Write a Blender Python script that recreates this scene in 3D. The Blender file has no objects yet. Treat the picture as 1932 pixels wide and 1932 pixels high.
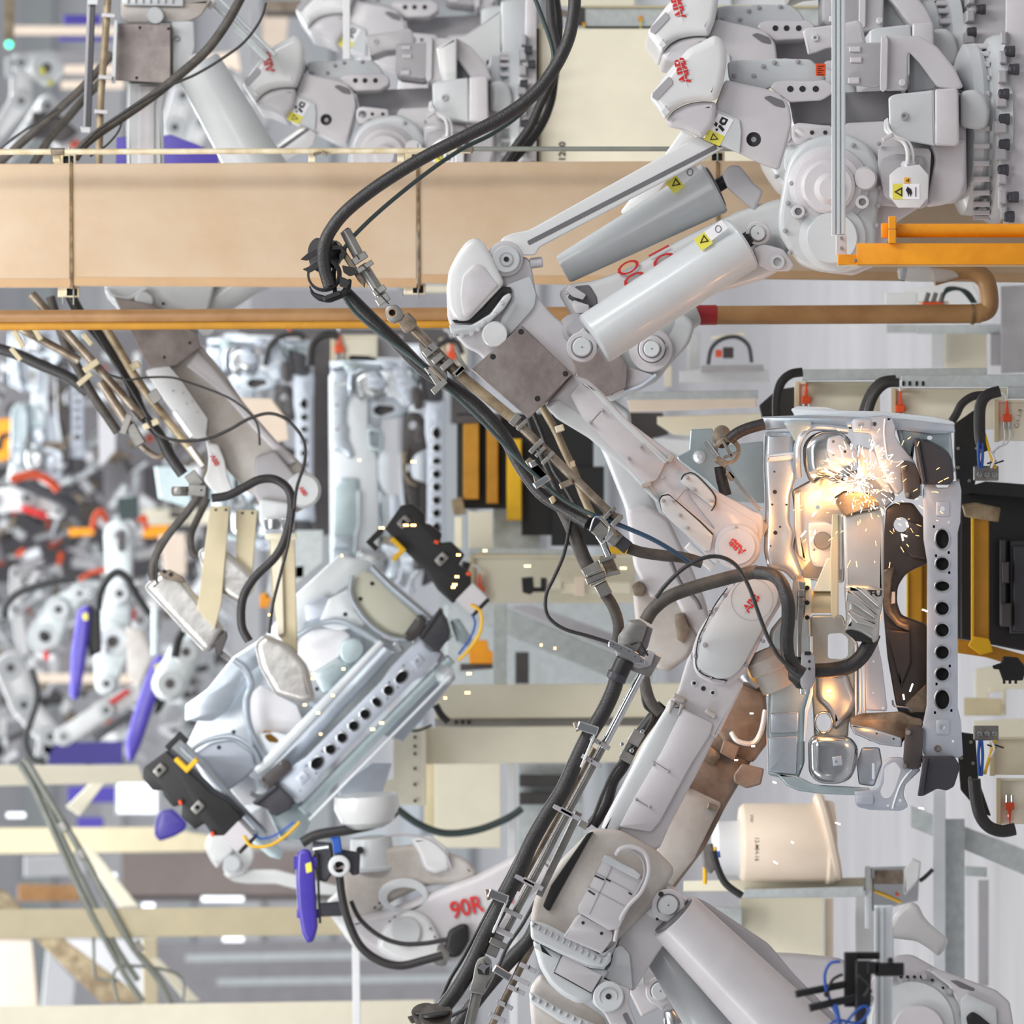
import bpy, bmesh, math, random
from mathutils import Vector, Matrix
from mathutils.geometry import tessellate_polygon
random.seed(7)
S = bpy.context.scene
COL = S.collection
# ------------------------------------------------------------------ camera, light, exposure
# The photograph is turned a quarter: the real "up" points to the picture's left.
ZC = 2.9                    # lens height above the floor
D0 = 12.0                   # distance of the plane in focus (500 px per metre there)
cam = bpy.data.objects.new('camera', bpy.data.cameras.new('camera'))
COL.objects.link(cam)
cam.matrix_world = Matrix(((0, 1, 0, 0), (0, 0, -1, 0), (-1, 0, 0, ZC), (0, 0, 0, 1)))
cam.data.sensor_width = 36
cam.data.lens = 36 * D0 / (1932 / 500)
cam.data.clip_end = 200
cam.data.dof.use_dof = True
cam.data.dof.focus_distance = 12.0
cam.data.dof.aperture_fstop = 2.4
S.camera = cam
S.view_settings.view_transform = 'Standard'
S.view_settings.look = 'None'
S.view_settings.gamma = 1
S.view_settings.exposure = 0.0
S.view_settings.use_curve_mapping = False
W = bpy.data.worlds.new('hall_daylight'); S.world = W; W.use_nodes = True
bgn = W.node_tree.nodes['Background']
bgn.inputs[0].default_value = (0.96, 0.965, 1.0, 1); bgn.inputs[1].default_value = 0.5

def area(name, x, y, z, sx, sy, power, color=(1, 1, 1), target=None):
    l = bpy.data.lights.new(name, 'AREA'); l.shape = 'RECTANGLE'; l.size = sx; l.size_y = sy
    l.energy = power; l.color = color
    o = bpy.data.objects.new(name, l); COL.objects.link(o); o.location = (x, y, z)
    d = Vector(target if target else (x, y, 0)) - o.location
    o.rotation_euler = d.to_track_quat('-Z', 'Y').to_euler()
    return o
# rows of hall lamps under the roof, and an added fill lamp
area('hall_and_fill_lamp', 4.0, 9, 8.4, 1.2, 9, 600, (1, .99, .97), (1.2, 13, 2.5))
area('hall_and_fill_lamp', -4.5, 10, 7.6, 1.0, 9, 240, (1, .99, .97), (-1, 13, 2.5))
area('hall_and_fill_lamp', 0, 22, 8.5, 12, 2.0, 760, (.95, .98, 1))
area('hall_and_fill_lamp', 0, 31, 10.5, 18, 2.0, 1200, (.97, .98, 1))
area('hall_and_fill_lamp', 0, 48, 12, 24, 3.0, 1600, (.97, .98, 1))
area('hall_and_fill_lamp', -1.5, 11.5, 7.6, 2, 2, 150, (1, 1, 1), (-1, 16.2, 3.6))  # added lamp, aimed at the tilted car body to brighten it
area('hall_and_fill_lamp', 1.5, 3, 5.5, 5, 2, 150, (1, 1, 1), (0, 12, 2.6))

# ------------------------------------------------------------------ frames: picture units <-> metres
class Frame:
    """maps (u,v,w): u,v in 1/500 m picture units, w metres behind the frame's plane, to the hall"""
    def __init__(s, d=12.0, a=(966, 966), at=None, rot=0.0, k=1.0, pix=False, mir=1):
        s.d, s.a, s.at, s.r, s.k, s.pix, s.mir = d, a, at or a, math.radians(rot), k, pix, mir
    def __call__(s, u, v, w=0.0):
        if s.pix:
            d = s.d + w; q = d / D0 / 500
            return Vector(((966 - v) * q, d, ZC - (u - 966) * q))
        q = s.d / D0 / 500
        X, Y = (s.at[0] - 966) * q, (s.at[1] - 966) * q
        du, dv = (u - s.a[0]) * s.k / 500, (v - s.a[1]) * s.k * s.mir / 500
        c, n = math.cos(s.r), math.sin(s.r)
        X += du * c - dv * n; Y += du * n + dv * c
        return Vector((-Y, s.d + w * s.k, ZC - X))
    def unit(s, w=0):
        return ((s.d + w) / D0 / 500) if s.pix else s.k / 500
MAIN = Frame(pix=True)
F = MAIN
def px(d): return Frame(d=d if d < 18.5 else 18.5 + (d - 18.5) * 1.8, pix=True)
def use(f):
    global F
    F = f
def p(s): return [tuple(float(c) for c in q.split(',')) for q in s.split()]
def rect(a, b, c, d): return [(a, b), (c, b), (c, d), (a, d)]
def circ(u, v, r, n=24, r2=None, a0=0):
    r2 = r2 or r
    return [(u + r * math.cos(a0 + 2 * math.pi * i / n), v + r2 * math.sin(a0 + 2 * math.pi * i / n)) for i in range(n)]
def seg(a, b, w, w2=None):
    dx, dy = b[0] - a[0], b[1] - a[1]; L = math.hypot(dx, dy) or 1
    nx, ny = -dy / L * w / 2, dx / L * w / 2; k = (w2 or w) / w
    return [(a[0] + nx, a[1] + ny), (b[0] + nx * k, b[1] + ny * k), (b[0] - nx * k, b[1] - ny * k), (a[0] - nx, a[1] - ny)]
def rnd(pts, r, n=3):
    out = []; N = len(pts)
    for i in range(N):
        a, b, c = Vector(pts[i - 1][:2]), Vector(pts[i][:2]), Vector(pts[(i + 1) % N][:2])
        la, lc = (a - b).length, (c - b).length
        if la < 1e-6 or lc < 1e-6: continue
        q = min(r, la * .45, lc * .45)
        s, e = b + (a - b) / la * q, b + (c - b) / lc * q
        for k in range(n + 1):
            t = k / n
            z = s * (1 - t) ** 2 + b * 2 * t * (1 - t) + e * t * t
            out.append((z.x, z.y))
    return out
def inset(pts, b):
    N = len(pts); A = 0
    for i in range(N):
        A += pts[i - 1][0] * pts[i][1] - pts[i][0] * pts[i - 1][1]
    sg = 1 if A > 0 else -1; out = []
    for i in range(N):
        a, c, e = Vector(pts[i - 1]), Vector(pts[i]), Vector(pts[(i + 1) % N])
        d1 = (c - a); d2 = (e - c)
        if d1.length < 1e-7 or d2.length < 1e-7: out.append(tuple(c)); continue
        d1.normalize(); d2.normalize()
        n1 = Vector((-d1.y, d1.x)) * sg; n2 = Vector((-d2.y, d2.x)) * sg
        m = n1 + n2
        if m.length < .3: m = n1.copy()
        m.normalize(); k = 1 / max(.6, m.dot(n1))
        q = c + m * b * k; out.append((q.x, q.y))
    return out
def smooth_path(P, n=6):
    out = []; N = len(P)
    for i in range(N - 1):
        a = P[max(0, i - 1)]; b = P[i]; c = P[i + 1]; d = P[min(N - 1, i + 2)]
        for k in range(n):
            t = k / n
            out.append(.5 * ((2 * b) + (c - a) * t + (2 * a - 5 * b + 4 * c - d) * t * t + (3 * b - a - 3 * c + d) * t ** 3))
    out.append(P[-1]); return out

class MB:
    def __init__(s): s.v = []; s.f = []; s.parts = []
    def add(s, vs, fs):
        s.parts.append((len(s.v), len(s.f))); o = len(s.v); s.v += [tuple(q) for q in vs]; s.f += [tuple(i + o for i in f) for f in fs]
    def slab(s, pts, w=0, t=.05, b=1.5, n=1, holes=()):
        """outlined body: front face at depth w, t metres deep, rounded front edge b, holes cut through"""
        pts = [tuple(q[:2]) for q in pts]
        q = F.unit(w); loops = []
        for k in range(n + 1):
            th = math.pi / 2 * k / n
            loops.append((inset(pts, b * (1 - math.cos(th))) if k and b else pts, w + b * (1 - math.sin(th)) * q))
        if not b: loops = [(pts, w)]
        if b and b * q > t * .9: loops = [(l, w + (z - w) * (t * .9 / (b * q))) for l, z in loops]
        vs = []; fs = []; N = len(pts)
        vs += [F(x, y, w + t) for x, y in pts]
        for l, z in loops: vs += [F(x, y, z) for x, y in l]
        for k in range(len(loops)):
            o = k * N
            for i in range(N):
                j = (i + 1) % N; fs.append((o + i, o + j, o + N + j, o + N + i))
        top = len(loops) * N; H = len(vs); hl = []
        for h in holes:
            hl.append((len(vs), len(h)))
            vs += [F(x, y, w) for x, y in h] + [F(x, y, w + t) for x, y in h]
        def cap(outer, base, side):
            polys = [[Vector((x, y, 0)) for x, y in outer]] + [[Vector((x, y, 0)) for x, y in h] for h in holes]
            idx = [base + i for i in range(N)]
            for (st, m) in hl: idx += [st + side * m + i for i in range(m)]
            for tr in tessellate_polygon(polys): fs.append(tuple(idx[i] for i in tr))
        cap(loops[-1][0], top, 0); cap(pts, 0, 1)
        for st, m in hl:
            for i in range(m):
                j = (i + 1) % m; fs.append((st + i, st + j, st + m + j, st + m + i))
        s.add(vs, fs); return s
    def box(s, a, b, c, d, w=0, t=.05, e=1.2): return s.slab(rect(a, b, c, d), w, t, e)
    def lathe(s, p0, p1, prof, n=24):
        """turned body round the line p0-p1; profile (fraction along, radius in units)"""
        A, B = F(*p0), F(*p1); ax = B - A; q = F.unit(p0[2] if len(p0) > 2 else 0)
        z = ax.normalized(); x = z.orthogonal().normalized(); y = z.cross(x)
        vs = []; fs = []
        for t, r in prof:
            c = A + ax * t
            for i in range(n):
                a = 2 * math.pi * i / n
                vs.append(c + (x * math.cos(a) + y * math.sin(a)) * r * q)
        for k in range(len(prof) - 1):
            for i in range(n):
                j = (i + 1) % n; fs.append((k * n + i, k * n + j, k * n + n + j, k * n + n + i))
        fs.append(tuple(range(n))[::-1]); fs.append(tuple((len(prof) - 1) * n + i for i in range(n)))
        s.add(vs, fs); return s
    def cyl(s, p0, p1, r, r2=None, n=24, e=.0):
        r2 = r if r2 is None else r2
        L = (F(*p1) - F(*p0)).length / F.unit(0); c = min(.2, e / L) if L else 0
        if e: pr = [(0, r - e), (c, r), (1 - c, r2), (1, r2 - e)]
        else: pr = [(0, r), (1, r2)]
        return s.lathe(p0, p1, pr, n)
    def disc(s, u, v, w, r, t=.03, e=1.5, n=24):
        q = F.unit(w); return s.lathe((u, v, w + t), (u, v, w), [(0, r), (1 - min(.5, e * q / t), r), (1, r - e)], n)
    def bolt(s, u, v, w, r=3, t=.008):
        s.disc(u, v, w - t, r, t + .01, .8, 12); s.disc(u, v, w - t * 1.9, r * .55, t, .3, 6); return s
    def ring(s, u, v, w, r, r2, t=.03, n=24): return s.slab(circ(u, v, r, n), w, t, min(1.2, (r - r2) / 3), 1, [circ(u, v, r2, n)])
    def tube(s, pts, r, n=10, k=6, sm=True):
        P = [F(*q) for q in pts]
        if sm and len(P) > 2: P = smooth_path(P, k)
        N = len(P); q = F.unit(pts[0][2] if len(pts[0]) > 2 else 0)
        up = None; vs = []; fs = []
        for i in range(N):
            T = (P[min(N - 1, i + 1)] - P[max(0, i - 1)]).normalized()
            if up is None: up = T.orthogonal().normalized()
            up = (up - T * up.dot(T)).normalized(); y = T.cross(up)
            rr = r(i / (N - 1)) if callable(r) else r
            for j in range(n):
                a = 2 * math.pi * j / n; vs.append(P[i] + (up * math.cos(a) + y * math.sin(a)) * rr * q)
        for i in range(N - 1):
            for j in range(n):
                k2 = (j + 1) % n; fs.append((i * n + j, i * n + k2, i * n + n + k2, i * n + n + j))
        fs.append(tuple(range(n))[::-1]); fs.append(tuple((N - 1) * n + j for j in range(n)))
        s.add(vs, fs); return s
    def text(s, txt, u, v, size, ang=0, w=0, t=.002, bold=.02, sx=1.0, shear=0):
        c = bpy.data.curves.new('lettering', 'FONT'); c.body = txt; c.size = 1; c.align_x = 'CENTER'; c.align_y = 'CENTER'
        c.extrude = .01; c.offset = bold; c.resolution_u = 3
        o = bpy.data.objects.new('lettering', c); me = o.to_mesh()
        a = math.radians(ang); vs = []
        for q in me.vertices:
            x, y = (q.co.x + shear * q.co.y) * size * sx, q.co.y * size
            vs.append(F(u + x * math.cos(a) - y * math.sin(a), v - x * math.sin(a) - y * math.cos(a), w if q.co.z > 0 else w + t))
        fs = [tuple(f.vertices) for f in me.polygons]
        s.add(vs, fs); o.to_mesh_clear(); bpy.data.objects.remove(o); bpy.data.curves.remove(c); return s
    def build(s, name, mat, parent=None, label=None, cat=None, group=None, kind=None, ang=32):
        off = parent['_w'] if parent and '_w' in parent else (0, 0, 0)
        off = Vector(off)
        me = bpy.data.meshes.new(name)
        if parent is None:
            lo = Vector([min(q[i] for q in s.v) for i in range(3)]); hi = Vector([max(q[i] for q in s.v) for i in range(3)])
            off = Vector(((lo.x + hi.x) / 2, (lo.y + hi.y) / 2, lo.z))
        me.from_pydata([Vector(q) - off for q in s.v], [], s.f)
        bm = bmesh.new(); bm.from_mesh(me); bmesh.ops.recalc_face_normals(bm, faces=bm.faces); bm.to_mesh(me); bm.free()
        me.shade_smooth(); me.set_sharp_from_angle(angle=math.radians(ang))
        me.materials.append(M[mat] if isinstance(mat, str) else mat)
        o = bpy.data.objects.new(name, me); COL.objects.link(o)
        if parent is None:
            o.location = off; o['_w'] = tuple(off)
        else:
            o.parent = parent; o['_w'] = parent['_w']
        if label: o['label'] = label
        if cat: o['category'] = cat
        if group: o['group'] = group
        if kind: o['kind'] = kind
        return o
def thing(name, label, cat, at, group=None):
    o = bpy.data.objects.new(name, None); COL.objects.link(o)
    o.empty_display_size = .1; o.location = F(*at); o['_w'] = tuple(o.location)
    o['label'] = label; o['category'] = cat
    if group: o['group'] = group
    return o
SUB = set('lettering lettering_gap pictogram plate_bolt cover_slot rod_groove cylinder_mouth pivot_ring pivot_hole pivot_plug pin_centre clevis_groove hole_rim mount_hole box_slot box_seam link_bore link_recess hoist_bracket_hole hoist_eye_hole port_plug clamp_gap clamp_screw bar_hole bracket_bolt tooth neck_hole neck_hole_ring flange_bolt rod_eye_ring rod_eye_hole motor_cover_recess cap_groove bolt_boss port_rim stamped_pad wrist_cap_groove panel_seam panel_gasket cover_gasket wrist_gasket cover_button shell_disc shell_screw rivet number slot profile_rib tower_plate plate_bead plate_pad hook_bead hook_pad fender_hole fender_swage fold head_hole link_bolt joint_bolt tube_bore pin_hole block_end plug_collar flange_rib bracket_core small_print handwriting knob hole link_slot'.split())
LAST = {}
def part(t, name, mat, fn, **k):
    m = MB(); fn(m)
    if name in SUB and t.name in LAST: t = LAST[t.name]       # details of a part hang under that part
    key = t.name
    def keep(o):
        if name not in SUB: LAST[key] = o
        return o
    if k.get('kind') or len(m.parts) < 2: return keep(m.build(name, mat, t, **k))
    ends = m.parts[1:] + [(len(m.v), len(m.f))]; o = None      # every separate piece is a part of its own
    for (v0, f0), (v1, f1) in zip(m.parts, ends):
        q = MB(); q.v = m.v[v0:v1]; q.f = [tuple(i - v0 for i in f) for f in m.f[f0:f1]]
        o = q.build(name, mat, t, **k)
    return keep(o)
def mb(): return MB()

# ------------------------------------------------------------------ materials
M = {}
def lin(c): return tuple(((x / 255) / 12.92 if x / 255 <= .04045 else ((x / 255 + .055) / 1.055) ** 2.4) for x in c)
def mat(name, rgb, rough=.45, metal=0, dirt=.12, scale=6, bump=0, bscale=60, rgb2=None, coat=0, stretch=(1, 1, 1), emit=0, amount=.5, alpha=1):
    m = bpy.data.materials.new(name); m.use_nodes = True; nt = m.node_tree; N = nt.nodes; L = nt.links
    b = N['Principled BSDF']; b.inputs['Roughness'].default_value = rough; b.inputs['Metallic'].default_value = metal
    c1 = lin(rgb); c2 = lin(rgb2) if rgb2 else tuple(x * (1 - dirt) for x in c1)
    tc = N.new('ShaderNodeTexCoord'); mp = N.new('ShaderNodeMapping'); mp.inputs['Scale'].default_value = stretch
    L.new(tc.outputs['Object'], mp.inputs[0])
    n = N.new('ShaderNodeTexNoise'); n.inputs['Scale'].default_value = scale; n.inputs['Detail'].default_value = 6; n.inputs['Roughness'].default_value = .6
    L.new(mp.outputs[0], n.inputs['Vector'])
    r = N.new('ShaderNodeValToRGB'); r.color_ramp.elements[0].position = amount - .14; r.color_ramp.elements[1].position = amount + .16
    r.color_ramp.elements[0].color = (*c2, 1); r.color_ramp.elements[1].color = (*c1, 1)
    L.new(n.outputs['Fac'], r.inputs[0]); L.new(r.outputs[0], b.inputs['Base Color'])
    if coat: b.inputs['Coat Weight'].default_value = coat; b.inputs['Coat Roughness'].default_value = .12
    if bump:
        n2 = N.new('ShaderNodeTexNoise'); n2.inputs['Scale'].default_value = bscale; n2.inputs['Detail'].default_value = 3
        L.new(mp.outputs[0], n2.inputs['Vector'])
        bp = N.new('ShaderNodeBump'); bp.inputs['Strength'].default_value = bump; bp.inputs['Distance'].default_value = .01
        L.new(n2.outputs['Fac'], bp.inputs['Height']); L.new(bp.outputs[0], b.inputs['Normal'])
    if emit:
        L.new(r.outputs[0], b.inputs['Emission Color']); b.inputs['Emission Strength'].default_value = emit
    if alpha < 1: b.inputs['Alpha'].default_value = alpha
    M[name] = m; return m
mat('paint', (200, 197, 200), .38, 0, .10, 4, coat=.25)
mat('paint_white', (217, 218, 218), .3, 0, .05, 4, coat=.5)
mat('paint_cool', (198, 202, 204), .36, 0, .08, 5, coat=.3)
mat('paint_dirty', (192, 188, 184), .5, 0, .3, 4, rgb2=(164, 156, 148))
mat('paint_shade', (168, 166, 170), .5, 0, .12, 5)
mat('paint_dark', (110, 108, 112), .5, 0, .15, 6)
mat('worn_plate', (160, 152, 148), .42, .45, .3, 5, rgb2=(120, 110, 108), bump=.1, bscale=30)
mat('steel_grey', (150, 148, 144), .35, .6, .3, 12)
mat('steel_warm', (158, 146, 130), .4, .5, .3, 12, rgb2=(105, 92, 78))
mat('chrome', (205, 208, 210), .18, 1, .1, 10)
mat('zinc', (204, 214, 224), .30, .8, .12, 9, bump=.12, bscale=9)
mat('zinc_flat', (192, 200, 212), .42, .55, .08, 14)
mat('zinc_green', (188, 204, 208), .36, .6, .12, 9, bump=.1, bscale=10)
mat('zinc_light', (228, 234, 238), .35, .35, .05, 9)
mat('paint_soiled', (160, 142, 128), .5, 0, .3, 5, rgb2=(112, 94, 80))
mat('galvanised', (200, 207, 208), .5, .3, .16, 22)
mat('dark_panel', (84, 80, 80), .32, .3, .2, 6)
mat('bumper_black', (62, 62, 68), .38, .1, .15, 8)
mat('black', (26, 26, 28), .45, 0, .2, 10)
mat('rubber', (44, 42, 42), .42, 0, .3, 30, bump=.25, bscale=160)
mat('rubber_dusty', (88, 82, 76), .6, 0, .3, 14, rgb2=(58, 54, 50), bump=.15, bscale=120)
mat('conduit_tan', (168, 152, 122), .45, .1, .25, 12, rgb2=(120, 102, 78))
mat('cable_green', (52, 66, 66), .4, 0, .2, 20)
mat('cable_blue', (36, 66, 92), .4, 0, .2, 20)
mat('beam_tan', (190, 170, 146), .6, 0, .1, 2.2, rgb2=(182, 156, 126), coat=.05)
mat('board_brown', (164, 152, 146), .6, 0, .15, 2)
mat('beam_edge', (184, 150, 112), .6, 0, .1, 6)
mat('joint_rust', (150, 126, 84), .7, 0, .4, 20, rgb2=(96, 70, 38))
mat('pipe_ochre', (160, 122, 78), .42, 0, .15, 5, rgb2=(138, 98, 56), bump=.05)
mat('pipe_red', (158, 26, 34), .45, 0, .15, 9)
mat('conduit_cream', (222, 214, 190), .4, .1, .2, 10, rgb2=(190, 170, 130))
mat('orange', (240, 158, 14), .5, 0, .12, 9, rgb2=(226, 142, 8))
mat('yellow', (236, 184, 20), .5, 0, .1, 9)
mat('yellow_dark', (190, 134, 28), .5, 0, .2, 7)
mat('cream_panel_grey', (200, 200, 182), .5, 0, .07, 4)
mat('cream', (232, 226, 204), .5, 0, .07, 4)
mat('cream_dark', (206, 194, 162), .5, 0, .1, 5)
mat('cream_peach', (238, 220, 200), .5, 0, .07, 5)
mat('concrete', (176, 174, 176), .38, 0, .22, 1.6, bump=.05, stretch=(.25, 1, 1))
mat('wall_panel', (214, 216, 220), .6, 0, .1, 1.2, stretch=(.3, 1, 2.5))
mat('grey_white', (222, 224, 226), .5, 0, .06, 6)
mat('blue_gun', (66, 52, 158), .35, 0, .15, 8, coat=.3)
mat('blue_panel', (66, 56, 150), .5, 0, .1, 4)
mat('blue', (36, 84, 170), .4, 0, .1, 8)
mat('red', (206, 40, 40), .5, 0, .05, 8)
mat('red_orange', (232, 84, 34), .45, 0, .1, 8)
mat('sticker_yellow', (226, 218, 84), .5, 0, .05, 8)
mat('sticker_and_glare_white', (236, 236, 240), .5, 0, .03, 8)  # white of stickers, also painted glare on inner panels and far bits
mat('sticker_orange', (240, 166, 30), .5, 0, .03, 8)
mat('ink', (26, 26, 26), .6, 0, .1, 8)
mat('silver_cloth', (206, 204, 200), .36, .75, .15, 6, bump=.9, bscale=7)
mat('silver_cloth_smooth', (204, 202, 198), .42, .6, .12, 6, bump=.4, bscale=6)
mat('window', (200, 208, 214), .15, .2, .1, 2, emit=.35)
mat('steel_pipe', (142, 146, 138), .4, .4, .2, 8)
mat('green_lamp', (60, 240, 180), .4, emit=3)
mat('spark', (255, 190, 110), .4, emit=7)
mat('spark_hot', (255, 240, 210), .4, emit=14)
mat('lamp', (246, 250, 255), .4, emit=1.6)
mat('film', (216, 220, 222), .12, .1, .1, 6, alpha=.42)
# ------------------------------------------------------------------ the hall
def struct(name, mt, v, f):
    me = bpy.data.meshes.new(name); me.from_pydata(v, [], f); me.materials.append(M[mt])
    o = bpy.data.objects.new(name, me); COL.objects.link(o); o['kind'] = 'structure'; return o
def slabbox(name, mt, x0, y0, z0, x1, y1, z1):
    v = [(x, y, z) for x in (x0, x1) for y in (y0, y1) for z in (z0, z1)]
    return struct(name, mt, v, [(0, 1, 3, 2), (4, 6, 7, 5), (0, 4, 5, 1), (2, 3, 7, 6), (0, 2, 6, 4), (1, 5, 7, 3)])
slabbox('floor', 'concrete', -24, -4, -.2, 24, 62, 0)
slabbox('wall_back', 'wall_panel', -24, 59.8, 0, 24, 60, 19)
for i in range(12):
    slabbox('trim_%d' % (i + 1), 'grey_white' if i % 2 else 'galvanised', -24, 59.55, 1.1 + i * 1.3, 24, 59.8, 1.35 + i * 1.3 + (i % 3) * .15)
for i, x in enumerate((-6, -3, 0, 3, 6)):
    slabbox('window_%d' % (i + 1), 'window', x - 1.1, 59.6, 4.6, x + 1.1, 59.79, 5.9)
# roof trusses far up, which the lamps hang under
for i, y in enumerate((18, 28, 42)):
    slabbox('trim_%d' % (i + 13), 'grey_white', -24, y, 12.2, 24, y + .4, 12.8)

# unseen behind the lens: end wall, dark columns and bars added for metal reflections
slabbox('wall_front', 'wall_panel', -24, -16.2, 0, 24, -16, 19)
for i, x in enumerate((-8, -4.6, -1.4, 1.8, 5, 8.4)):
    slabbox('trim_%d' % (i + 30), 'dark_panel', x, -9, 0, x + .7, -8.4, 12)
for i, z in enumerate((3.2, 7)):
    slabbox('trim_%d' % (i + 40), 'paint_dark', -12, -10.5, z, 12, -10, z + .9)
# ------------------------------------------------------------------ robots of the front row
def eye_bolt(t, u, v, w, r):
    part(t, 'pivot_cap', 'paint', lambda m: m.disc(u, v, w, r, .06, 2))
    part(t, 'pivot_ring', 'paint_shade', lambda m: m.ring(u, v, w - .008, r * .66, r * .56, .012))
    part(t, 'pivot_plug', 'paint_cool', lambda m: m.disc(u, v, w - .012, r * .5, .03, 1))
    part(t, 'pivot_hole', 'ink', lambda m: m.disc(u, v, w - .014, r * .13, .01, .2, 12))

def warning_label(t, c, ax, ay, w, tri=True):
    """white pictogram sticker over a yellow warning triangle; ax, ay are its edge vectors"""
    g = lambda a, b: (c[0] + ax[0] * a + ay[0] * b, c[1] + ax[1] * a + ay[1] * b)
    q = lambda L: [g(a, b) for a, b in L]
    part(t, 'sticker', 'sticker_and_glare_white', lambda m: m.slab(q([(0, 0), (1, 0), (1, .62), (0, .62)]), w - .001, .002, 0))
    part(t, 'sticker', 'sticker_yellow', lambda m: m.slab(q([(0, .62), (1, .62), (1, 1), (0, 1)]), w - .001, .002, 0), label='yellow warning sticker')
    def ink(m):
        m.slab(q([(.30, .68), (.78, .80), (.34, .94)]), w - .002, .002, 0, 1, [q([(.36, .73), (.66, .80), (.39, .89)])])
        m.slab(q([(.3, .06), (.72, .06), (.72, .27), (.55, .33), (.3, .27)]), w - .002, .002, 0, 1, [[g(.51 + .09 * math.cos(i), .17 + .06 * math.sin(i)) for i in [k * .7 for k in range(9)]]])
        m.slab(q([(.12, .3), (.3, .33), (.3, .46), (.12, .42)]), w - .002, .002, 0)
        m.slab(q([(.4, .34), (.5, .34), (.82, .42), (.76, .52), (.55, .46), (.38, .42)]), w - .002, .002, 0)
        m.slab([g(.4 + .08 * math.cos(i), .53 + .05 * math.sin(i)) for i in [k * .7 for k in range(9)]], w - .002, .002, 0)
    part(t, 'pictogram', 'ink', ink)

def logo(t, u, v, size, ang, w, sx=.95):
    a = math.radians(ang)
    part(t, 'lettering', 'red', lambda m: m.text('ABB', u, v, size, ang, w - .002, .003, .035, sx))
    cover = t.get('_logo_mat', 'paint_white')
    def slits(m):
        for off in (0,):
            g = lambda x, y: (u + x * math.cos(a) - y * math.sin(a), v - x * math.sin(a) - y * math.cos(a))
            W2 = size * 1.15
            m.slab([g(-W2, -.016 * size), (g(W2, -.016 * size)), g(W2, .016 * size), g(-W2, .016 * size)], w - .004, .002, 0)
            for k in (-.66, 0, .66):
                x = k * size * sx * 1.02
                m.slab([g(x - .014 * size, -size * .45), g(x + .014 * size, -size * .45), g(x + .014 * size, size * .45), g(x - .014 * size, size * .45)], w - .0045, .002, 0)
    part(t, 'lettering_gap', cover, slits)

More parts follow.
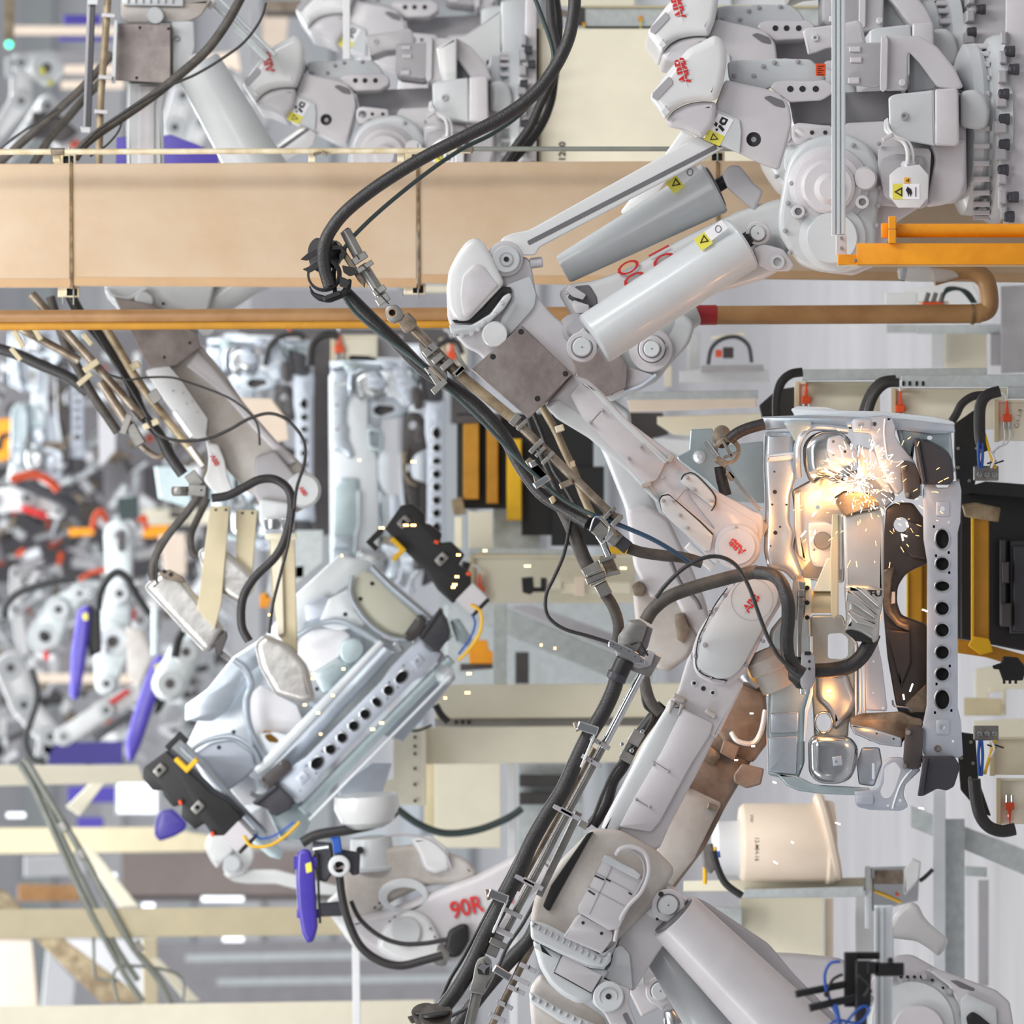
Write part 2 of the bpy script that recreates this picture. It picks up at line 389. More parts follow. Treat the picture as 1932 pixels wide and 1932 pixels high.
def robot_body(t, detail=True, base=True, edge=1990):
    """pedestal, turntable, column, gearboxes and shoulder cover of one robot, drawn at the front robot's place"""
    P = lambda n, mt, fn, **k: part(t, n, mt, fn, **k)
    if base:
        P('pedestal', 'paint', lambda m: m.slab(rnd(p('1898,-30 %d,-30 %d,440 1893,440 1893,400 1882,392 1882,352 1893,345 1888,300 1880,290 1880,245 1890,235 1886,200 1878,190 1884,150 1896,120' % (edge, edge)), 4), .02, .6, 3, 2))
        def teeth(m):
            for i in range(12):
                a = math.radians(97 + i * 14.5); u = 1905 + 46 * math.cos(a) * .8; v = 238 - 172 * math.sin(a)
            for v in (72, 108, 145, 190, 240, 290, 335, 372, 402):
                m.box(1876 + abs(v - 240) * .07, v - 12, 1900, v + 12, -.03, .1, 3)
        P('pedestal_lug', 'paint_shade', teeth)
        for v, u in ((97, 1904), (131, 1912), (178, 1893), (225, 1894), (273, 1894), (321, 1892), (372, 1911), (409, 1903)):
            P('mounting_bolt', 'bumper_black', lambda m: m.lathe((u - 9, v, -.02), (u + 10, v, -.02), [(0, 8), (.1, 10), (.45, 10), (.5, 11), (1, 11)], 12))
        P('turntable_flange', 'paint_cool', lambda m: m.lathe((1796, 245, .36), (1886, 245, .36), [(0, 105), (.16, 150), (.22, 160), (.42, 162), (.5, 158), (.55, 150), (.62, 152), (.72, 172), (.8, 176), (.97, 178), (1, 170)], 48))
        def ribs(m):
            for i in range(14):
                a = math.radians(200 + i * 11.5); y = math.cos(a); z = math.sin(a)
                v = 245 + 168 * y; w = .36 + .33 * z
                m.slab(p('1836,%f 1868,%f 1868,%f 1836,%f' % (v - 5, v - 5, v + 5, v + 5)), w - .01, .05, 2)
        P('flange_rib', 'paint', ribs, kind='stuff')
        P('turntable_scoop', 'paint_cool', lambda m: m.slab(rnd(p('1812,172 1842,168 1860,182 1868,215 1862,240 1845,246 1812,240'), 10), -.02, .12, 10, 3))
    P('column', 'paint', lambda m: m.slab(rnd(p('1596,232 1680,228 1735,225 1800,170 1822,180 1824,360 1800,384 1740,388 1690,420 1655,500 1610,520 1560,515 1540,400 1560,300'), 6), .03, .4, 5, 3))
    P('column_shoulder', 'paint', lambda m: m.slab(rnd(p('1752,265 1822,262 1822,345 1812,372 1785,386 1745,392 1752,360 1764,300'), 10), -.03, .25, 8, 3))
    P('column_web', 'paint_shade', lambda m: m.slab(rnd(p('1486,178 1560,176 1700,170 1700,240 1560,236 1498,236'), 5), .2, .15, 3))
    P('arm_bracket', 'paint', lambda m: m.slab(rnd(p('1668,66 1735,68 1768,88 1802,130 1818,165 1806,170 1790,168 1768,165 1735,120 1714,98 1712,172 1668,172'), 7), -.02, .3, 5, 3))
    P('bracket_brace', 'paint_cool', lambda m: m.slab(rnd(p('1716,98 1722,95 1768,160 1762,168 1716,176'), 4), .08, .12, 3, 2))
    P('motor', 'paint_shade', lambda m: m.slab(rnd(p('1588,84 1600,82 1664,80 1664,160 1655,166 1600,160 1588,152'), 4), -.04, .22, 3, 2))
    def mf(m):
        m.slab(rnd(p('1662,70 1672,66 1676,74 1674,168 1666,174 1660,168'), 2), -.05, .24, 1.5)
        m.box(1602, 88, 1624, 98, -.05, .02, 2); m.box(1604, 108, 1626, 118, -.05, .02, 2); m.box(1600, 146, 1622, 158, -.05, .02, 2)
    P('motor_flange', 'paint', mf)
    P('flange_knob', 'paint', lambda m: m.disc(1703, 156, -.06, 7, .05, 2))
    P('control_box', 'paint', lambda m: m.slab(rnd(p('1514,58 1522,53 1580,46 1618,38 1626,44 1634,82 1600,88 1560,92 1540,100 1524,104'), 4), .06, .2, 5, 3))
    P('control_box_knob', 'paint_cool', lambda m: m.ring(1538, 71, .05, 7, 3, .02))
    P('junction_box', 'paint_cool', lambda m: m.slab(rnd(p('1676,184 1688,178 1762,170 1766,276 1690,262 1678,250'), 5), -.14, .25, 5, 3))
    P('junction_box_lid', 'paint', lambda m: m.slab(rnd(p('1764,168 1804,166 1808,172 1810,270 1804,276 1764,275'), 5), -.145, .25, 5, 3))
    P('cable_gland', 'paint_shade', lambda m: m.ring(1706, 219, -.15, 8, 4, .02))
    # shoulder gearbox
    P('gear_unit_top', 'paint_cool', lambda m: m.slab(rnd(p('1372,118 1392,113 1440,114 1452,110 1530,112 1548,128 1560,150 1540,160 1470,158 1440,172 1400,168 1375,150'), 6), .1, .25, 5, 3))
    P('hoist_bracket', 'paint', lambda m: m.slab(rnd(p('1452,166 1462,154 1480,152 1540,153 1556,150 1572,160 1572,176 1550,190 1512,192 1490,194 1474,182'), 6), .0, .12, 4, 3))
    P('hoist_bracket_hole', 'ink', lambda m: [m.disc(u, 168, -.002, 6, .01, .3, 16) for u in (1491, 1514, 1539)])
    P('gearbox', 'paint_cool', lambda m: m.slab(rnd(p('1482,320 1492,292 1515,268 1550,256 1600,252 1640,275 1660,310 1664,360 1655,400 1652,440 1650,480 1630,505 1590,515 1548,514 1508,500 1486,470 1468,440 1468,400 1475,360'), 14), -.06, .3, 12, 4))
    P('gearbox_cover', 'paint', lambda m: m.lathe((1562, 352, -.02), (1562, 352, -.13), [(0, 78), (.45, 76), (.6, 66), (.7, 62), (.72, 52), (.9, 50), (1, 44)], 40))
    P('gearbox_cap', 'paint', lambda m: m.lathe((1566, 356, -.1), (1566, 356, -.16), [(0, 30), (.5, 30), (.8, 24), (1, 20)], 28))
    P('lower_gearbox_cover', 'paint_cool', lambda m: m.lathe((1570, 449, -.04), (1570, 449, -.11), [(0, 66), (.5, 62), (.6, 49), (.9, 48), (1, 46)], 40))
    P('filler_cap', 'paint', lambda m: m.lathe((1632, 337, -.05), (1632, 337, -.13), [(0, 23), (.1, 24), (.8, 22), (1, 19)], 28))
    P('hoist_eye', 'paint', lambda m: m.slab(rnd(p('1494,238 1505,231 1524,233 1570,238 1572,262 1524,262 1516,272 1500,274 1492,258'), 7), -.03, .1, 3, 2, [circ(1509, 251, 10, 16)]))
    P('hoist_eye_hole', 'ink', lambda m: [m.disc(u, 250, -.033, 4, .01, .3, 12) for u in (1532, 1557)])
    def bolts(m):
        for u, v in ((1516, 309), (1562, 289), (1493, 346), (1513, 357), (1486, 383), (1481, 435), (1490, 477), (1609, 273), (1658, 271), (1660, 354), (1658, 388), (1655, 425), (1545, 300), (1461, 118), (1505, 116), (1385, 143), (1422, 143), (1440, 125)):
            m.bolt(u, v, -.065 if v > 200 else .1, 4.5)
    P('bolt', 'paint_shade', bolts, kind='stuff')
    P('port_ring', 'paint', lambda m: [m.ring(u, v, -.12, 13, 7, .05) for u, v in ((1506, 399), (1627, 381))])
    P('port_plug', 'paint_shade', lambda m: [m.disc(u, v, -.1, 8, .04, 1) for u, v in ((1506, 399), (1627, 381))])
    # servo motor facing us
    P('servo_plate', 'paint', lambda m: m.slab(rnd(p('1656,284 1664,276 1752,280 1757,288 1750,388 1738,394 1660,388 1654,376'), 4), -.05, .1, 2, 2))
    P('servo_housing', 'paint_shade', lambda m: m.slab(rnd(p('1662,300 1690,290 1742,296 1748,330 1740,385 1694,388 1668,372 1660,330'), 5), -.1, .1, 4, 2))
    P('servo_cap', 'paint_white', lambda m: m.slab(p('1678,330 1694,316 1735,310 1752,330 1751,374 1735,392 1694,392 1684,378 1678,372'), -.17, .1, 3, 2))
    P('cable_boss', 'paint', lambda m: m.lathe((1715, 318, -.12), (1714, 304, -.12), [(0, 16), (.7, 15), (1, 12)], 16))
    P('sticker', 'sticker_yellow', lambda m: m.box(1684, 347, 1703, 376, -.172, .003, 0), label='yellow warning sticker')
    P('sticker', 'sticker_and_glare_white', lambda m: m.box(1703, 347, 1735, 376, -.172, .003, 0))
    P('sticker', 'sticker_orange', lambda m: m.box(1706, 335, 1717, 346, -.172, .003, 0), label='small orange sticker')
    def hot(m):
        m.slab(p('1687,362 1702,353 1702,371'), -.174, .002, 0, 1, [p('1691,362 1700,357 1700,367')])
        m.slab(p('1712,352 1719,357 1721,364 1718,371 1716,364 1714,371 1712,364 1709,359'), -.174, .002, 0)
        m.box(1727, 353, 1728.5, 371, -.174, .002, 0); m.slab(p('1709,341 1715,337 1715,344'), -.174, .002, 0, 1, [p('1711,341 1714,339 1714,343')])
    P('pictogram', 'ink', hot)
    P('servo_cable', 'paint_white', lambda m: m.tube([(1672, 228, -.1), (1672, 245, -.14), (1684, 256, -.16), (1704, 268, -.17), (1712, 285, -.17), (1712, 310, -.15)], 4))
    P('servo_cable', 'paint_white', lambda m: m.tube([(1674, 225, -.1), (1677, 243, -.16), (1690, 257, -.18), (1712, 266, -.17), (1722, 285, -.16), (1723, 310, -.14)], 2.6))
    P('cable_clamp', 'paint', lambda m: m.slab(seg((1665, 264), (1684, 254), 8), -.19, .03, 2))
    # shoulder cover (two shells)
    P('cover_skirt', 'paint', lambda m: m.slab(rnd(p('1255,230 1270,209 1292,197 1320,191 1352,192 1348,232 1326,262 1290,246 1262,240'), 9), -.09, .36, 12, 4))
    cov = P('shoulder_cover', 'paint_white', lambda m: m.slab(rnd(p('1228,178 1262,132 1298,92 1348,66 1360,72 1370,88 1371,118 1364,160 1352,190 1320,190 1290,196 1270,208 1255,228 1240,206 1228,190'), 8), -.12, .4, 16, 5))
    P('cover_slot', 'paint_shade', lambda m: m.slab(rnd(p('1231,176 1262,144 1268,150 1270,158 1240,190 1230,184'), 2), -.125, .02, 1))
    if detail:
        t['_logo_mat'] = 'paint_white'
        logo(t, 1288, 133, 28, 106, -.122)
    P('link_plate', 'paint', lambda m: m.slab(rnd(p('1330,258 1352,192 1368,150 1400,158 1440,166 1470,176 1490,200 1494,232 1484,272 1470,322 1440,312 1400,292 1362,276'), 8), -.03, .2, 6, 3, [circ(1422, 263, 14, 20)]))
    P('link_panel', 'paint_cool', lambda m: m.slab(rnd(p('1350,204 1396,226 1399,250 1396,290 1364,274 1334,256'), 3), -.042, .02, 1.5))
    P('link_bore', 'paint_shade', lambda m: m.lathe((1422, 263, .1), (1422, 263, -.01), [(0, 14), (.5, 14), (.6, 6), (1, 5)], 20))
    P('link_recess', 'paint_dark', lambda m: m.slab(rnd(p('1440,184 1452,180 1478,190 1482,204 1462,200'), 5), -.034, .02, 1))
    warning_label(t, (1355, 213), (29, 13), (-27, 50), -.043)

def clevis(t, u, v, w, r, ang=0, L=0, hr=.62, hole=True):
    """pinned eye with a slotted washer, on a short neck towards ang"""
    a = math.radians(ang)
    def body(m):
        m.disc(u, v, w, r, .09, 2)
        if L: m.slab(seg((u, v), (u + L * math.cos(a), v - L * math.sin(a)), r * 1.8), w + .012, .07, 2)
    part(t, 'clevis', 'paint', body)
    part(t, 'clevis_groove', 'paint_dark', lambda m: m.ring(u, v, w - .002, r * .72, r * .66, .01))
    part(t, 'clevis_pin', 'paint_cool', lambda m: m.lathe((u, v, w + .02), (u, v, w - .02), [(0, r * .62), (.8, r * .62), (1, r * .54)], 24))
    part(t, 'pin_centre', 'paint_dark', lambda m: m.disc(u, v, w - .0215, 1.6, .004, .2, 10))

# ================= robot A: the front upper robot
use(px(12.0))
ra = thing('welding_robot', 'large pale grey robot at top right, foremost, red-lettered shoulder cover and hot-surface sticker', 'robot', (1900, 245, .35))
robot_body(ra)
A_ = lambda n, mt, fn, **k: part(ra, n, mt, fn, **k)
A_('sticker', 'red_orange', lambda m: m.box(1539, 120, 1558, 143, .07, .003, 0), label='orange sticker with small print')
def fine(m):
    for i in range(5): m.box(1542, 124 + i * 4, 1555 - (i % 2) * 4, 125.3 + i * 4, .068, .002, 0)
A_('small_print', 'ink', fine)
# parallel rod
A_('parallel_rod', 'paint_white', lambda m: m.slab(rnd(p('1318,256 1368,278 1300,318 1018,467 1010,482 985,482 955,470 938,466 948,448 966,440 998,434'), 5), -.02, .12, 4, 3))
A_('rod_groove', 'paint_dark', lambda m: m.slab(rnd(seg((1352, 277), (996, 459), 9), 3), -.022, .01, .5))
A_('rod_eye', 'paint', lambda m: m.slab(circ(953, 488, 34, 32), -.03, .13, 4, 3))
A_('rod_eye_cap', 'paint_cool', lambda m: m.lathe((955, 489, -.03), (955, 489, -.05), [(0, 26), (.8, 26), (1, 24)], 28))
A_('rod_eye_ring', 'paint_shade', lambda m: m.ring(955, 489, -.053, 14, 11, .01))
A_('rod_eye_hole', 'ink', lambda m: m.disc(955, 489, -.055, 5, .02, .3, 16))
A_('rod_end_plug', 'paint', lambda m: m.cyl((1000, 497, .02), (1024, 494, .02), 10, 10, 16, 2))
# balancing cylinders
A_('balancing_cylinder', 'paint_cool', lambda m: m.lathe((1061, 509, .26), (1349, 354, .22), [(0, 20), (.005, 27), (.02, 29), (.97, 50), (.985, 51), (1, 49)], 48), label='rear balancing cylinder')
A_('cylinder_mouth', 'paint_dark', lambda m: m.lathe((1346, 355.5, .22), (1351, 353, .22), [(0, 42), (1, 42)], 32))
A_('balancing_cylinder', 'paint_cool', lambda m: m.lathe((1119, 641, -.06), (1400, 459, .0), [(0, 46), (.008, 51), (.02, 52.5), (.97, 54), (.985, 55), (1, 52)], 48), label='front balancing cylinder')
A_('cylinder_mouth', 'paint_dark', lambda m: m.lathe((1397, 461, .0), (1402.5, 457.5, .0), [(0, 46), (1, 46)], 32))
A_('piston_rod', 'black', lambda m: m.cyl((1398, 460, 0), (1420, 446, .01), 15, 15, 20, 3))
A_('piston_rod', 'black', lambda m: m.cyl((1345, 356, .22), (1372, 340, .22), 13, 13, 20, 3))
clevis(ra, 1430, 440, -.02, 23, 215, 14)
clevis(ra, 1098, 655, -.09, 29, 40, 26)
A_('clevis', 'paint', lambda m: m.slab(rnd(p('1362,330 1375,312 1395,312 1410,330 1420,345 1440,360 1425,400 1400,380 1372,355'), 6), .12, .12, 5, 3))
A_('upper_pivot', 'paint_shade', lambda m: m.lathe((1084, 628, .06), (1092, 618, -.06), [(0, 34), (.3, 34), (.35, 27), (.5, 27), (.55, 20), (1, 18)], 28))
def stk(m, c, ax, ay):
    q = lambda L: [(c[0] + ax[0] * a + ay[0] * b, c[1] + ax[1] * a + ay[1] * b) for a, b in L]
    return q
for cx, cy, w in ((1327, 452, -.118), (1274, 345, .105)):
    q = stk(None, (cx, cy), (17, -12), (11, 14))
    A_('sticker', 'sticker_yellow', lambda m: m.slab(q([(-.7, -.6), (.5, -.6), (.5, .9), (-.7, .9)]), w, .003, 0), label='yellow warning sticker')
    A_('sticker', 'sticker_and_glare_white', lambda m: m.slab(q([(.5, -.6), (2.4, -.6), (2.4, .5), (.5, .6)]), w, .003, 0))
    A_('pictogram', 'ink', lambda m: m.slab(q([(-.45, .1), (.3, -.4), (.3, .5)]), w - .002, .002, 0, 1, [q([(-.25, .08), (.2, -.22), (.2, .32)])]) and m.slab([(cx + 28 + 6 * math.cos(i * .5), cy - 20 + 7 * math.sin(i * .5)) for i in range(13)], w - .002, .002, 0, 1, [[(cx + 28 + 5 * math.cos(i * .5), cy - 20 + 6 * math.sin(i * .5)) for i in range(13)]]))
# lower arm behind the front cylinder, with stencilled numbers
A_('lower_arm', 'paint_white', lambda m: m.slab(rnd(p('1052,552 1075,535 1120,530 1190,505 1290,448 1400,395 1480,372 1500,440 1480,505 1440,528 1330,560 1200,640 1120,640 1080,600'), 14), .12, .3, 14, 4))
A_('arm_window', 'paint_dark', lambda m: m.slab(rnd(p('1085,540 1112,537 1126,560 1128,580 1100,578 1070,562'), 5), .112, .03, 2))
A_('arm_fork', 'paint', lambda m: [m.slab(rnd(p('1066,548 1075,536 1106,556 1100,566 1080,560'), 3), .06, .06, 2, 2), m.slab(rnd(p('1078,578 1082,566 1112,576 1110,590 1086,592'), 3), .04, .06, 2, 2)])
A_('lettering', 'red', lambda m: m.text('OO', 1189, 517, 62, -62, .108, .004, .006, .5))
A_('lettering', 'red', lambda m: m.text('1C', 1246, 484, 62, -62, .108, .004, .008, .5))
A_('arm_end_lug', 'paint', lambda m: m.slab(rnd(p('1420,470 1440,460 1478,470 1500,500 1490,512 1455,512 1430,500'), 6), -.02, .15, 4, 3))
A_('lug_eye', 'paint_cool', lambda m: m.ring(1467, 494, -.035, 14, 8, .06))
# elbow
A_('elbow_housing', 'paint', lambda m: m.slab(rnd(p('842,540 850,508 880,500 940,470 1000,488 1006,520 1012,556 1040,592 1076,622 1082,660 1090,705 1060,740 1010,775 930,700 905,668 880,657 856,630 844,600'), 10), .0, .34, 8, 4))
A_('motor_cover', 'paint_white', lambda m: m.slab(rnd(p('843,545 846,512 862,480 880,455 896,448 912,456 928,484 950,530 948,540 905,585 884,606 862,606 848,585'), 9), -.07, .3, 12, 5))
A_('motor_cover_recess', 'paint', lambda m: m.slab(rnd(p('868,560 872,520 894,496 912,500 934,530 942,538 910,572 886,600 874,596'), 8), -.078, .03, 5, 3))
A_('motor_cover_gap', 'ink', lambda m: m.slab(rnd(p('852,603 884,604 912,582 948,540 964,542 966,554 950,552 920,590 890,610 858,610'), 3), -.045, .03, 1))
A_('cover_flange', 'paint_cool', lambda m: m.slab(rnd(p('847,612 858,613 890,613 925,592 950,558 962,552 966,560 950,584 922,610 890,632 868,636 850,628'), 4), -.06, .2, 4, 3))
A_('flange_stud', 'paint', lambda m: [m.disc(u, v, -.07, 4, .03, 1, 12) for u, v in ((858, 633), (872, 634), (890, 630), (913, 607), (933, 592), (947, 571), (902, 622))], kind='stuff')
A_('housing_panel', 'paint_cool', lambda m: m.slab(rnd(p('950,540 1000,520 1012,556 1008,580 985,606 955,640 930,655 945,600 968,560'), 8), -.012, .02, 2, 2))
A_('round_cap', 'paint_white', lambda m: m.lathe((934, 631, .0), (934, 631, -.07), [(0, 25), (.8, 25), (1, 22)], 32))
A_('cover_plate', 'worn_plate', lambda m: m.slab(rnd(p('985,614 1080,705 998,790 888,697'), 2), -.1, .14, 2, 1))
A_('plate_bolt', 'ink', lambda m: [m.disc(u, v, -.102, 5.5, .01, .6, 16) for u, v in ((983, 626), (1067, 705), (1014, 752), (930, 673))])
# forearm
A_('forearm', 'paint', lambda m: m.slab(rnd(p('1030,764 1080,706 1110,716 1140,744 1180,790 1262,852 1330,915 1440,972 1440,1010 1428,1050 1400,1068 1350,1060 1290,1000 1250,950 1180,880 1110,815 1060,780'), 8), -.02, .3, 7, 3))
A_('forearm_side', 'paint_cool', lambda m: m.slab(rnd(p('1028,765 1052,752 1110,790 1160,836 1210,890 1250,946 1240,950 1185,890 1110,826 1050,790'), 6), -.03, .26, 6, 3))
A_('forearm_panel', 'paint', lambda m: m.slab(rnd(p('1075,745 1095,722 1128,744 1170,790 1256,872 1240,905 1218,915 1150,840 1100,790'), 5), -.036, .03, 2, 2))
A_('panel_seam', 'paint_dark', lambda m: [m.slab(seg((1112, 800), (1137, 772), 1.2), -.0375, .003, 0), m.slab(seg((1268, 955), (1296, 920), 1.2), -.0475, .003, 0)])
A_('forearm_ridge', 'paint_cool', lambda m: m.slab(rnd(p('1100,722 1130,738 1172,782 1262,868 1255,876 1168,795 1126,748'), 4), -.045, .03, 3, 2))
A_('wrist_cover', 'paint', lambda m: m.slab(rnd(p('1282,905 1300,893 1325,905 1360,945 1425,985 1432,1005 1350,1065 1330,1045 1262,975 1248,955 1245,935 1262,925 1300,960 1350,1000 1300,935'), 6), -.034, .1, 3, 2))
A_('wrist_side_cover', 'paint_cool', lambda m: m.slab(rnd(p('1245,944 1250,936 1262,934 1320,985 1345,1010 1340,1040 1330,1040 1268,985 1248,962'), 4), -.05, .06, 2, 2))
A_('wrist_upper_cover', 'paint_cool', lambda m: m.slab(rnd(p('1284,902 1292,896 1312,896 1345,930 1350,945 1345,958 1310,930 1286,912'), 4), -.05, .06, 2, 2))
A_('cover_gasket', 'ink', lambda m: [m.slab(rnd(p('1243,944 1248,934 1262,932 1322,983 1347,1008 1342,1010 1318,986 1262,935 1250,938 1246,944 1250,962 1248,964'), 2), -.046, .02, 0), m.tube([(1285, 905, -.05), (1292, 895, -.05), (1312, 895, -.05), (1346, 930, -.05), (1350, 950, -.05), (1342, 964, -.05)], 1.3, 6)])
def fb(m):
    for u, v in ((1137, 774), (1114, 797), (1209, 842), (1186, 864), (1251, 901), (1297, 901), (1343, 945), (1294, 922), (1251, 944), (1283, 971), (1297, 995), (1389, 994), (1270, 944), (1310, 923)):
        m.bolt(u, v, -.052, 3.6)
A_('bolt', 'paint_shade', fb, kind='stuff')
A_('lug', 'paint_dirty', lambda m: [m.slab(rnd(seg((1210, 918), (1228, 912), 9), 2), -.07, .05, 1.5), m.slab(rnd(seg((1262, 872), (1270, 858), 9), 2), -.07, .05, 1.5)])
A_('wrist_housing', 'paint', lambda m: m.lathe((1391, 1031, .16), (1391, 1031, -.06), [(0, 44), (.85, 44), (1, 40)], 40))
A_('wrist_cap', 'paint', lambda m: m.lathe((1391, 1031, -.06), (1391, 1031, -.075), [(0, 34), (.7, 34), (1, 33)], 36))
ra['_logo_mat'] = 'paint'
logo(ra, 1391, 1031, 20, 135, -.076)
A_('wrist_flange', 'paint_dirty', lambda m: m.lathe((1395, 985, .05), (1440, 1008, .05), [(0, 20), (.3, 26), (.35, 30), (.6, 30), (.65, 24), (1, 24)], 24))
A_('wrist_motor', 'paint_white', lambda m: m.slab(rnd(seg((1296, 1028), (1345, 1072), 16), 3), .0, .1, 3, 2))

# ================= robot B: the lower robot, forearm raised to the body
use(px(11.9))
rb = thing('welding_robot', 'large grey robot at the bottom, foremost, red-lettered wrist beside the car body', 'robot', (1500, 1950, .4))
B_ = lambda n, mt, fn, **k: part(rb, n, mt, fn, **k)
B_('wrist', 'paint', lambda m: m.slab(rnd(p('1390,1085 1415,1074 1445,1074 1468,1088 1476,1112 1474,1140 1452,1175 1438,1205 1405,1270 1384,1290 1350,1295 1318,1278 1308,1262 1306,1225 1318,1190 1345,1150'), 10), .0, .3, 7, 3))
B_('wrist_cover', 'paint_cool', lambda m: m.slab(rnd(p('1394,1092 1416,1080 1442,1080 1462,1092 1470,1112 1468,1138 1446,1174 1430,1205 1400,1260 1378,1280 1352,1282 1318,1262 1316,1250 1318,1225 1328,1192 1354,1150'), 10), -.02, .05, 4, 2))
B_('wrist_cap_groove', 'paint_shade', lambda m: m.ring(1419, 1131, -.0215, 40, 39.2, .004, 48))
rb['_logo_mat'] = 'paint_cool'
logo(rb, 1418, 1138, 21, 52, -.021)
def wb(m):
    for u, v in ((1387, 1103), (1368, 1123), (1352, 1150), (1340, 1155), (1330, 1190), (1319, 1208), (1312, 1238), (1319, 1263), (1341, 1279), (1366, 1286), (1408, 1255), (1440, 1210), (1444, 1083), (1422, 1078), (1466, 1100)): m.bolt(u, v, .0, 4)
    m.bolt(1330, 1217, -.02, 5)
B_('bolt', 'paint_shade', wb, kind='stuff')
B_('wrist_gasket', 'ink', lambda m: m.tube([(1372, 1110, -.012), (1350, 1140, -.012), (1332, 1175, -.012), (1318, 1205, -.012), (1313, 1240, -.012), (1316, 1262, -.012), (1335, 1276, -.012), (1372, 1284, -.012)], 1.3, 6))
B_('forearm_neck', 'paint', lambda m: m.slab(rnd(p('1308,1225 1296,1246 1280,1300 1268,1325 1350,1395 1384,1330 1404,1290 1384,1270 1340,1280 1316,1262'), 6), .01, .28, 6, 3))
B_('neck_hole', 'ink', lambda m: [m.disc(u, v, .008, r, .01, .4, 14) for u, v, r in ((1310, 1289, 3), (1327, 1299, 4.5), (1345, 1307, 3))])
B_('neck_hole_ring', 'paint_cool', lambda m: [m.ring(u, v, .006, 6, 3.5, .01) for u, v in ((1310, 1289), (1345, 1307))])
B_('forearm', 'paint', lambda m: m.slab(rnd(p('1262,1320 1284,1308 1352,1340 1352,1385 1320,1450 1262,1560 1245,1600 1180,1620 1128,1585 1140,1545 1180,1470 1215,1400 1250,1350'), 6), .02, .28, 7, 3))
B_('forearm_side', 'paint_cool', lambda m: m.slab(rnd(p('1262,1326 1292,1330 1262,1400 1225,1470 1180,1545 1162,1575 1130,1580 1150,1530 1190,1455 1235,1370'), 7), .0, .25, 8, 3))
B_('forearm_panel', 'paint', lambda m: m.slab(rnd(p('1288,1336 1345,1365 1340,1385 1305,1440 1245,1550 1228,1570 1168,1560 1200,1500 1250,1415'), 4), -.012, .04, 3, 2))
B_('panel_seam', 'paint_dark', lambda m: [m.slab(seg((1233, 1436), (1262, 1455), 1.2), -.0135, .003, 0), m.slab(seg((1200, 1508), (1226, 1524), 1.2), -.0135, .003, 0)])
B_('lug', 'paint_dirty', lambda m: [m.slab(rnd(seg((1270, 1312), (1292, 1322), 10), 2), -.02, .05, 2), m.slab(rnd(seg((1332, 1340), (1350, 1352), 9), 2), -.02, .05, 2), m.slab(rnd(seg((1270, 1322), (1262, 1345), 10, 4), 2), -.015, .05, 2), m.slab(rnd(seg((1288, 1328), (1280, 1350), 8, 3), 2), -.015, .05, 2)])
B_('bolt', 'paint_shade', lambda m: [m.bolt(u, v, -.013, 3) for u, v in ((1233, 1442), (1261, 1455), (1200, 1508), (1226, 1522), (1178, 1590))] and m, kind='stuff')
B_('gear_housing', 'paint_dirty', lambda m: m.slab(rnd(p('1118,1562 1170,1565 1235,1600 1275,1640 1240,1700 1180,1760 1140,1800 1100,1800 1010,1762 1000,1735 1010,1690 1060,1620'), 14), -.04, .4, 12, 4))
B_('housing_recess', 'black', lambda m: m.slab(rnd(p('1108,1572 1120,1568 1036,1720 1024,1710 1040,1670'), 4), -.055, .1, 2, 2))
B_('motor_box', 'paint', lambda m: m.slab(rnd(p('1138,1618 1150,1614 1206,1652 1212,1664 1168,1752 1150,1756 1092,1722 1090,1712'), 4), -.16, .2, 4, 2))
B_('motor_box_end', 'paint_cool', lambda m: m.slab(rnd(p('1134,1624 1142,1612 1196,1640 1210,1652 1204,1660 1150,1632'), 3), -.18, .18, 3, 2))
def mt_(m):
    for a, b in (((1122, 1652), (1140, 1660)), ((1143, 1658), (1152, 1663)), ((1110, 1680), (1122, 1688)), ((1186, 1684), (1192, 1688))): m.slab(seg(a, b, 3), -.163, .02, 0)
B_('box_slot', 'ink', mt_)
B_('box_seam', 'paint_shade', lambda m: [m.slab(seg((1122, 1645), (1190, 1682), 1.3), -.162, .01, 0), m.slab(seg((1108, 1672), (1178, 1710), 1.3), -.162, .01, 0), m.slab(seg((1155, 1635), (1112, 1725), 2), -.162, .01, 0)])
B_('motor_mount', 'paint', lambda m: m.slab(rnd(p('1086,1730 1094,1724 1156,1758 1156,1772 1135,1800 1062,1768 1075,1748'), 4), -.12, .2, 4, 2))
B_('mount_hole', 'ink', lambda m: [m.disc(u, v, -.122, 3.2, .01, .4, 12) for u, v in ((1100, 1741), (1135, 1761))])
B_('motor_flange', 'paint_cool', lambda m: m.slab(rnd(p('1000,1735 1030,1742 1080,1768 1140,1806 1152,1790 1154,1812 1142,1826 1110,1822 1050,1796 1002,1772'), 7), -.1, .2, 7, 4))
B_('flange_stud', 'paint_shade', lambda m: [m.slab(seg((u, v), (u - 4, v + 9), 4), -.11, .05, 1) for u, v in [(1008 + i * 11.5, 1740 + i * 6.2) for i in range(12)]] and m, kind='stuff')
B_('motor_cover', 'paint_cool', lambda m: m.slab(rnd(p('1004,1772 1056,1800 1110,1826 1150,1830 1136,1852 1122,1868 1116,1890 1090,1894 1060,1878 1036,1856 1018,1826'), 10), -.07, .3, 12, 5))
B_('motor_cover_panel', 'paint', lambda m: m.slab(rnd(p('1062,1802 1136,1840 1116,1874 1046,1834'), 2), -.078, .03, 2, 2))
B_('panel_gasket', 'ink', lambda m: m.tube([(1060, 1801, -.077), (1045, 1835, -.077), (1116, 1874, -.077), (1136, 1842, -.077)], 1, 6, sm=False))
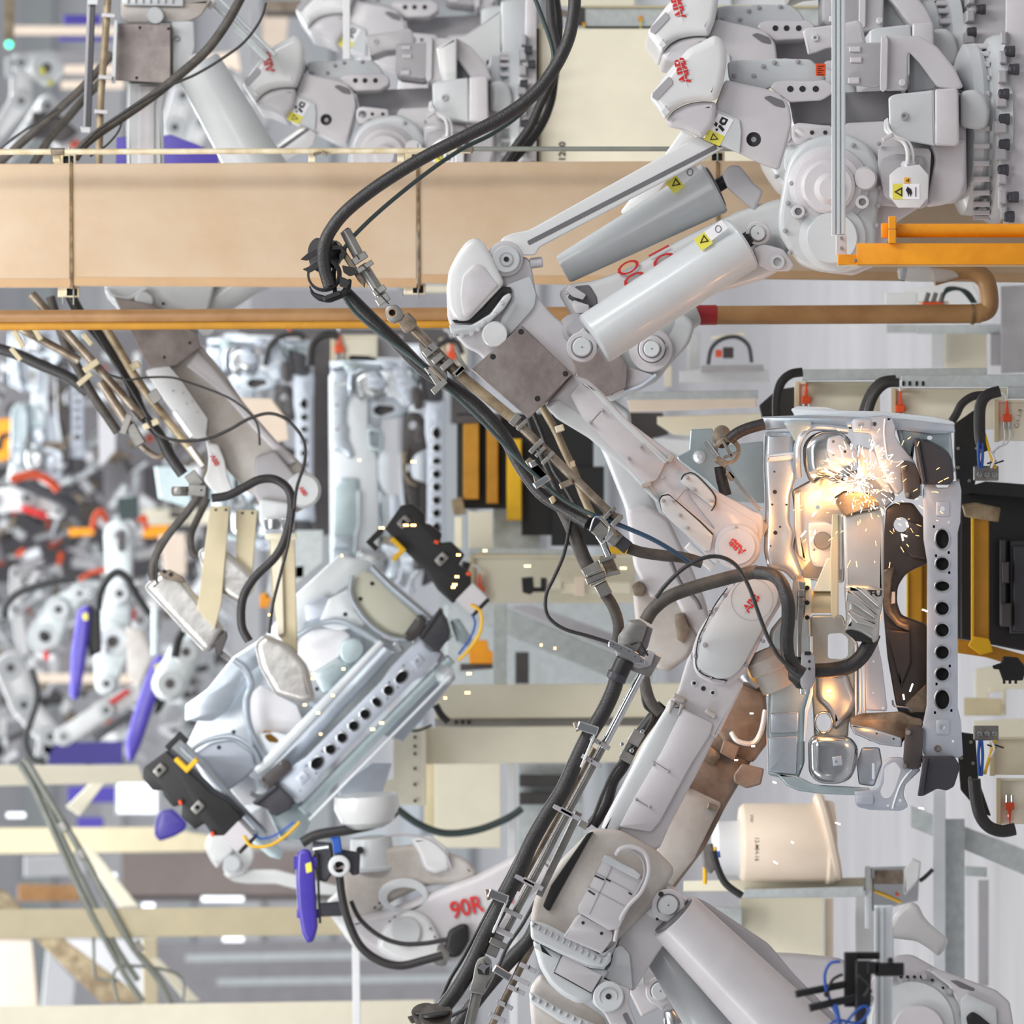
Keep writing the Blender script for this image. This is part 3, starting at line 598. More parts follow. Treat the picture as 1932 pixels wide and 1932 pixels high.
B_('elbow_link', 'paint', lambda m: m.slab(rnd(p('1180,1740 1236,1690 1246,1660 1262,1670 1262,1770 1240,1800 1202,1860 1196,1870 1120,1846 1140,1830 1160,1790'), 8), .0, .3, 6, 3))
B_('elbow_panel', 'paint_cool', lambda m: m.slab(rnd(p('1158,1790 1172,1782 1188,1800 1194,1866 1186,1870 1136,1842 1152,1820'), 5), -.03, .05, 3, 2))
B_('pivot_boss', 'paint', lambda m: m.slab(rnd(p('1126,1842 1190,1866 1186,1890 1200,1932 1220,1990 1180,1990 1140,1912 1116,1892'), 8), -.06, .2, 4, 3))
B_('pivot_cap', 'paint_cool', lambda m: m.lathe((1148, 1880, -.06), (1148, 1880, -.085), [(0, 29), (.8, 29), (1, 27)], 32))
B_('pivot_ring', 'paint_shade', lambda m: m.ring(1148, 1880, -.088, 18, 16.5, .01, 28))
B_('pivot_hole', 'ink', lambda m: m.disc(1148, 1880, -.089, 5.5, .01, .4, 16))
B_('rod_groove', 'paint_dark', lambda m: m.slab(rnd(seg((1178, 1912), (1205, 1965), 10), 4), -.063, .01, .5))
B_('servo_cable', 'paint', lambda m: m.tube([(1162, 1612, -.2), (1172, 1600, -.22), (1196, 1598, -.22), (1218, 1612, -.21), (1224, 1645, -.2), (1210, 1682, -.18), (1185, 1710, -.17), (1168, 1740, -.15), (1160, 1775, -.12)], 4))
B_('servo_cable', 'paint_shade', lambda m: m.tube([(1180, 1612, -.19), (1196, 1606, -.2), (1212, 1622, -.2), (1216, 1650, -.19), (1200, 1685, -.17), (1178, 1716, -.15)], 2.4))
B_('pivot_flange', 'paint_cool', lambda m: m.lathe((1250, 1704, .14), (1244, 1700, .0), [(0, 38), (.5, 38), (.55, 34), (1, 33)], 36))
clevis(rb, 1261, 1708, -.06, 31, -30, 26)
B_('clevis_bolt', 'ink', lambda m: [m.disc(u, v, -.062 if r > 4 else -.03, r, .01, .4, 12) for u, v, r in ((1247, 1687, 5), (1219, 1713, 3), (1240, 1734, 3))])
B_('balancing_cylinder', 'paint', lambda m: m.lathe((1272, 1728, -.04), (1560, 2020, .02), [(0, 50), (.004, 53), (.02, 54), (.9, 74), (1, 74)], 56), label='front balancing cylinder')
B_('cylinder_mouth', 'paint_dark', lambda m: m.lathe((1274, 1730, -.04), (1270.5, 1726, -.04), [(0, 46), (1, 46)], 32))
B_('balancing_cylinder', 'paint_cool', lambda m: m.lathe((1232, 1768, .2), (1400, 2020, .25), [(0, 30), (.01, 33), (.02, 35), (1, 52)], 48), label='rear balancing cylinder')
B_('lower_arm', 'paint_shade', lambda m: m.slab(rnd(p('1305,1690 1330,1700 1450,1780 1500,1840 1640,1980 1560,2040 1400,1900 1320,1800'), 10), .12, .3, 8, 3))
B_('wrist_drum', 'paint_dirty', lambda m: m.lathe((1436, 1228, .1), (1468, 1300, .1), [(0, 20), (.2, 36), (.5, 36), (.55, 32), (1, 30)], 28))

# ================= robot A2: just behind A
use(Frame(d=13.1, a=(1228, 182), at=(1222, 66), pix=False))
ra2 = thing('welding_robot', 'grey robot standing right behind the foremost upper robot, cover cut by the top edge', 'robot', (1900, 245, .35))
robot_body(ra2, True)
use(px(13.2))
A2 = lambda n, mt, fn, **k: part(ra2, n, mt, fn, **k)
A2('parallel_rod', 'paint_white', lambda m: m.slab(rnd(p('1262,280 1286,245 1312,258 1300,285 1200,420 1170,400'), 5), .0, .1, 4, 2))
A2('elbow_housing', 'paint_cool', lambda m: m.slab(rnd(p('1140,620 1200,590 1290,590 1312,612 1300,650 1262,690 1240,720 1200,740 1150,760 1090,720 1100,650'), 12), .0, .3, 8, 3))
A2('cover_plate', 'worn_plate', lambda m: m.slab(rnd(p('1150,640 1185,690 1182,732 1140,750 1090,720 1080,680'), 3), -.05, .06, 2))
A2('balancing_cylinder', 'paint_cool', lambda m: m.lathe((1215, 640, .05), (1290, 578, .12), [(0, 36), (.02, 40), (1, 46)], 40))
A2('pivot_ring', 'paint', lambda m: m.slab(circ(1228, 660, 42, 36), -.03, .1, 4, 3, [circ(1230, 658, 27, 28)]))
clevis(ra2, 1230, 658, -.06, 25, 60, 20)
A2('elbow_rim', 'zinc_flat', lambda m: m.tube([(1178, 738, -.02), (1210, 728, -.03), (1238, 708, -.03)], 4))
A2('elbow_skirt', 'paint', lambda m: m.slab(rnd(p('1180,690 1230,706 1240,712 1200,738 1150,750'), 4), -.02, .06, 3, 2))
A2('forearm', 'paint_cool', lambda m: m.slab(rnd(p('1086,745 1128,735 1190,775 1192,812 1240,960 1262,1010 1290,1095 1268,1130 1230,1120 1195,1060 1180,960 1140,860 1110,800'), 12), .04, .3, 10, 4))
A2('forearm_shell', 'paint', lambda m: m.slab(rnd(p('1182,960 1220,950 1262,980 1300,1060 1330,1130 1345,1190 1330,1215 1300,1180 1268,1120 1228,1130 1196,1070'), 10), .0, .2, 9, 3))
A2('wrist', 'paint_dirty', lambda m: m.slab(rnd(p('1195,1098 1222,1090 1262,1120 1300,1150 1318,1200 1300,1240 1262,1268 1240,1262 1210,1220 1200,1180 1195,1130'), 12), .02, .3, 10, 4))
A2('wrist_bracket', 'steel_warm', lambda m: [m.slab(rnd(p('1190,1105 1206,1095 1218,1108 1212,1126 1196,1124'), 3), -.03, .1, 3, 2), m.slab(rnd(p('1272,1160 1290,1155 1302,1190 1290,1215 1276,1205'), 4), -.03, .1, 3, 2)])
A2('cover_gasket', 'paint_dark', lambda m: m.tube([(1262, 1050, -.02), (1284, 1100, -.02), (1312, 1130, -.02), (1322, 1150, -.02)], 4, 8))

# ================= robot B2: dark warm-lit arm right behind B
use(px(12.7))
rb2 = thing('welding_robot', 'soiled grey robot arm running parallel right behind the lower robot forearm', 'robot', (1100, 1900, .3))
B2 = lambda n, mt, fn, **k: part(rb2, n, mt, fn, **k)
B2('forearm', 'paint_soiled', lambda m: m.slab(rnd(p('1345,1330 1440,1390 1400,1470 1370,1520 1330,1600 1262,1690 1215,1700 1230,1600 1268,1500 1300,1410'), 10), .0, .35, 9, 3))
B2('forearm_panel', 'paint_dirty', lambda m: m.slab(rnd(p('1290,1480 1362,1515 1310,1620 1262,1680 1230,1670 1240,1600'), 6), -.02, .06, 3, 2))
B2('forearm_lug', 'steel_warm', lambda m: [m.slab(rnd(seg((1284, 1478), (1298, 1486), 12), 2), -.05, .06, 2), m.slab(rnd(seg((1335, 1520), (1352, 1526), 12), 2), -.05, .06, 2)])
B2('wrist_motor', 'paint_soiled', lambda m: m.slab(rnd(p('1372,1330 1392,1290 1445,1310 1450,1400 1420,1440 1380,1420 1352,1380'), 8), -.03, .3, 8, 3))
B2('wrist_motor_ring', 'chrome', lambda m: m.lathe((1410, 1262, .05), (1452, 1305, .05), [(0, 30), (.2, 34), (.6, 34), (.7, 30), (1, 30)], 28))
B2('wrist_flange', 'yellow_dark', lambda m: m.lathe((1444, 1262, .0), (1438, 1262, -.08), [(0, 30), (.7, 30), (1, 24)], 28))
B2('flange_bolt', 'ink', lambda m: [m.disc(u, v, -.085, 4, .02, .6, 12) for u, v in ((1440, 1242), (1440, 1262), (1440, 1282))])
B2('cable_box', 'paint_soiled', lambda m: [m.slab(rnd(p('1366,1395 1396,1408 1386,1436 1358,1420'), 3), -.08, .08, 2), m.slab(rnd(p('1384,1462 1400,1440 1442,1450 1436,1480 1408,1488 1385,1476'), 4), -.08, .12, 3)])
B2('white_pipe', 'paint_white', lambda m: m.tube([(1380, 1382, -.08), (1392, 1398, -.1), (1420, 1402, -.1), (1436, 1380, -.1), (1444, 1340, -.08)], 5))
B2('grease_cover', 'steel_warm', lambda m: m.slab(rnd(p('1325,1412 1340,1405 1362,1425 1350,1446 1322,1428'), 4), -.03, .06, 3, 2))
B2('elbow_housing', 'paint_dirty', lambda m: m.slab(rnd(p('1000,1862 1020,1835 1060,1868 1110,1898 1142,1920 1160,2000 1010,2000 1000,1900'), 10), .0, .3, 10, 4))
B2('motor_flange', 'paint_cool', lambda m: m.slab(rnd(p('998,1872 1012,1875 1060,1905 1130,1935 1130,1950 1060,1930 1000,1890'), 4), -.03, .2, 4, 3))
B2('flange_stud', 'paint_shade', lambda m: [m.slab(seg((1006 + i * 13, 1878 + i * 6.6), (1003 + i * 13, 1886 + i * 6.6), 4), -.04, .05, 1) for i in range(9)] and m, kind='stuff')
B2('elbow_link', 'paint', lambda m: m.slab(rnd(p('1180,1830 1205,1808 1240,1830 1250,1900 1210,1920 1186,1870'), 6), .0, .2, 5, 3))
B2('link_plug', 'paint_cool', lambda m: m.cyl((1192, 1852, -.03), (1216, 1850, -.03), 10, 10, 16, 2))
clevis(rb2, 1246, 1870, -.04, 28, -40, 26)
B2('end_cap', 'chrome', lambda m: m.cyl((1262, 1905, .0), (1275, 1932, .0), 12, 24, 20, 2))

# ================= robot C and C2: second row, behind the tan beam
use(Frame(d=15.2, a=(1422, 263), at=(616, 227)))
rc = thing('welding_robot', 'whitish robot above the tan beam left of centre, red-lettered cover and black-and-yellow stickers', 'robot', (1900, 245, .35))
robot_body(rc, edge=1924)
use(px(15.2))
part(rc, 'parallel_rod', 'paint_white', lambda m: m.slab(rnd(p('572,235 598,250 590,275 470,345 400,420 380,400 440,330'), 5), .0, .1, 4, 2))
part(rc, 'rod_groove', 'paint_dark', lambda m: m.slab(rnd(seg((582, 243), (470, 322), 6), 3), -.002, .01, .5))
part(rc, 'shoulder_gusset', 'paint_white', lambda m: m.slab(rnd(p('822,90 862,70 862,160 870,200 850,205 828,130'), 4), -.1, .2, 5, 3))
use(Frame(d=17.4, a=(1422, 263), at=(711, 87), k=1.12))
rc2 = thing('welding_robot', 'white robot behind the one above the beam, its cover tip hidden by a thin post', 'robot', (1900, 245, .35))
robot_body(rc2, base=False)
# big upright covers of the second row's columns, right of C
use(px(15.8))
t = thing('robot_pedestal', 'off-white bolted pedestal between the second-row robot and the hanging cables', 'pedestal', (980, 160, 0))
part(t, 'side_plate', 'paint_white', lambda m: m.slab(rnd(p('862,78 945,20 945,130 868,200'), 2), .0, .3, 2))
part(t, 'upright', 'paint_cool', lambda m: m.slab(rnd(p('945,2 1004,-10 1004,88 1012,110 1014,180 1012,302 940,302 945,210 955,180 948,130'), 4), -.04, .4, 4, 2))
part(t, 'tooth', 'paint', lambda m: [m.box(916, v, 944, v + 14, .0, .2, 2) for v in (112, 136, 160, 186, 210)])
part(t, 'black_bolt', 'black', lambda m: [m.lathe((952, v, -.06), (970, v, -.06), [(0, 8), (1, 9)], 12) for v in (115, 146)])
part(t, 'sticker', 'sticker_yellow', lambda m: m.box(957, 177, 971, 200, -.042, .003, 0))
part(t, 'pictogram', 'ink', lambda m: m.slab(p('959,189 969,183 969,195'), -.044, .002, 0, 1, [p('961.5,189 968,185.5 968,192.5')]))
use(px(13.4))
for (a, b, lab) in ((1656, 0, 'pale bolted robot pedestal cut by the top edge, second from the right corner'), (1812, 1, 'pale bolted robot pedestal in the top right corner')):
    t = thing('robot_pedestal', lab, 'pedestal', (a + 60, 20, .1))
    part(t, 'side_plate', 'paint_cool', lambda m: m.slab(rnd(p('%d,-30 %d,-30 %d,18 %d,34' % (a, a + 70, a + 68, a)), 2), -.05 + b * .01, .3, 2))
    part(t, 'upright', 'paint', lambda m: m.slab(rnd(p('%d,-30 %d,-30 %d,30 %d,60 %d,150 %d,130 %d,60 %d,26' % (a + 62, a + 130, a + 126, a + 128, a + 140, a + 90, a + 62, a + 60)), 5), .02 + b * .01, .3, 4, 2))
    part(t, 'black_bolt', 'black', lambda m: [m.lathe((a + 72, 62, .0), (a + 92, 62, .0), [(0, 12), (1, 13)], 12)])
    part(t, 'plate_bolt', 'ink', lambda m: [m.disc(a + x, y, -.052 + b * .01, 2.5, .006, .3, 10) for x, y in ((5, 24), (52, 13), (52, -10))])
# ------------------------------------------------------------------ cables, hoses and their rails
def hose(name, label, cat, pts, r, mt, group=None, n=12, k=6):
    m = MB(); m.tube(pts, r, n, k); return m.build(name, mt, None, label, cat, group)
def Z(pts, w): return [(q[0], q[1], w) if len(q) < 3 else q for q in pts]
def block(m, c, ang, L, Wd, w, t=.05, e=1.5):
    a = math.radians(ang); dx, dy = math.cos(a) * L / 2, math.sin(a) * L / 2
    m.slab(rnd(seg((c[0] - dx, c[1] - dy), (c[0] + dx, c[1] + dy), Wd), 1.2, 2), w, t, e)
use(px(11.7))
hose('hanging_cable', 'thick black cable sweeping down from the top across the tan beam', 'cable', Z(p('1084,-20 1083,20 1072,75 1045,130 1005,180 950,220 880,256 800,297 720,346 660,392 628,428 612,462 611,500 622,540'), .0), 12.5, 'rubber')
hose('signal_cable', 'thin dark cable hanging just below the thick cable over the beam', 'cable', Z(p('1002,-20 1022,30 1042,90 1041,120 1020,165 985,212 930,252 870,282 800,330 720,395 668,445 643,480 630,512 633,560'), .06), 4.2, 'cable_green')
use(px(14.3))
hose('hanging_cable', 'upper dark cable dropping behind the tan beam, left one of the pair at the top', 'cable', Z(p('1036,-20 1040,40 1050,90 1048,130 1035,165 1018,200 1000,240 975,275 945,320'), .0), 9, 'rubber')
hose('hanging_cable', 'upper dark cable dropping behind the tan beam, right one of the pair at the top', 'cable', Z(p('1046,-20 1054,40 1052,100 1046,150 1040,190 1025,230 1000,268 960,310'), .06), 8, 'rubber')

use(px(11.75))
t = thing('cable_guide', 'black plastic guide rings with torn fins at the end of the cable rail', 'cable guide', (615, 520, 0))
part(t, 'ring', 'black', lambda m: m.lathe((598, 482, .0), (632, 478, .05), [(0, 30), (.1, 33), (.9, 26), (1, 24)], 28))
part(t, 'ring', 'black', lambda m: m.slab(circ(612, 518, 33, 32), -.04, .06, 3, 2, [circ(610, 518, 26, 28)]))
part(t, 'ring', 'black', lambda m: m.slab(rnd(p('583,535 592,552 620,560 645,548 658,525 664,528 662,548 648,562 622,572 600,568 586,556'), 6), -.02, .12, 3, 2))
part(t, 'fin', 'black', lambda m: [m.slab(rnd(p(q), 3), w, .012, .5) for q, w in (('566,490 580,478 610,464 640,462 650,470 620,472 596,482 580,492', -.03), ('570,508 590,500 605,492 600,506 585,515', -.05), ('645,500 668,505 678,515 660,522 648,514', -.03), ('640,478 655,470 648,490 640,492', -.02))])
part(t, 'clip', 'black', lambda m: [m.slab(rnd(p(q), 2), -.06, .04, 1.5) for q in ('608,560 640,548 644,556 612,568', '640,520 662,530 655,545 640,540')])
t = thing('cable_rail', 'jointed grey rail of clamps and tubes along the upper robot arm', 'cable rail', (740, 600, 0))
P = lambda n, mt, fn, **k: part(t, n, mt, fn, **k)
P('steel_tube', 'steel_grey', lambda m: m.lathe((651, 435, .0), (676, 482, .0), [(0, 10), (.02, 11), (1, 11)], 20))
P('tube_bore', 'ink', lambda m: m.cyl((650.5, 434, .0), (652, 436, .0), 8.5, 8.5, 16))
P('mounting_plate', 'steel_warm', lambda m: m.slab(rnd(p('632,452 642,458 690,530 688,544 676,530 650,490'), 2), .0, .03, 1.5))
P('clamp', 'steel_grey', lambda m: [block(m, c, a, L, w_, -.05, .08) for c, a, L, w_ in (((679, 487), 57, 14, 30), ((689, 503), 57, 10, 34), ((716, 548), 57, 12, 26), ((722, 565), -33, 26, 16), ((812, 660), 50, 16, 30), ((826, 676), 50, 12, 24), ((843, 688), 50, 12, 26), ((866, 700), 50, 10, 24))])
P('clamp_gap', 'ink', lambda m: [m.slab(seg(a, b, 2.4), -.054, .02, .3) for a, b in (((684, 500), (698, 512)), ((706, 544), (734, 574)), ((672, 480), (678, 489)), ((806, 655), (815, 662)))])
P('rail_tube', 'steel_grey', lambda m: m.cyl((683, 500, .0), (722, 562, .0), 11, 11, 18, 2))
P('ball_joint', 'steel_grey', lambda m: m.slab(rnd(p('726,585 732,576 748,574 762,588 760,602 742,612 730,604'), 6), -.06, .1, 3, 3, [circ(740, 590, 8, 16)]))
P('joint_socket', 'steel_warm', lambda m: m.slab(rnd(p('748,605 770,588 786,604 786,616 772,630 762,628'), 5), -.05, .1, 3, 3))
P('joint_bolt', 'ink', lambda m: m.disc(740, 590, -.02, 6, .05, 1, 14))
P('rail_tube', 'steel_warm', lambda m: m.cyl((772, 612, .0), (862, 704, .0), 10, 10, 18, 2))
P('bracket', 'steel_grey', lambda m: [m.slab(rnd(p(q), 1.5), w, .05, 1) for q, w in (('862,655 868,672 880,690 888,702 880,700 864,680 858,664', -.03), ('790,650 798,645 842,690 845,715 838,725 795,670', .0), ('800,694 812,692 836,724 828,736', -.04), ('812,735 838,713 845,722 820,746', -.06))])
P('bracket_copper', 'steel_warm', lambda m: m.slab(seg((812, 692), (842, 722), 6), -.05, .03, 1))
P('bracket_bolt', 'ink', lambda m: [m.disc(u, v, -.042, 2, .01, .2, 10) for u, v in ((806, 695), (811, 707))])
P('conduit', 'conduit_tan', lambda m: m.cyl((866, 706, .0), (968, 790, .0), 10, 10, 20, 1))
P('end_clamp', 'steel_grey', lambda m: [block(m, (868, 700), 40, 10, 24, -.05, .08), block(m, (972, 792), 40, 14, 24, -.05, .08)])
hose('black_hose', 'thick black hose running down the upper robot arm from the torn guide rings', 'hose', [(652, 552, .05), (700, 600, .06), (750, 648, .08), (800, 698, .1), (852, 730, .1), (905, 770, .1), (950, 822, .1), (982, 880, .1), (1020, 930, .08), (1062, 958, .05), (1110, 988, .0)], 12.5, 'rubber')
hose('signal_cable', 'thin green-black cable along the upper arm from the guide rings to the wrist', 'cable', [(650, 562, .0), (672, 592, .0), (720, 632, .0), (790, 685, -.02), (850, 738, -.02), (905, 790, -.02), (980, 868, -.02), (1060, 940, -.02), (1120, 972, -.04)], 4.2, 'cable_green')
hose('signal_cable', 'thin blue cable between the middle clamp and the upper robot wrist', 'cable', [(1120, 972, -.04), (1180, 995, -.04), (1240, 1022, -.04), (1305, 1062, -.02)], 4.5, 'cable_blue')
t = thing('cable_rail', 'brownish conduit rail crossing below the scratched cover plate', 'cable rail', (1070, 900, 0))
P('conduit', 'steel_warm', lambda m: m.cyl((970, 792, -.02), (1168, 985, -.02), 8.5, 8.5, 18, 1))
P('clamp', 'steel_grey', lambda m: [block(m, c, 44, L, w_, -.07, .08) for c, L, w_ in (((985, 802), 8, 26), ((1012, 842), 10, 34), ((1020, 852), 8, 26), ((1034, 864), 8, 32), ((1150, 968), 8, 30), ((1164, 982), 10, 26))])
P('clamp_screw', 'ink', lambda m: [m.disc(u, v, -.075, 2, .02, .2, 10) for u, v in ((1014, 848), (1030, 858), (1152, 966))])
P('bracket', 'steel_warm', lambda m: [m.slab(rnd(p(q), 1.5), .0, .04, 1.5) for q in ('990,870 1000,862 1040,900 1036,915 1010,900', '1000,878 1014,874 1040,904 1030,922 1010,916')])
P('clip', 'chrome', lambda m: [m.slab(rnd(seg((1008, 918), (1036, 900), 13), 2), -.1, .05, 2), m.slab(rnd(seg((1000, 878), (1012, 872), 12), 2), -.06, .05, 2)])
P('hose_clip', 'steel_warm', lambda m: m.slab(rnd(seg((1056, 918), (1080, 908), 12), 2), -.06, .06, 2))
P('plastic_clip', 'conduit_cream', lambda m: [m.slab(rnd(p('1046,805 1062,800 1066,812 1050,818'), 2), .0, .05, 2), m.slab(rnd(p('1075,872 1084,868 1086,880 1078,884'), 2), .0, .05, 2), m.slab(rnd(p('1035,940 1045,934 1050,945 1042,952'), 2), .0, .05, 2)])
use(px(12.35))
hose('tan_conduit', 'tan rigid pipe dropping from below the scratched plate', 'pipe', Z(p('1016,755 1030,780 1048,812 1064,848 1082,886 1098,930 1118,975'), .0), 7.5, 'conduit_tan')
hose('black_hose', 'short black hose behind the tan rigid pipe, left one', 'hose', Z(p('996,780 1010,830 1035,890 1062,950'), .05), 6, 'rubber')
hose('black_hose', 'short black hose behind the tan rigid pipe, right one', 'hose', Z(p('1006,778 1024,820 1042,880 1068,920 1090,960'), .1), 5, 'rubber')
use(px(11.8))
hose('dusty_hose', 'dusty black hose hanging down to the grey couplings in the centre', 'hose', Z(p('1050,938 1070,975 1085,1010 1100,1050 1112,1072'), .05), 14, 'rubber_dusty')
t = thing('hose_coupling', 'grey two-shell coupling on the dusty hose', 'coupling', (1128, 1090, 0))
P('shell', 'steel_grey', lambda m: [block(m, c, a, L, w_, w, .1, 2) for c, a, L, w_, w in (((1116, 1074), 60, 18, 36, -.03), ((1124, 1090), 68, 14, 40, -.06), ((1138, 1112), 62, 26, 26, -.04))])
P('strap', 'steel_grey', lambda m: [block(m, (1122, 1080), -25, 34, 5, -.08, .04), block(m, (1128, 1098), -25, 32, 4, -.08, .04)])
hose('dusty_hose', 'dusty black hose below the first coupling ending at the cast block', 'hose', Z(p('1142,1122 1154,1140 1164,1165 1167,1190 1163,1215'), .05), 11, 'rubber_dusty')
t = thing('hose_coupling', 'grey angled coupling where the black hose turns to the wrist', 'coupling', (1150, 1005, 0))
P('shell', 'bumper_black', lambda m: [block(m, (1128, 995), 40, 44, 32, -.03, .1, 2), block(m, (1172, 1024), 38, 34, 26, -.05, .1, 2)])
P('shell_half', 'steel_grey', lambda m: [block(m, (1134, 1002), 42, 26, 28, -.06, .1, 2), block(m, (1160, 1016), 40, 18, 30, -.07, .1, 2)])
P('hoop', 'chrome', lambda m: m.tube([(1113, 1000, -.06), (1124, 975, -.1), (1150, 992, -.1), (1138, 1025, -.08), (1125, 1012, -.06)], 1.8, 8))
P('rail_bracket', 'steel_warm', lambda m: [m.slab(rnd(p('1128,975 1136,972 1168,1008 1164,1014'), 2), -.1, .03, 1), m.slab(rnd(p('1140,960 1176,972 1172,982 1138,970'), 2), -.04, .05, 2), m.slab(rnd(p('1130,1050 1154,1046 1168,1080 1146,1086'), 3), -.02, .08, 2, 2)])
P('rail_tube', 'chrome', lambda m: m.cyl((1134, 1016, -.03), (1148, 1050, -.03), 7, 7, 16, 1))
P('clamp', 'steel_grey', lambda m: [block(m, (1146, 1054), -20, 34, 8, -.05, .07), block(m, (1156, 1082), -14, 30, 8, -.05, .07)])
hose('black_hose', 'black hose from the angled coupling to the upper robot wrist', 'hose', Z(p('1186,1034 1210,1042 1250,1048 1290,1052 1325,1062'), .02), 11, 'rubber_dusty')
hose('signal_cable', 'thin black cable hanging in a wide loop left of the couplings', 'cable', Z(p('1080,965 1076,985 1064,1045 1045,1090 1031,1120 1030,1152 1042,1172 1068,1188 1110,1200 1155,1214'), .02), 3.6, 'rubber')
# ---- lower robot's dress pack
use(px(11.6))
hose('black_hose', 'thick hose arching from the cast block to the lower robot wrist', 'hose', Z(p('1218,1172 1232,1150 1262,1126 1310,1108 1360,1094 1400,1084 1430,1078'), .1), 13, 'rubber_dusty')
hose('ribbed_hose', 'wide ribbed hose bending round the lower robot wrist into the grey clamp', 'hose', [(1425, 1080, .1), (1455, 1084, .05), (1474, 1100, .0), (1486, 1135, -.03), (1487, 1170, -.03), (1484, 1205, -.03), (1487, 1238, -.03), (1498, 1260, -.02), (1515, 1272, -.02)], 13, 'rubber')
hose('signal_cable', 'thin black cable looping over both wrists in front of the red lettering', 'cable', Z(p('1238,1128 1256,1104 1290,1072 1330,1052 1364,1052 1392,1070 1415,1112 1432,1160 1450,1205 1472,1242 1500,1266'), -.06), 4, 'rubber')
t = thing('cast_block', 'cast grey hose block with a perforated steel bar in the centre', 'bracket', (1195, 1210, 0))
P('body', 'steel_grey', lambda m: m.slab(rnd(p('1174,1190 1186,1170 1206,1168 1222,1180 1214,1205 1204,1228 1195,1232 1166,1222 1166,1200'), 4), .0, .12, 4, 2))
P('body_side', 'paint_dark', lambda m: m.slab(rnd(p('1216,1178 1232,1186 1222,1222 1206,1244 1192,1232 1206,1215'), 3), .02, .12, 3, 2))
P('lower_body', 'paint_shade', lambda m: m.slab(rnd(p('1160,1226 1176,1222 1216,1240 1224,1226 1236,1232 1228,1256 1205,1262 1166,1246'), 4), .0, .12, 3, 2))
P('steel_bar', 'chrome', lambda m: m.slab(rnd(p('1148,1212 1152,1207 1198,1228 1218,1244 1216,1254 1200,1252 1148,1220'), 1.5), -.05, .03, 1.5))
P('bar_hole', 'ink', lambda m: [m.disc(u, v, -.052, 1.4, .01, .2, 8) for u, v in ((1157, 1216), (1172, 1223), (1187, 1229), (1198, 1239), (1209, 1247))])
P('mounting_plate', 'steel_grey', lambda m: m.slab(rnd(p('1180,1258 1222,1226 1248,1240 1228,1276 1220,1276 1182,1262'), 2), .03, .03, 1.5))
P('wire_clip', 'black', lambda m: m.tube([(1190, 1216, -.01), (1206, 1212, -.05), (1214, 1222, -.05), (1222, 1236, -.03)], 2, 8))
hose('black_hose', 'long thick black hose running down left of the lower robot arm', 'hose', Z(p('1178,1244 1168,1262 1158,1300 1140,1340 1122,1370 1104,1400 1085,1440 1062,1490 1030,1540 1002,1590 980,1640 950,1700 918,1760 890,1820 862,1868 838,1900 826,1925'), .0), 15, 'rubber')
t = thing('hose_sleeve', 'black rubber sleeve at the top of the long hose', 'sleeve', (1168, 1262, 0))
P('sleeve', 'black', lambda m: m.cyl((1180, 1244, .0), (1162, 1282, .0), 18, 18, 20, 2))
P('sleeve_band', 'bumper_black', lambda m: m.cyl((1166, 1270, .0), (1160, 1284, .0), 20, 20, 20, 2))
hose('signal_cable', 'thin black cable hugging the left side of the long hose', 'cable', Z(p('1120,1372 1098,1398 1070,1450 1040,1508 1008,1556 980,1610 952,1664 925,1712 898,1762 872,1810 848,1850 824,1905'), .07), 3.6, 'rubber')
t = thing('cable_rail', 'bright steel rod rail with clamps beside the long hose', 'cable rail', (1120, 1440, 0))
P('rod', 'chrome', lambda m: m.cyl((1212, 1268, .05), (1136, 1412, .05), 8, 8, 18, 1), label='polished steel rod')
P('rod', 'steel_grey', lambda m: m.cyl((1140, 1404, .05), (1040, 1590, .05), 7.5, 7.5, 18, 1))
P('rod', 'steel_grey', lambda m: m.cyl((1046, 1580, .05), (955, 1755, .05), 7.5, 7.5, 18, 1))
P('rod', 'steel_warm', lambda m: m.cyl((1122, 1412, .1), (975, 1680, .1), 6, 6, 18, 1))
P('profile_bar', 'steel_grey', lambda m: m.slab(rnd(seg((1092, 1532), (1016, 1690), 15), 2), .12, .05, 2))
P('clamp', 'paint_shade', lambda m: [block(m, (u, v), a, 42, 9, -.03, .1) for u, v, a in ((1132, 1402, 30), (1116, 1436, 30), (1076, 1536, 28), (1062, 1530, 28), (1006, 1668, 28), (990, 1662, 28), (966, 1722, 26), (950, 1758, 26))])
P('clamp_screw', 'ink', lambda m: [m.disc(u, v, -.034, 1.6, .02, .2, 8) for u, v in ((1132, 1402), (1116, 1436), (1078, 1537), (1004, 1667))])
P('strip', 'paint_white', lambda m: [m.slab(rnd(seg((1122, 1386), (1096, 1448), 5), 1), -.05, .02, 1), m.slab(rnd(seg((958, 1696), (930, 1760), 5), 1), -.05, .02, 1)])
P('hose_band', 'chrome', lambda m: [m.slab(rnd(seg((1090, 1368), (1128, 1380), 17), 2), -.1, .12, 2), m.slab(rnd(seg((922, 1684), (958, 1698), 17), 2), -.1, .12, 2), m.slab(rnd(seg((932, 1826), (964, 1846), 15), 2), -.1, .12, 2)])
P('band_side', 'steel_warm', lambda m: [m.slab(rnd(seg((1084, 1362), (1090, 1380), 8), 2), -.06, .1, 2), m.slab(rnd(seg((918, 1678), (922, 1698), 8), 2), -.06, .1, 2)])
t = thing('fork_joint', 'grey fork joint with a cross pin near the bottom edge', 'joint', (912, 1850, 0))
P('link', 'steel_grey', lambda m: [block(m, c, a, L, w_, w, .08) for c, a, L, w_, w in (((936, 1772), 114, 22, 26, .0), ((930, 1794), 114, 20, 22, -.02), ((940, 1780), 114, 12, 34, -.03))])
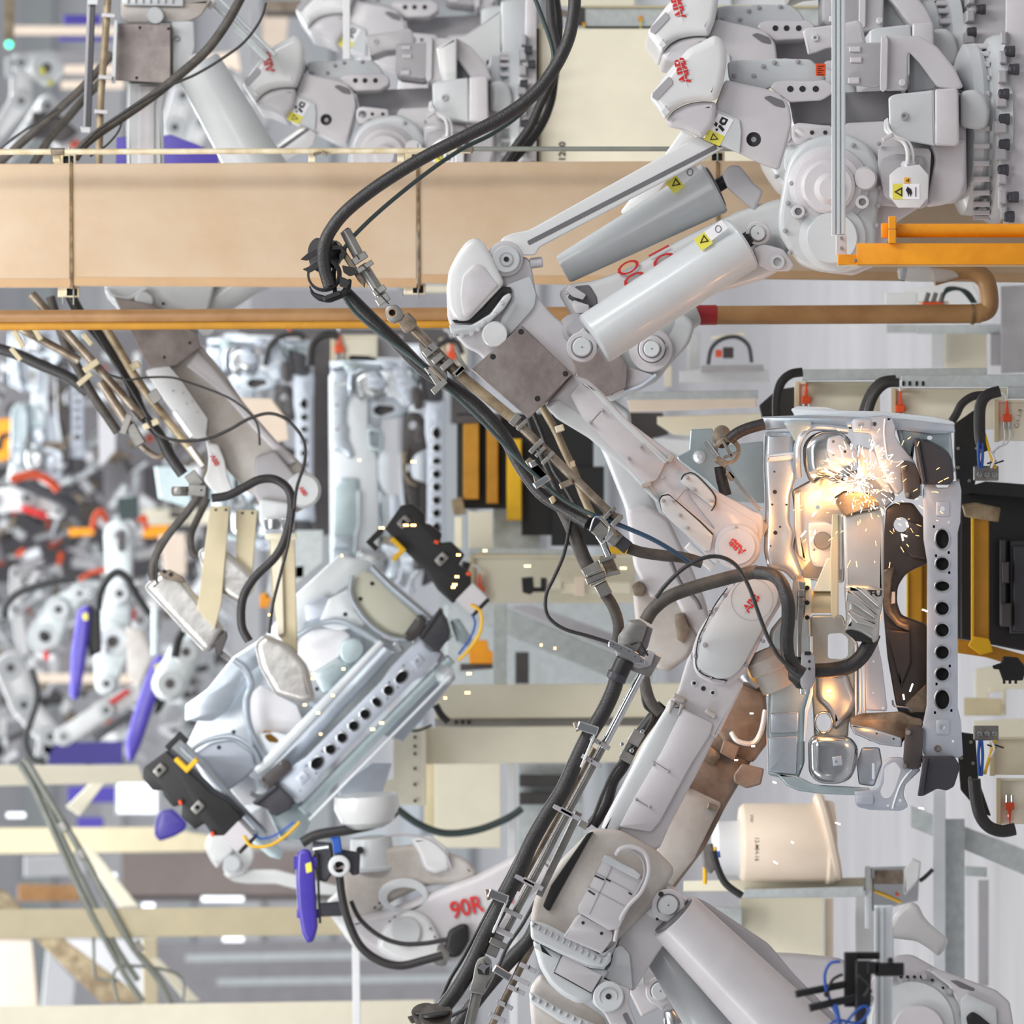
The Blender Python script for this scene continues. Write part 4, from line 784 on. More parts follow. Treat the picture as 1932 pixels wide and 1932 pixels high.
P('fork', 'steel_grey', lambda m: m.slab(rnd(p('896,1822 902,1808 918,1802 928,1812 928,1838 918,1850 914,1878 884,1872 892,1846'), 6), -.05, .1, 3, 3))
P('pin_hole', 'ink', lambda m: m.slab(rnd(p('900,1824 912,1814 924,1822 922,1840 902,1838'), 3), -.055, .02, .5))
P('pin', 'paint_dark', lambda m: m.slab(p('912,1810 916,1820 926,1822 917,1828 914,1838 908,1830 900,1826 908,1820'), -.06, .02, .5))
P('rod', 'steel_grey', lambda m: m.cyl((900, 1874, .0), (880, 1960, .0), 10, 10, 18, 1))
t = thing('cable_guide', 'pair of dark guide cups at the bottom edge around the long hose', 'cable guide', (815, 1925, 0))
P('cup', 'rubber_dusty', lambda m: [m.lathe((806, 1948, .05), (801, 1908, .0), [(0, 18), (.8, 22), (1, 25)], 24), m.lathe((828, 1960, .0), (822, 1914, -.06), [(0, 22), (.8, 28), (1, 32)], 24)])
P('cup_mouth', 'black', lambda m: [m.lathe((801, 1909, .0), (800.5, 1906, -.0), [(0, 21), (1, 21)], 24), m.lathe((822, 1915, -.06), (821.5, 1911, -.06), [(0, 27), (1, 27)], 24)])
P('strap', 'rubber_dusty', lambda m: m.slab(rnd(p('768,1918 796,1912 800,1925 776,1932'), 3), .02, .04, 2))
use(px(12.2))
hose('black_hose', 'second thick black hose passing behind the fork joint to the bottom edge', 'hose', Z(p('1020,1725 1000,1770 968,1805 930,1848 900,1885 860,1940'), .0), 14, 'rubber')
hose('signal_cable', 'thin black cable in front of the second thick hose', 'cable', Z(p('1010,1700 985,1745 955,1790 930,1850 900,1890 850,1918'), -.08), 3.6, 'rubber')
t = thing('cable_rail', 'second clamp rail descending to the bottom edge behind the fork joint', 'cable rail', (980, 1850, 0))
P('rod', 'steel_warm', lambda m: m.cyl((1024, 1740, .0), (900, 1990, .0), 7.5, 7.5, 18, 1))
P('clamp', 'paint_shade', lambda m: [block(m, (u, v), 26, 34, 9, -.06, .08) for u, v in ((996, 1826), (984, 1850), (974, 1868), (952, 1896), (938, 1920))])
P('clamp_gap', 'ink', lambda m: [m.slab(seg((u, v), (u + 3, v - 7), 2), -.064, .02, .2) for u, v in ((997, 1828), (975, 1870), (953, 1898))])
hose('black_hose', 'dusty hose behind the lower robot wrist, dropping from the steel plate', 'hose', Z(p('1212,1262 1218,1295 1228,1325 1246,1345'), .0), 11, 'rubber_dusty')
hose('signal_cable', 'thin cable beside the dusty hose under the steel plate', 'cable', Z(p('1210,1290 1216,1330 1232,1350 1215,1385 1190,1420 1160,1450 1140,1490 1118,1545 1106,1560'), .02), 3.6, 'rubber')
hose('black_hose', 'black hose tucked behind the lower forearm with a green end', 'hose', Z(p('1252,1330 1225,1362 1195,1405 1175,1445 1155,1475 1142,1520 1118,1556'), .06), 12, 'rubber')
t = thing('hose_coupling', 'grey couplings tucked along the left edge of the lower forearm', 'coupling', (1200, 1400, 0))
P('shell', 'steel_grey', lambda m: [block(m, (1200, 1392), 120, 28, 24, -.04, .08), block(m, (1182, 1428), 120, 18, 26, -.04, .08), block(m, (1100, 1556), 30, 18, 14, -.06, .06)])
P('screw', 'chrome', lambda m: [m.disc(u, v, -.06, 4, .04, 1, 10) for u, v in ((1174, 1404), (1192, 1416), (1212, 1380))])

# ------------------------------------------------------------------ tan beam, pipes and rails crossing the picture
use(px(13.8))
t = thing('tan_beam', 'wide tan boxed beam crossing behind the upper robot', 'beam', (700, 425, 0))
P = lambda n, mt, fn, **k: part(t, n, mt, fn, **k)
for a, b, y0, y1, y2, y3 in ((-120, 132, 309, 309, 543, 543), (135, 786, 309, 306, 543, 540), (790, 1352, 306, 304, 540, 535), (1356, 2060, 304, 302, 535, 526)):
    P('panel', 'beam_tan', lambda m: m.slab([(a, y0), (b, y1), (b, y2), (a, y3)], .0, .3, 1.2))
    P('panel_lip', 'beam_edge', lambda m: m.slab([(a, y3 - 17), (b, y2 - 17), (b, y2 - 2), (a, y3 - 2)], -.002, .004, .0))
P('joint_seam', 'joint_rust', lambda m: [m.slab([(x - 2, 306), (x + 3, 306), (x + 5, 545), (x, 545)], -.006, .1, .3) for x in (133, 788, 1354)])
P('joint_bracket', 'conduit_cream', lambda m: [m.slab(rect(x - 30, y, x + 11, y + 20), .02, .12, 1.5, 1, [rect(x - 13, y + 3, x + 7, y + 17)]) for x, y in ((132, 291), (790, 288), (1356, 286), (139, 541), (792, 536))])
P('bracket_core', 'ink', lambda m: [m.box(x - 13, y + 1, x + 7, y + 18, .04, .05, 0) for x, y in ((132, 291), (790, 288), (1356, 286), (139, 541), (792, 536))])
P('threaded_stud', 'steel_pipe', lambda m: [m.cyl((x, y0, .01), (x, y1, .01), 1.6, 1.6, 8) for x, y0, y1 in ((131, 276, 310), (788, 270, 310), (1354, 275, 305), (139, 540, 575), (789, 536, 563), (119, 560, 574), (759, 553, 560))])
use(px(13.6))
t = thing('conduit', 'thin cream conduit running along the top of the tan beam', 'conduit', (500, 287, 0))
P = lambda n, mt, fn, **k: part(t, n, mt, fn, **k)
P('pipe', 'conduit_cream', lambda m: m.cyl((-100, 287, .0), (888, 284, .0), 5.5, 5.5, 14))
P('pipe', 'steel_pipe', lambda m: m.cyl((880, 281, .0), (1480, 281, .0), 4.5, 4.5, 14), label='bare steel length of the conduit')
P('coupling', 'steel_warm', lambda m: [m.cyl((a, v, .0), (b, v, .0), 7, 7, 14, 1) for a, b, v in ((96, 122, 286), (862, 892, 282))])
P('clip', 'conduit_cream', lambda m: [m.box(u, 290, u + 14, 306, .02, .05, 1.5) for u in (100, 582, 750)])
P('tie', 'steel_warm', lambda m: [m.slab(rnd(p('608,283 618,290 616,296 606,290'), 2), -.03, .03, 1), m.slab(rnd(p('590,289 604,287 606,290 592,295'), 2), -.03, .03, 1)])
t = thing('ochre_pipe', 'ochre brown pipe below the tan beam ending in a swan neck with a red band', 'pipe', (900, 600, 0))
P = lambda n, mt, fn, **k: part(t, n, mt, fn, **k)
use(px(13.4))
P('pipe', 'pipe_ochre', lambda m: m.cyl((-120, 603, .0), (1850, 592, .0), 17, 18, 24))
P('pipe', 'yellow_dark', lambda m: m.cyl((-120, 617, -.03), (860, 612, -.03), 7, 7, 16), label='thin yellow-brown pipe strapped below')
P('red_band', 'pipe_red', lambda m: m.cyl((1316, 594.5, .0), (1352, 594.2, .0), 19, 19, 24))
P('bend', 'pipe_ochre', lambda m: m.tube([(1835, 593, .0), (1862, 585, .0), (1866, 560, .0), (1858, 528, .0), (1835, 512, .0), (1800, 512, .0), (1760, 522, .0)], 18, 16))
P('bend_seam', 'joint_rust', lambda m: [m.cyl((1832, 593, .0), (1837, 593, .0), 19.5, 19.5, 20)])
P('plastic_wrap', 'film', lambda m: m.slab(rnd(p('1692,506 1740,502 1800,510 1812,522 1780,532 1720,532 1695,528'), 6), -.1, .2, 6, 3), label='crumpled clear plastic wrap')
P('wrapped_handle', 'ink', lambda m: m.cyl((1708, 506, -.05), (1702, 530, -.05), 5, 5, 12, 1))

# ------------------------------------------------------------------ orange guard and aluminium post in front, right
use(px(11.2))
t = thing('orange_guard_rail', 'bright orange guard rail with a round bar on top, right edge', 'rail', (1700, 480, 0))
P = lambda n, mt, fn, **k: part(t, n, mt, fn, **k)
P('channel', 'orange', lambda m: m.slab(rect(1616, 459, 1990, 499), .0, .12, 2, 2))
P('channel_nose', 'orange', lambda m: m.slab(rnd(p('1616,461 1632,458 1632,500 1580,502 1580,480 1616,480'), 2), .02, .1, 1.5))
P('round_bar', 'orange', lambda m: m.cyl((1690, 435, .06), (1990, 435, .06), 13, 13, 24))
P('bar_end', 'orange', lambda m: m.slab(rnd(rect(1662, 421, 1676, 449), 3), .02, .1, 2, 2))
P('clamp', 'orange', lambda m: [m.slab(rnd(rect(1676, 408, 1691, 432), 1.5), -.02, .15, 1.5), m.slab(rnd(rect(1676, 433, 1691, 459), 1.5), -.02, .15, 1.5)])
P('foot_screw', 'steel_pipe', lambda m: [m.disc(u, v, -.005, 3, .03, .6, 12) for u, v in ((1587, 468), (1613, 491))])
P('bottom_lip', 'cream_dark', lambda m: m.box(1580, 499, 1990, 503, .02, .1, .5))
t = thing('aluminium_post', 'slim slotted aluminium post crossing in front of the upper robot', 'post', (1580, 240, 0))
P = lambda n, mt, fn, **k: part(t, n, mt, fn, **k)
use(px(11.3))
P('profile', 'zinc_light', lambda m: m.slab(rect(1569, -20, 1595, 444), .0, .05, 1.2))
P('profile_rib', 'paint_cool', lambda m: [m.box(a, -20, a + w_, 442, -.012, .02, .6) for a, w_ in ((1569, 7), (1580, 5), (1588, 6))])
P('foot_plate', 'paint', lambda m: m.box(1577, 443, 1597, 482, -.012, .03, 1))
P('screw', 'steel_grey', lambda m: [m.disc(1587, v, -.02, 3, .02, .6, 12) for v in (449, 468)])
# ------------------------------------------------------------------ car body fronts
def car_front(t, lite=False, bright=False):
    """front end of a car body drawn at the front body's place; the perforated cross member faces us"""
    P = lambda n, mt, fn, **k: part(t, n, mt, fn, **k)
    ov = [(1778, 1017, 12, 18), (1778, 1064, 12, 12), (1778, 1106, 13, 9), (1778, 1148, 12, 12), (1778, 1189, 12, 12), (1778, 1231, 12, 12), (1778, 1272, 12, 12), (1778, 1320, 13, 18)]
    cm = p('1745,912 1762,910 1768,920 1788,920 1794,908 1810,908 1814,925 1812,985 1807,1005 1807,1335 1813,1360 1817,1425 1808,1430 1745,1429 1740,1412 1741,1365 1748,1330 1749,1060 1742,1018 1741,925')
    holes = [circ(u, v, a, 24, b) for u, v, a, b in ov] + [circ(1778, 960, 4.5, 12, 5), circ(1784, 1375, 4.5, 12, 7)]
    if not lite: holes += [rect(u, v, u + 4, v + 5) for u, v in ((1788, 983), (1760, 991), (1788, 1040), (1764, 1046), (1789, 1078), (1790, 1254), (1765, 1288), (1793, 1338), (1762, 1342), (1796, 1396))]
    P('cross_member', 'zinc_flat', lambda m: m.slab(cm, .0, .05, 2, 2, holes))
    P('hole_rim', 'chrome', lambda m: [m.slab(circ(u, v, a + 3.2, 28, b + 3.2), -.006, .012, 1.2, 2, [circ(u, v, a, 28, b)]) for u, v, a, b in ov])
    P('cross_member_shade', 'ink', lambda m: m.slab(rect(1758, 990, 1798, 1350), .055, .06, 1))  # black plate behind the holes stands for the shade inside the member
    P('stamped_pad', 'zinc_flat', lambda m: [m.slab(rnd(rect(1766, v - 16, 1792, v + 14), 5), -.005, .01, 2, 2, [circ(1778, v - 1, 4.6, 12)]) for v in (961, 1373)])
    P('end_bumper', 'bumper_black', lambda m: [m.slab(rnd(p('1724,828 1734,826 1742,832 1760,836 1788,852 1796,866 1800,905 1790,915 1740,914 1730,880'), 4), -.05, .25, 4, 3), m.slab(rnd(p('1740,1426 1800,1426 1812,1446 1800,1484 1786,1492 1768,1488 1742,1502 1732,1502 1740,1460'), 4), -.05, .25, 4, 3)])
    P('bumper_rib', 'bumper_black', lambda m: [m.slab(rnd(p('1724,828 1733,826 1748,914 1740,914'), 3), -.07, .1, 3, 2), m.slab(rnd(p('1742,1430 1752,1430 1742,1502 1731,1502'), 3), -.07, .1, 3, 2)])
    for q, bl in (('1698,876 1706,868 1722,872 1730,882 1736,900 1736,935 1724,943 1708,940 1702,900', ((1705, 882), (1712, 934))), ('1708,1374 1720,1368 1742,1372 1742,1400 1738,1448 1722,1452 1706,1448 1704,1430', ((1714, 1382), (1707, 1446)))):
        P('mounting_bracket', 'dark_panel', lambda m: m.slab(rnd(p(q), 4), -.04, .08, 2, 2))
        P('bracket_bolt', 'steel_grey', lambda m: [m.bolt(u, v, -.045, 5, .012) and None for u, v in bl] and m, kind='stuff')
    P('crash_can', 'chrome', lambda m: [m.slab(rnd(p('1710,900 1738,893 1740,936 1716,928'), 3), -.03, .1, 3, 2), m.slab(rnd(p('1714,1388 1742,1392 1742,1440 1718,1432'), 3), -.03, .1, 3, 2)])
    if bright: return
    # dark radiator support
    P('radiator_support', 'dark_panel', lambda m: m.slab(rnd(p('1672,958 1690,948 1722,948 1745,980 1750,1065 1728,1072 1708,1084 1694,1106 1692,1134 1700,1160 1722,1168 1750,1178 1750,1345 1744,1362 1706,1374 1690,1330 1674,1240 1666,1150 1664,1100 1668,1000'), 8), .14, .12, 5, 3, [circ(1700, 990, 14, 20, 14)]))
    P('support_face', 'dark_panel', lambda m: [m.slab(rnd(p('1716,982 1748,992 1748,1056 1720,1052 1700,1030'), 6), .12, .05, 4, 3), m.slab(rnd(p('1672,1186 1718,1190 1720,1250 1700,1300 1690,1260'), 6), .12, .05, 4, 3)])
    P('support_rib', 'zinc', lambda m: m.tube([(1684, 1322, .12), (1688, 1332, .1), (1714, 1336, .1), (1722, 1344, .1)], 2, 8))
    P('support_bracket', 'steel_warm', lambda m: m.slab(rnd(p('1706,1330 1748,1290 1750,1330 1744,1345 1716,1345'), 3), .1, .05, 2))
    P('support_tag', 'sticker_and_glare_white', lambda m: m.slab(rnd(p('1682,1116 1689,1116 1689,1138 1680,1140'), 1), .11, .03, 1))
    P('buckled_flange', 'steel_warm', lambda m: m.slab(rnd(p('1666,1075 1690,1068 1684,1085 1680,1120 1682,1150 1700,1172 1718,1178 1716,1192 1690,1180 1670,1155 1665,1110'), 6), .1, .06, 4, 3))
    # upper side
    P('upper_rail', 'zinc', lambda m: m.slab(rnd(p('1438,786 1520,783 1600,786 1700,790 1800,802 1802,816 1760,820 1700,812 1600,806 1500,806 1440,812'), 3), .05, .3, 3, 2))
    P('upper_skin', 'zinc_light', lambda m: m.slab(rnd(p('1492,772 1505,766 1560,768 1580,774 1660,776 1760,786 1800,796 1800,803 1700,792 1600,788 1500,786'), 3), .1, .3, 2, 2))
    P('hinge_plate', 'zinc_flat', lambda m: m.slab(rnd(p('1606,796 1612,788 1668,784 1682,786 1690,806 1688,822 1698,838 1725,870 1730,884 1712,872 1700,882 1704,925 1692,935 1672,905 1658,880 1650,850 1642,818 1608,816'), 5), -.02, .1, 3, 2, [circ(1650, 800, 4, 12), circ(1677, 790, 3, 10), circ(1634, 800, 2.5, 8), circ(1677, 890, 2.5, 8), circ(1657, 838, 2.5, 8), circ(1668, 862, 2.2, 8)]))
    P('plate_bead', 'zinc_light', lambda m: m.tube([(1670, 790, -.022), (1668, 815, -.022), (1672, 850, -.022), (1676, 866, -.022), (1690, 872, -.022), (1704, 870, -.022)], 2, 8))
    P('plate_pad', 'zinc_flat', lambda m: m.slab(rnd(rect(1609, 790, 1644, 812), 5), -.03, .04, 2, 2, [rect(1620, 798, 1630, 804)]))
    P('upper_panel', 'zinc_green', lambda m: m.slab(rnd(p('1690,808 1794,808 1798,860 1800,895 1782,850 1745,832 1726,836 1722,870 1702,850'), 5), .1, .1, 5, 3, [circ(1754, 826, 5, 14, 4)]))
    P('panel_swage', 'zinc_light', lambda m: m.tube([(1698, 812, .09), (1706, 848, .09), (1726, 880, .09)], 3, 8))
    P('left_lug', 'zinc_green', lambda m: m.slab(rnd(p('1478,800 1490,792 1530,794 1532,806 1516,818 1512,830 1500,834 1490,816'), 4), -.01, .1, 3, 2))
    P('arched_lip', 'zinc', lambda m: m.tube([(1506, 900, .02), (1504, 870, .0), (1505, 840, .0), (1516, 818, .0), (1540, 806, .02), (1600, 812, .03)], 7, 10))
    # left skin
    P('fender_skin', 'zinc', lambda m: m.slab(rnd(p('1442,814 1500,814 1504,850 1506,885 1498,915 1492,935 1490,985 1500,1005 1495,1030 1508,1062 1519,1090 1500,1100 1480,1078 1448,1072 1441,1040 1444,960 1440,880'), 8), .02, .25, 10, 4))
    P('fender_swage', 'zinc_light', lambda m: m.slab(rnd(p('1446,858 1500,852 1502,866 1446,872'), 3), .01, .1, 5, 3))
    P('fender_hole', 'ink', lambda m: [m.disc(u, v, .016, r, .01, .2, 10) for u, v, r in ((1462, 928, 4), (1457, 952, 2), (1461, 890, 1.8), (1484, 952, 2), (1463, 1005, 4), (1472, 994, 2), (1454, 1030, 1.6))])
    P('lower_skin', 'zinc_green', lambda m: m.slab(rnd(p('1452,1190 1476,1160 1530,1160 1532,1240 1532,1300 1518,1340 1518,1440 1504,1475 1448,1462 1446,1380 1450,1300'), 8), .02, .25, 9, 4))
    P('lower_skin_face', 'zinc', lambda m: [m.slab(rnd(p('1453,1345 1508,1342 1506,1382 1452,1384'), 4), .0, .1, 4, 3), m.slab(rnd(p('1448,1390 1506,1388 1503,1462 1449,1456'), 4), .0, .1, 4, 3)])
    P('skin_flange', 'zinc_light', lambda m: m.slab(rnd(p('1528,1200 1534,1200 1534,1310 1524,1345 1522,1400 1516,1400 1518,1340 1528,1305'), 3), -.01, .06, 1.5, 2))
    # strut towers
    P('strut_tower', 'chrome', lambda m: m.slab(rnd(p('1515,840 1528,822 1552,812 1590,816 1606,830 1612,862 1606,900 1580,915 1552,900 1535,915 1525,905 1516,880'), 14), -.02, .3, 22, 6))
    P('tower_plate', 'zinc_flat', lambda m: m.slab(rnd(p('1562,826 1586,820 1596,836 1616,850 1620,868 1596,880 1566,872 1560,850'), 4), -.04, .06, 2, 2, [circ(1572, 833, 3, 10), circ(1594, 852, 3, 10), circ(1572, 858, 2.5, 10)]))
    P('strut_tower', 'chrome', lambda m: m.slab(rnd(p('1524,1400 1534,1386 1560,1384 1605,1390 1620,1410 1618,1440 1606,1470 1580,1480 1545,1478 1526,1460'), 12), -.06, .35, 22, 6))
    P('tower_plate', 'zinc_flat', lambda m: m.slab(rnd(p('1570,1428 1588,1426 1590,1444 1572,1446'), 2), -.07, .05, 2, 2, [circ(1578, 1437, 2.5, 10)]))
    # inner panels
    P('apron_panel', 'zinc', lambda m: m.slab(rnd(p('1494,925 1530,905 1560,900 1600,890 1650,880 1680,912 1690,940 1670,960 1640,968 1600,970 1592,1100 1500,1092 1496,1030 1502,1000'), 6), .12, .1, 5, 3, [circ(1543, 957, 4, 12), p('1574,938 1592,926 1640,930 1645,945 1600,962 1580,955')]))
    P('apron_fold', 'zinc_light', lambda m: [m.slab(rnd(p('1498,930 1512,925 1512,1000 1520,1060 1506,1050 1498,1000'), 3), .08, .1, 4, 3), m.slab(rnd(p('1616,838 1650,850 1672,900 1690,930 1672,930 1650,905 1620,900'), 5), .06, .1, 4, 3)])
    P('inner_plate', 'zinc_light', lambda m: m.slab(rnd(p('1524,984 1562,984 1584,1000 1582,1060 1560,1070 1535,1070 1526,1050'), 8), .08, .06, 4, 3, [circ(1538, 1002, 3, 10), circ(1536, 1037, 2, 8), circ(1536, 1063, 2, 8)]))
    P('plate_boss', 'steel_grey', lambda m: m.disc(1552, 1020, .07, 17, .03, 1.5, 24))
    P('apron_opening', 'dark_panel', lambda m: m.slab(rnd(p('1574,938 1592,926 1640,930 1645,945 1600,962 1580,955'), 3), .2, .05, 2))
    P('lower_apron', 'zinc_green', lambda m: m.slab(rnd(p('1530,1160 1590,1160 1600,1190 1620,1215 1620,1345 1602,1362 1600,1392 1536,1390 1534,1340 1530,1300'), 6), .12, .1, 5, 3, [rnd(p('1562,1196 1588,1194 1600,1204 1600,1238 1590,1244 1562,1242'), 5), circ(1566, 1283, 4, 12), circ(1554, 1363, 14, 22, 17)]))
    P('bolt_boss', 'zinc_light', lambda m: m.ring(1566, 1283, .11, 10, 5, .02))
    P('port_rim', 'chrome', lambda m: m.slab(circ(1554, 1363, 19, 28, 22), .1, .04, 2.5, 2, [circ(1554, 1363, 15, 28, 18)]))
    P('rail_flute', 'zinc_light', lambda m: [m.slab(rnd([(u, 1215), (u + 5, 1215), (u + 6, 1352), (u + 1, 1352)], 2), .05, .06, 2, 2) for u in (1612, 1621, 1628)])
    P('rib_plate', 'zinc_flat', lambda m: m.slab(rnd(p('1632,1216 1656,1212 1664,1250 1674,1336 1672,1342 1634,1340'), 3), .02, .06, 2, 2, [circ(1644, 1226, 2.4, 10), circ(1648, 1248, 2, 8), circ(1647, 1307, 2.4, 8), circ(1666, 1336, 3, 10)]))
    P('inner_bulge', 'zinc', lambda m: m.slab(rnd(p('1540,1262 1600,1270 1606,1292 1618,1320 1606,1352 1575,1380 1562,1340 1540,1320'), 10), .09, .08, 12, 5))
    # lower cross parts
    P('longitudinal', 'steel_warm', lambda m: m.slab(rnd(p('1604,1354 1624,1346 1700,1342 1720,1352 1740,1356 1742,1372 1716,1378 1705,1398 1696,1410 1640,1398 1604,1374'), 6), .0, .12, 6, 3))
    P('longitudinal_face', 'zinc', lambda m: m.slab(rnd(p('1604,1366 1640,1372 1702,1392 1702,1410 1660,1405 1610,1384'), 4), -.03, .08, 4, 3, [circ(1654, 1384, 2, 8), circ(1686, 1394, 2, 8)]))
    P('hook_plate', 'zinc_flat', lambda m: m.slab(rnd(p('1611,1492 1646,1490 1656,1482 1664,1440 1680,1428 1700,1428 1722,1440 1738,1452 1708,1480 1704,1500 1714,1522 1700,1530 1640,1528 1616,1522'), 5), -.03, .08, 3, 2, [rnd(p('1668,1448 1688,1436 1700,1452 1688,1490 1678,1506 1666,1506 1660,1494 1668,1475'), 6), rect(1630, 1506, 1640, 1511), circ(1698, 1510, 3, 10), circ(1675, 1520, 2.4, 10)]))
    P('hook_bead', 'zinc_light', lambda m: m.tube([(1720, 1452, -.032), (1700, 1478, -.032), (1688, 1510, -.032), (1684, 1526, -.032)], 2, 8))
    P('hook_pad', 'zinc_flat', lambda m: m.slab(rnd(rect(1613, 1500, 1648, 1518), 5), -.045, .03, 2, 2))
    P('bottom_rail', 'zinc_green', lambda m: m.slab(rnd(p('1464,1460 1500,1462 1536,1480 1600,1484 1640,1486 1644,1500 1600,1500 1550,1498 1505,1492 1484,1482'), 4), .0, .2, 4, 3))
    P('lower_gusset', 'zinc', lambda m: m.slab(rnd(p('1616,1440 1626,1410 1660,1410 1665,1440 1650,1484 1620,1480'), 5), .04, .1, 4, 3, [rect(1645, 1440, 1650, 1470)]))

use(px(12.0))
car = thing('car_body_front', 'large galvanised car body front at right with sparks on it, eight-hole cross member upright', 'car body', (1640, 1150, .3))
car_front(car)
part(car, 'weld_nut', 'steel_warm', lambda m: m.ring(1769, 1412, -.012, 6.5, 3.5, .02))
use(Frame(d=16.0, a=(1778, 1172), at=(676, 1360), rot=44.5))
car_e = thing('car_body_front', 'brightly lit galvanised car body front tilted at forty-five degrees, lower left', 'car body', (1640, 1150, .3))
car_front(car_e, False, True)
use(px(16.15))
E_ = lambda n, mt, q, w=.0, t_=.06, e=3, n_=2, r=4, h=(), **k: part(car_e, n, mt, lambda m: m.slab(rnd(p(q), r), w, t_, e, n_, [rnd(p(x), 3) for x in h]), **k)
E_('floor_panel', 'zinc_light', '392,1320 470,1240 560,1120 640,1060 700,1062 850,1190 820,1230 530,1500 440,1560 350,1410', .3, .05)
E_('inner_panel', 'sticker_and_glare_white', '560,1195 640,1180 662,1200 640,1240 590,1272 562,1240', .12, .04, label='overexposed white inner panel')  # white colour of these inner panels stands for glare off lit metal
E_('inner_panel', 'sticker_and_glare_white', '462,1320 492,1292 560,1330 575,1368 520,1400 470,1385', .12, .04, label='overexposed white inner panel')
E_('inner_panel', 'sticker_and_glare_white', '405,1450 440,1445 480,1470 490,1515 460,1520', .14, .04, label='overexposed white inner panel')
E_('round_pad', 'zinc_green', '640,1218 655,1202 680,1204 690,1225 678,1248 655,1256 640,1240', .08, .04, 4, 3, 10)
E_('flap', 'zinc_green', '590,1272 640,1240 650,1250 690,1240 640,1300 610,1310', .1, .04)
E_('flap', 'zinc_green', '510,1400 575,1365 590,1372 560,1420 520,1440', .1, .04)
E_('fan_panel', 'cream_panel_grey', '690,1075 716,1090 735,1112 800,1172 815,1196 770,1204 735,1198 705,1180 676,1150 660,1118 668,1090', -.02, .06, 5, 3, 8, label='grey-green dished side panel')
E_('fan_panel', 'zinc_flat', '360,1425 400,1400 440,1395 478,1422 482,1450 462,1470 420,1500 392,1470', -.02, .06, 5, 3, 8, label='lilac-grey dished side panel')
E_('upper_flange', 'zinc_light', '512,1190 560,1120 640,1046 700,1060 690,1080 620,1130 580,1170 556,1216 530,1220', .1, .08)
E_('upper_flange', 'zinc', '350,1330 392,1300 440,1240 500,1200 520,1230 470,1270 430,1340 400,1362 350,1360', .12, .08)
E_('upper_flange', 'zinc_flat', '575,1140 612,1122 650,1140 640,1160 600,1178 578,1172', .06, .04)
E_('side_window', 'zinc_light', '620,1130 660,1110 668,1150 690,1180 640,1190 600,1180', .04, .05, 3, 2, 5, ('648,1155 656,1155 656,1163 648,1163',))
E_('inner_rail', 'zinc', '722,1216 745,1232 532,1468 500,1462 512,1446', -.02, .08, 3, 2, 3)
E_('inner_lip', 'zinc_light', '716,1206 726,1214 512,1446 486,1462 478,1452', -.03, .06, 3, 2, 3)
E_('lower_gusset', 'zinc_light', '476,1386 520,1380 560,1392 540,1430 500,1450 478,1440', .02, .05, 3, 2, 6, ('500,1382 514,1386 526,1396 524,1402 508,1400 500,1392',))
E_('gusset_shade', 'yellow_dark', '496,1378 530,1382 532,1406 498,1402', .09, .03, 1, 1)
part(car_e, 'curved_rib', 'zinc', lambda m: [m.tube(Z(p(q), w), r, 10) for q, r, w in (('440,1245 462,1262 474,1290 466,1320 468,1360 482,1400 504,1440', 7, .0), ('560,1200 600,1178 640,1172 680,1190 715,1212', 6, .02), ('700,1070 740,1110 800,1160 850,1205', 8, -.04), ('345,1405 390,1450 440,1510 500,1575', 8, -.04), ('664,1085 662,1125 690,1170 730,1200 770,1208', 5, -.04), ('352,1420 392,1396 440,1390 476,1412 490,1440', 5, -.04), ('520,1290 560,1310 600,1330 630,1310', 8, .05))])
part(car_e, 'panel_hole', 'ink', lambda m: [m.disc(u, v, -.025, 4, .02, .5, 12) for u, v in ((702, 1101), (680, 1130), (791, 1182), (651, 1159), (384, 1437), (413, 1410), (441, 1381), (598, 1300))])
part(car_e, 'weld_bracket', 'chrome', lambda m: [block(m, c, a, L, w_, -.05, .08) for c, a, L, w_ in (((735, 1205), 20, 30, 10), ((752, 1222), 60, 22, 12), ((500, 1478), 50, 30, 12), ((484, 1500), 20, 24, 10), ((830, 1240), 50, 22, 20))])
part(car_e, 'end_horn', 'zinc_green', lambda m: [m.slab(rnd(p(q), 4), w, .06, 3, 2) for q, w in (('474,1568 500,1575 536,1606 530,1622 510,1618 478,1592', -.06), ('848,1170 866,1166 892,1206 884,1222 862,1214', .04), ('500,1520 560,1500 590,1540 570,1590 530,1585', .05))])
part(car_e, 'rolled_end', 'zinc_light', lambda m: m.lathe((836, 1276, .02), (836, 1262, -.06), [(0, 18), (.6, 20), (1, 12)], 24))
E_('lower_skin', 'zinc_flat', '800,1290 850,1250 860,1280 760,1400 700,1380', .2, .08)
E_('lower_skin', 'zinc_flat', '640,1480 700,1440 740,1440 720,1500 640,1540', .2, .08)
use(Frame(d=16.0, a=(1778, 1172), at=(676, 1360), rot=44.5))
part(car_e, 'lower_sill', 'zinc_green', lambda m: m.slab(rnd(p('1822,900 1850,900 1850,1440 1822,1440'), 3), .1, .1, 3, 2))
part(car_e, 'sill_edge', 'zinc_light', lambda m: m.slab(rnd(p('1862,930 1869,930 1869,1440 1862,1440'), 2), .05, .1, 2, 2))
use(Frame(d=20.2, a=(1778, 1167), at=(823, 906)))
c = thing('car_body_front', 'blurred galvanised car body front standing behind the arm, nearest of the upright row', 'car body', (1640, 1150, .3)); car_front(c, True)
part(c, 'door_aperture', 'zinc_green', lambda m: m.slab(rnd(p('1555,1000 1600,1000 1612,1020 1612,1060 1600,1080 1560,1070'), 10), .02, .05, 5, 3, [rnd(p('1565,1010 1600,1010 1600,1065 1568,1060'), 6)]))
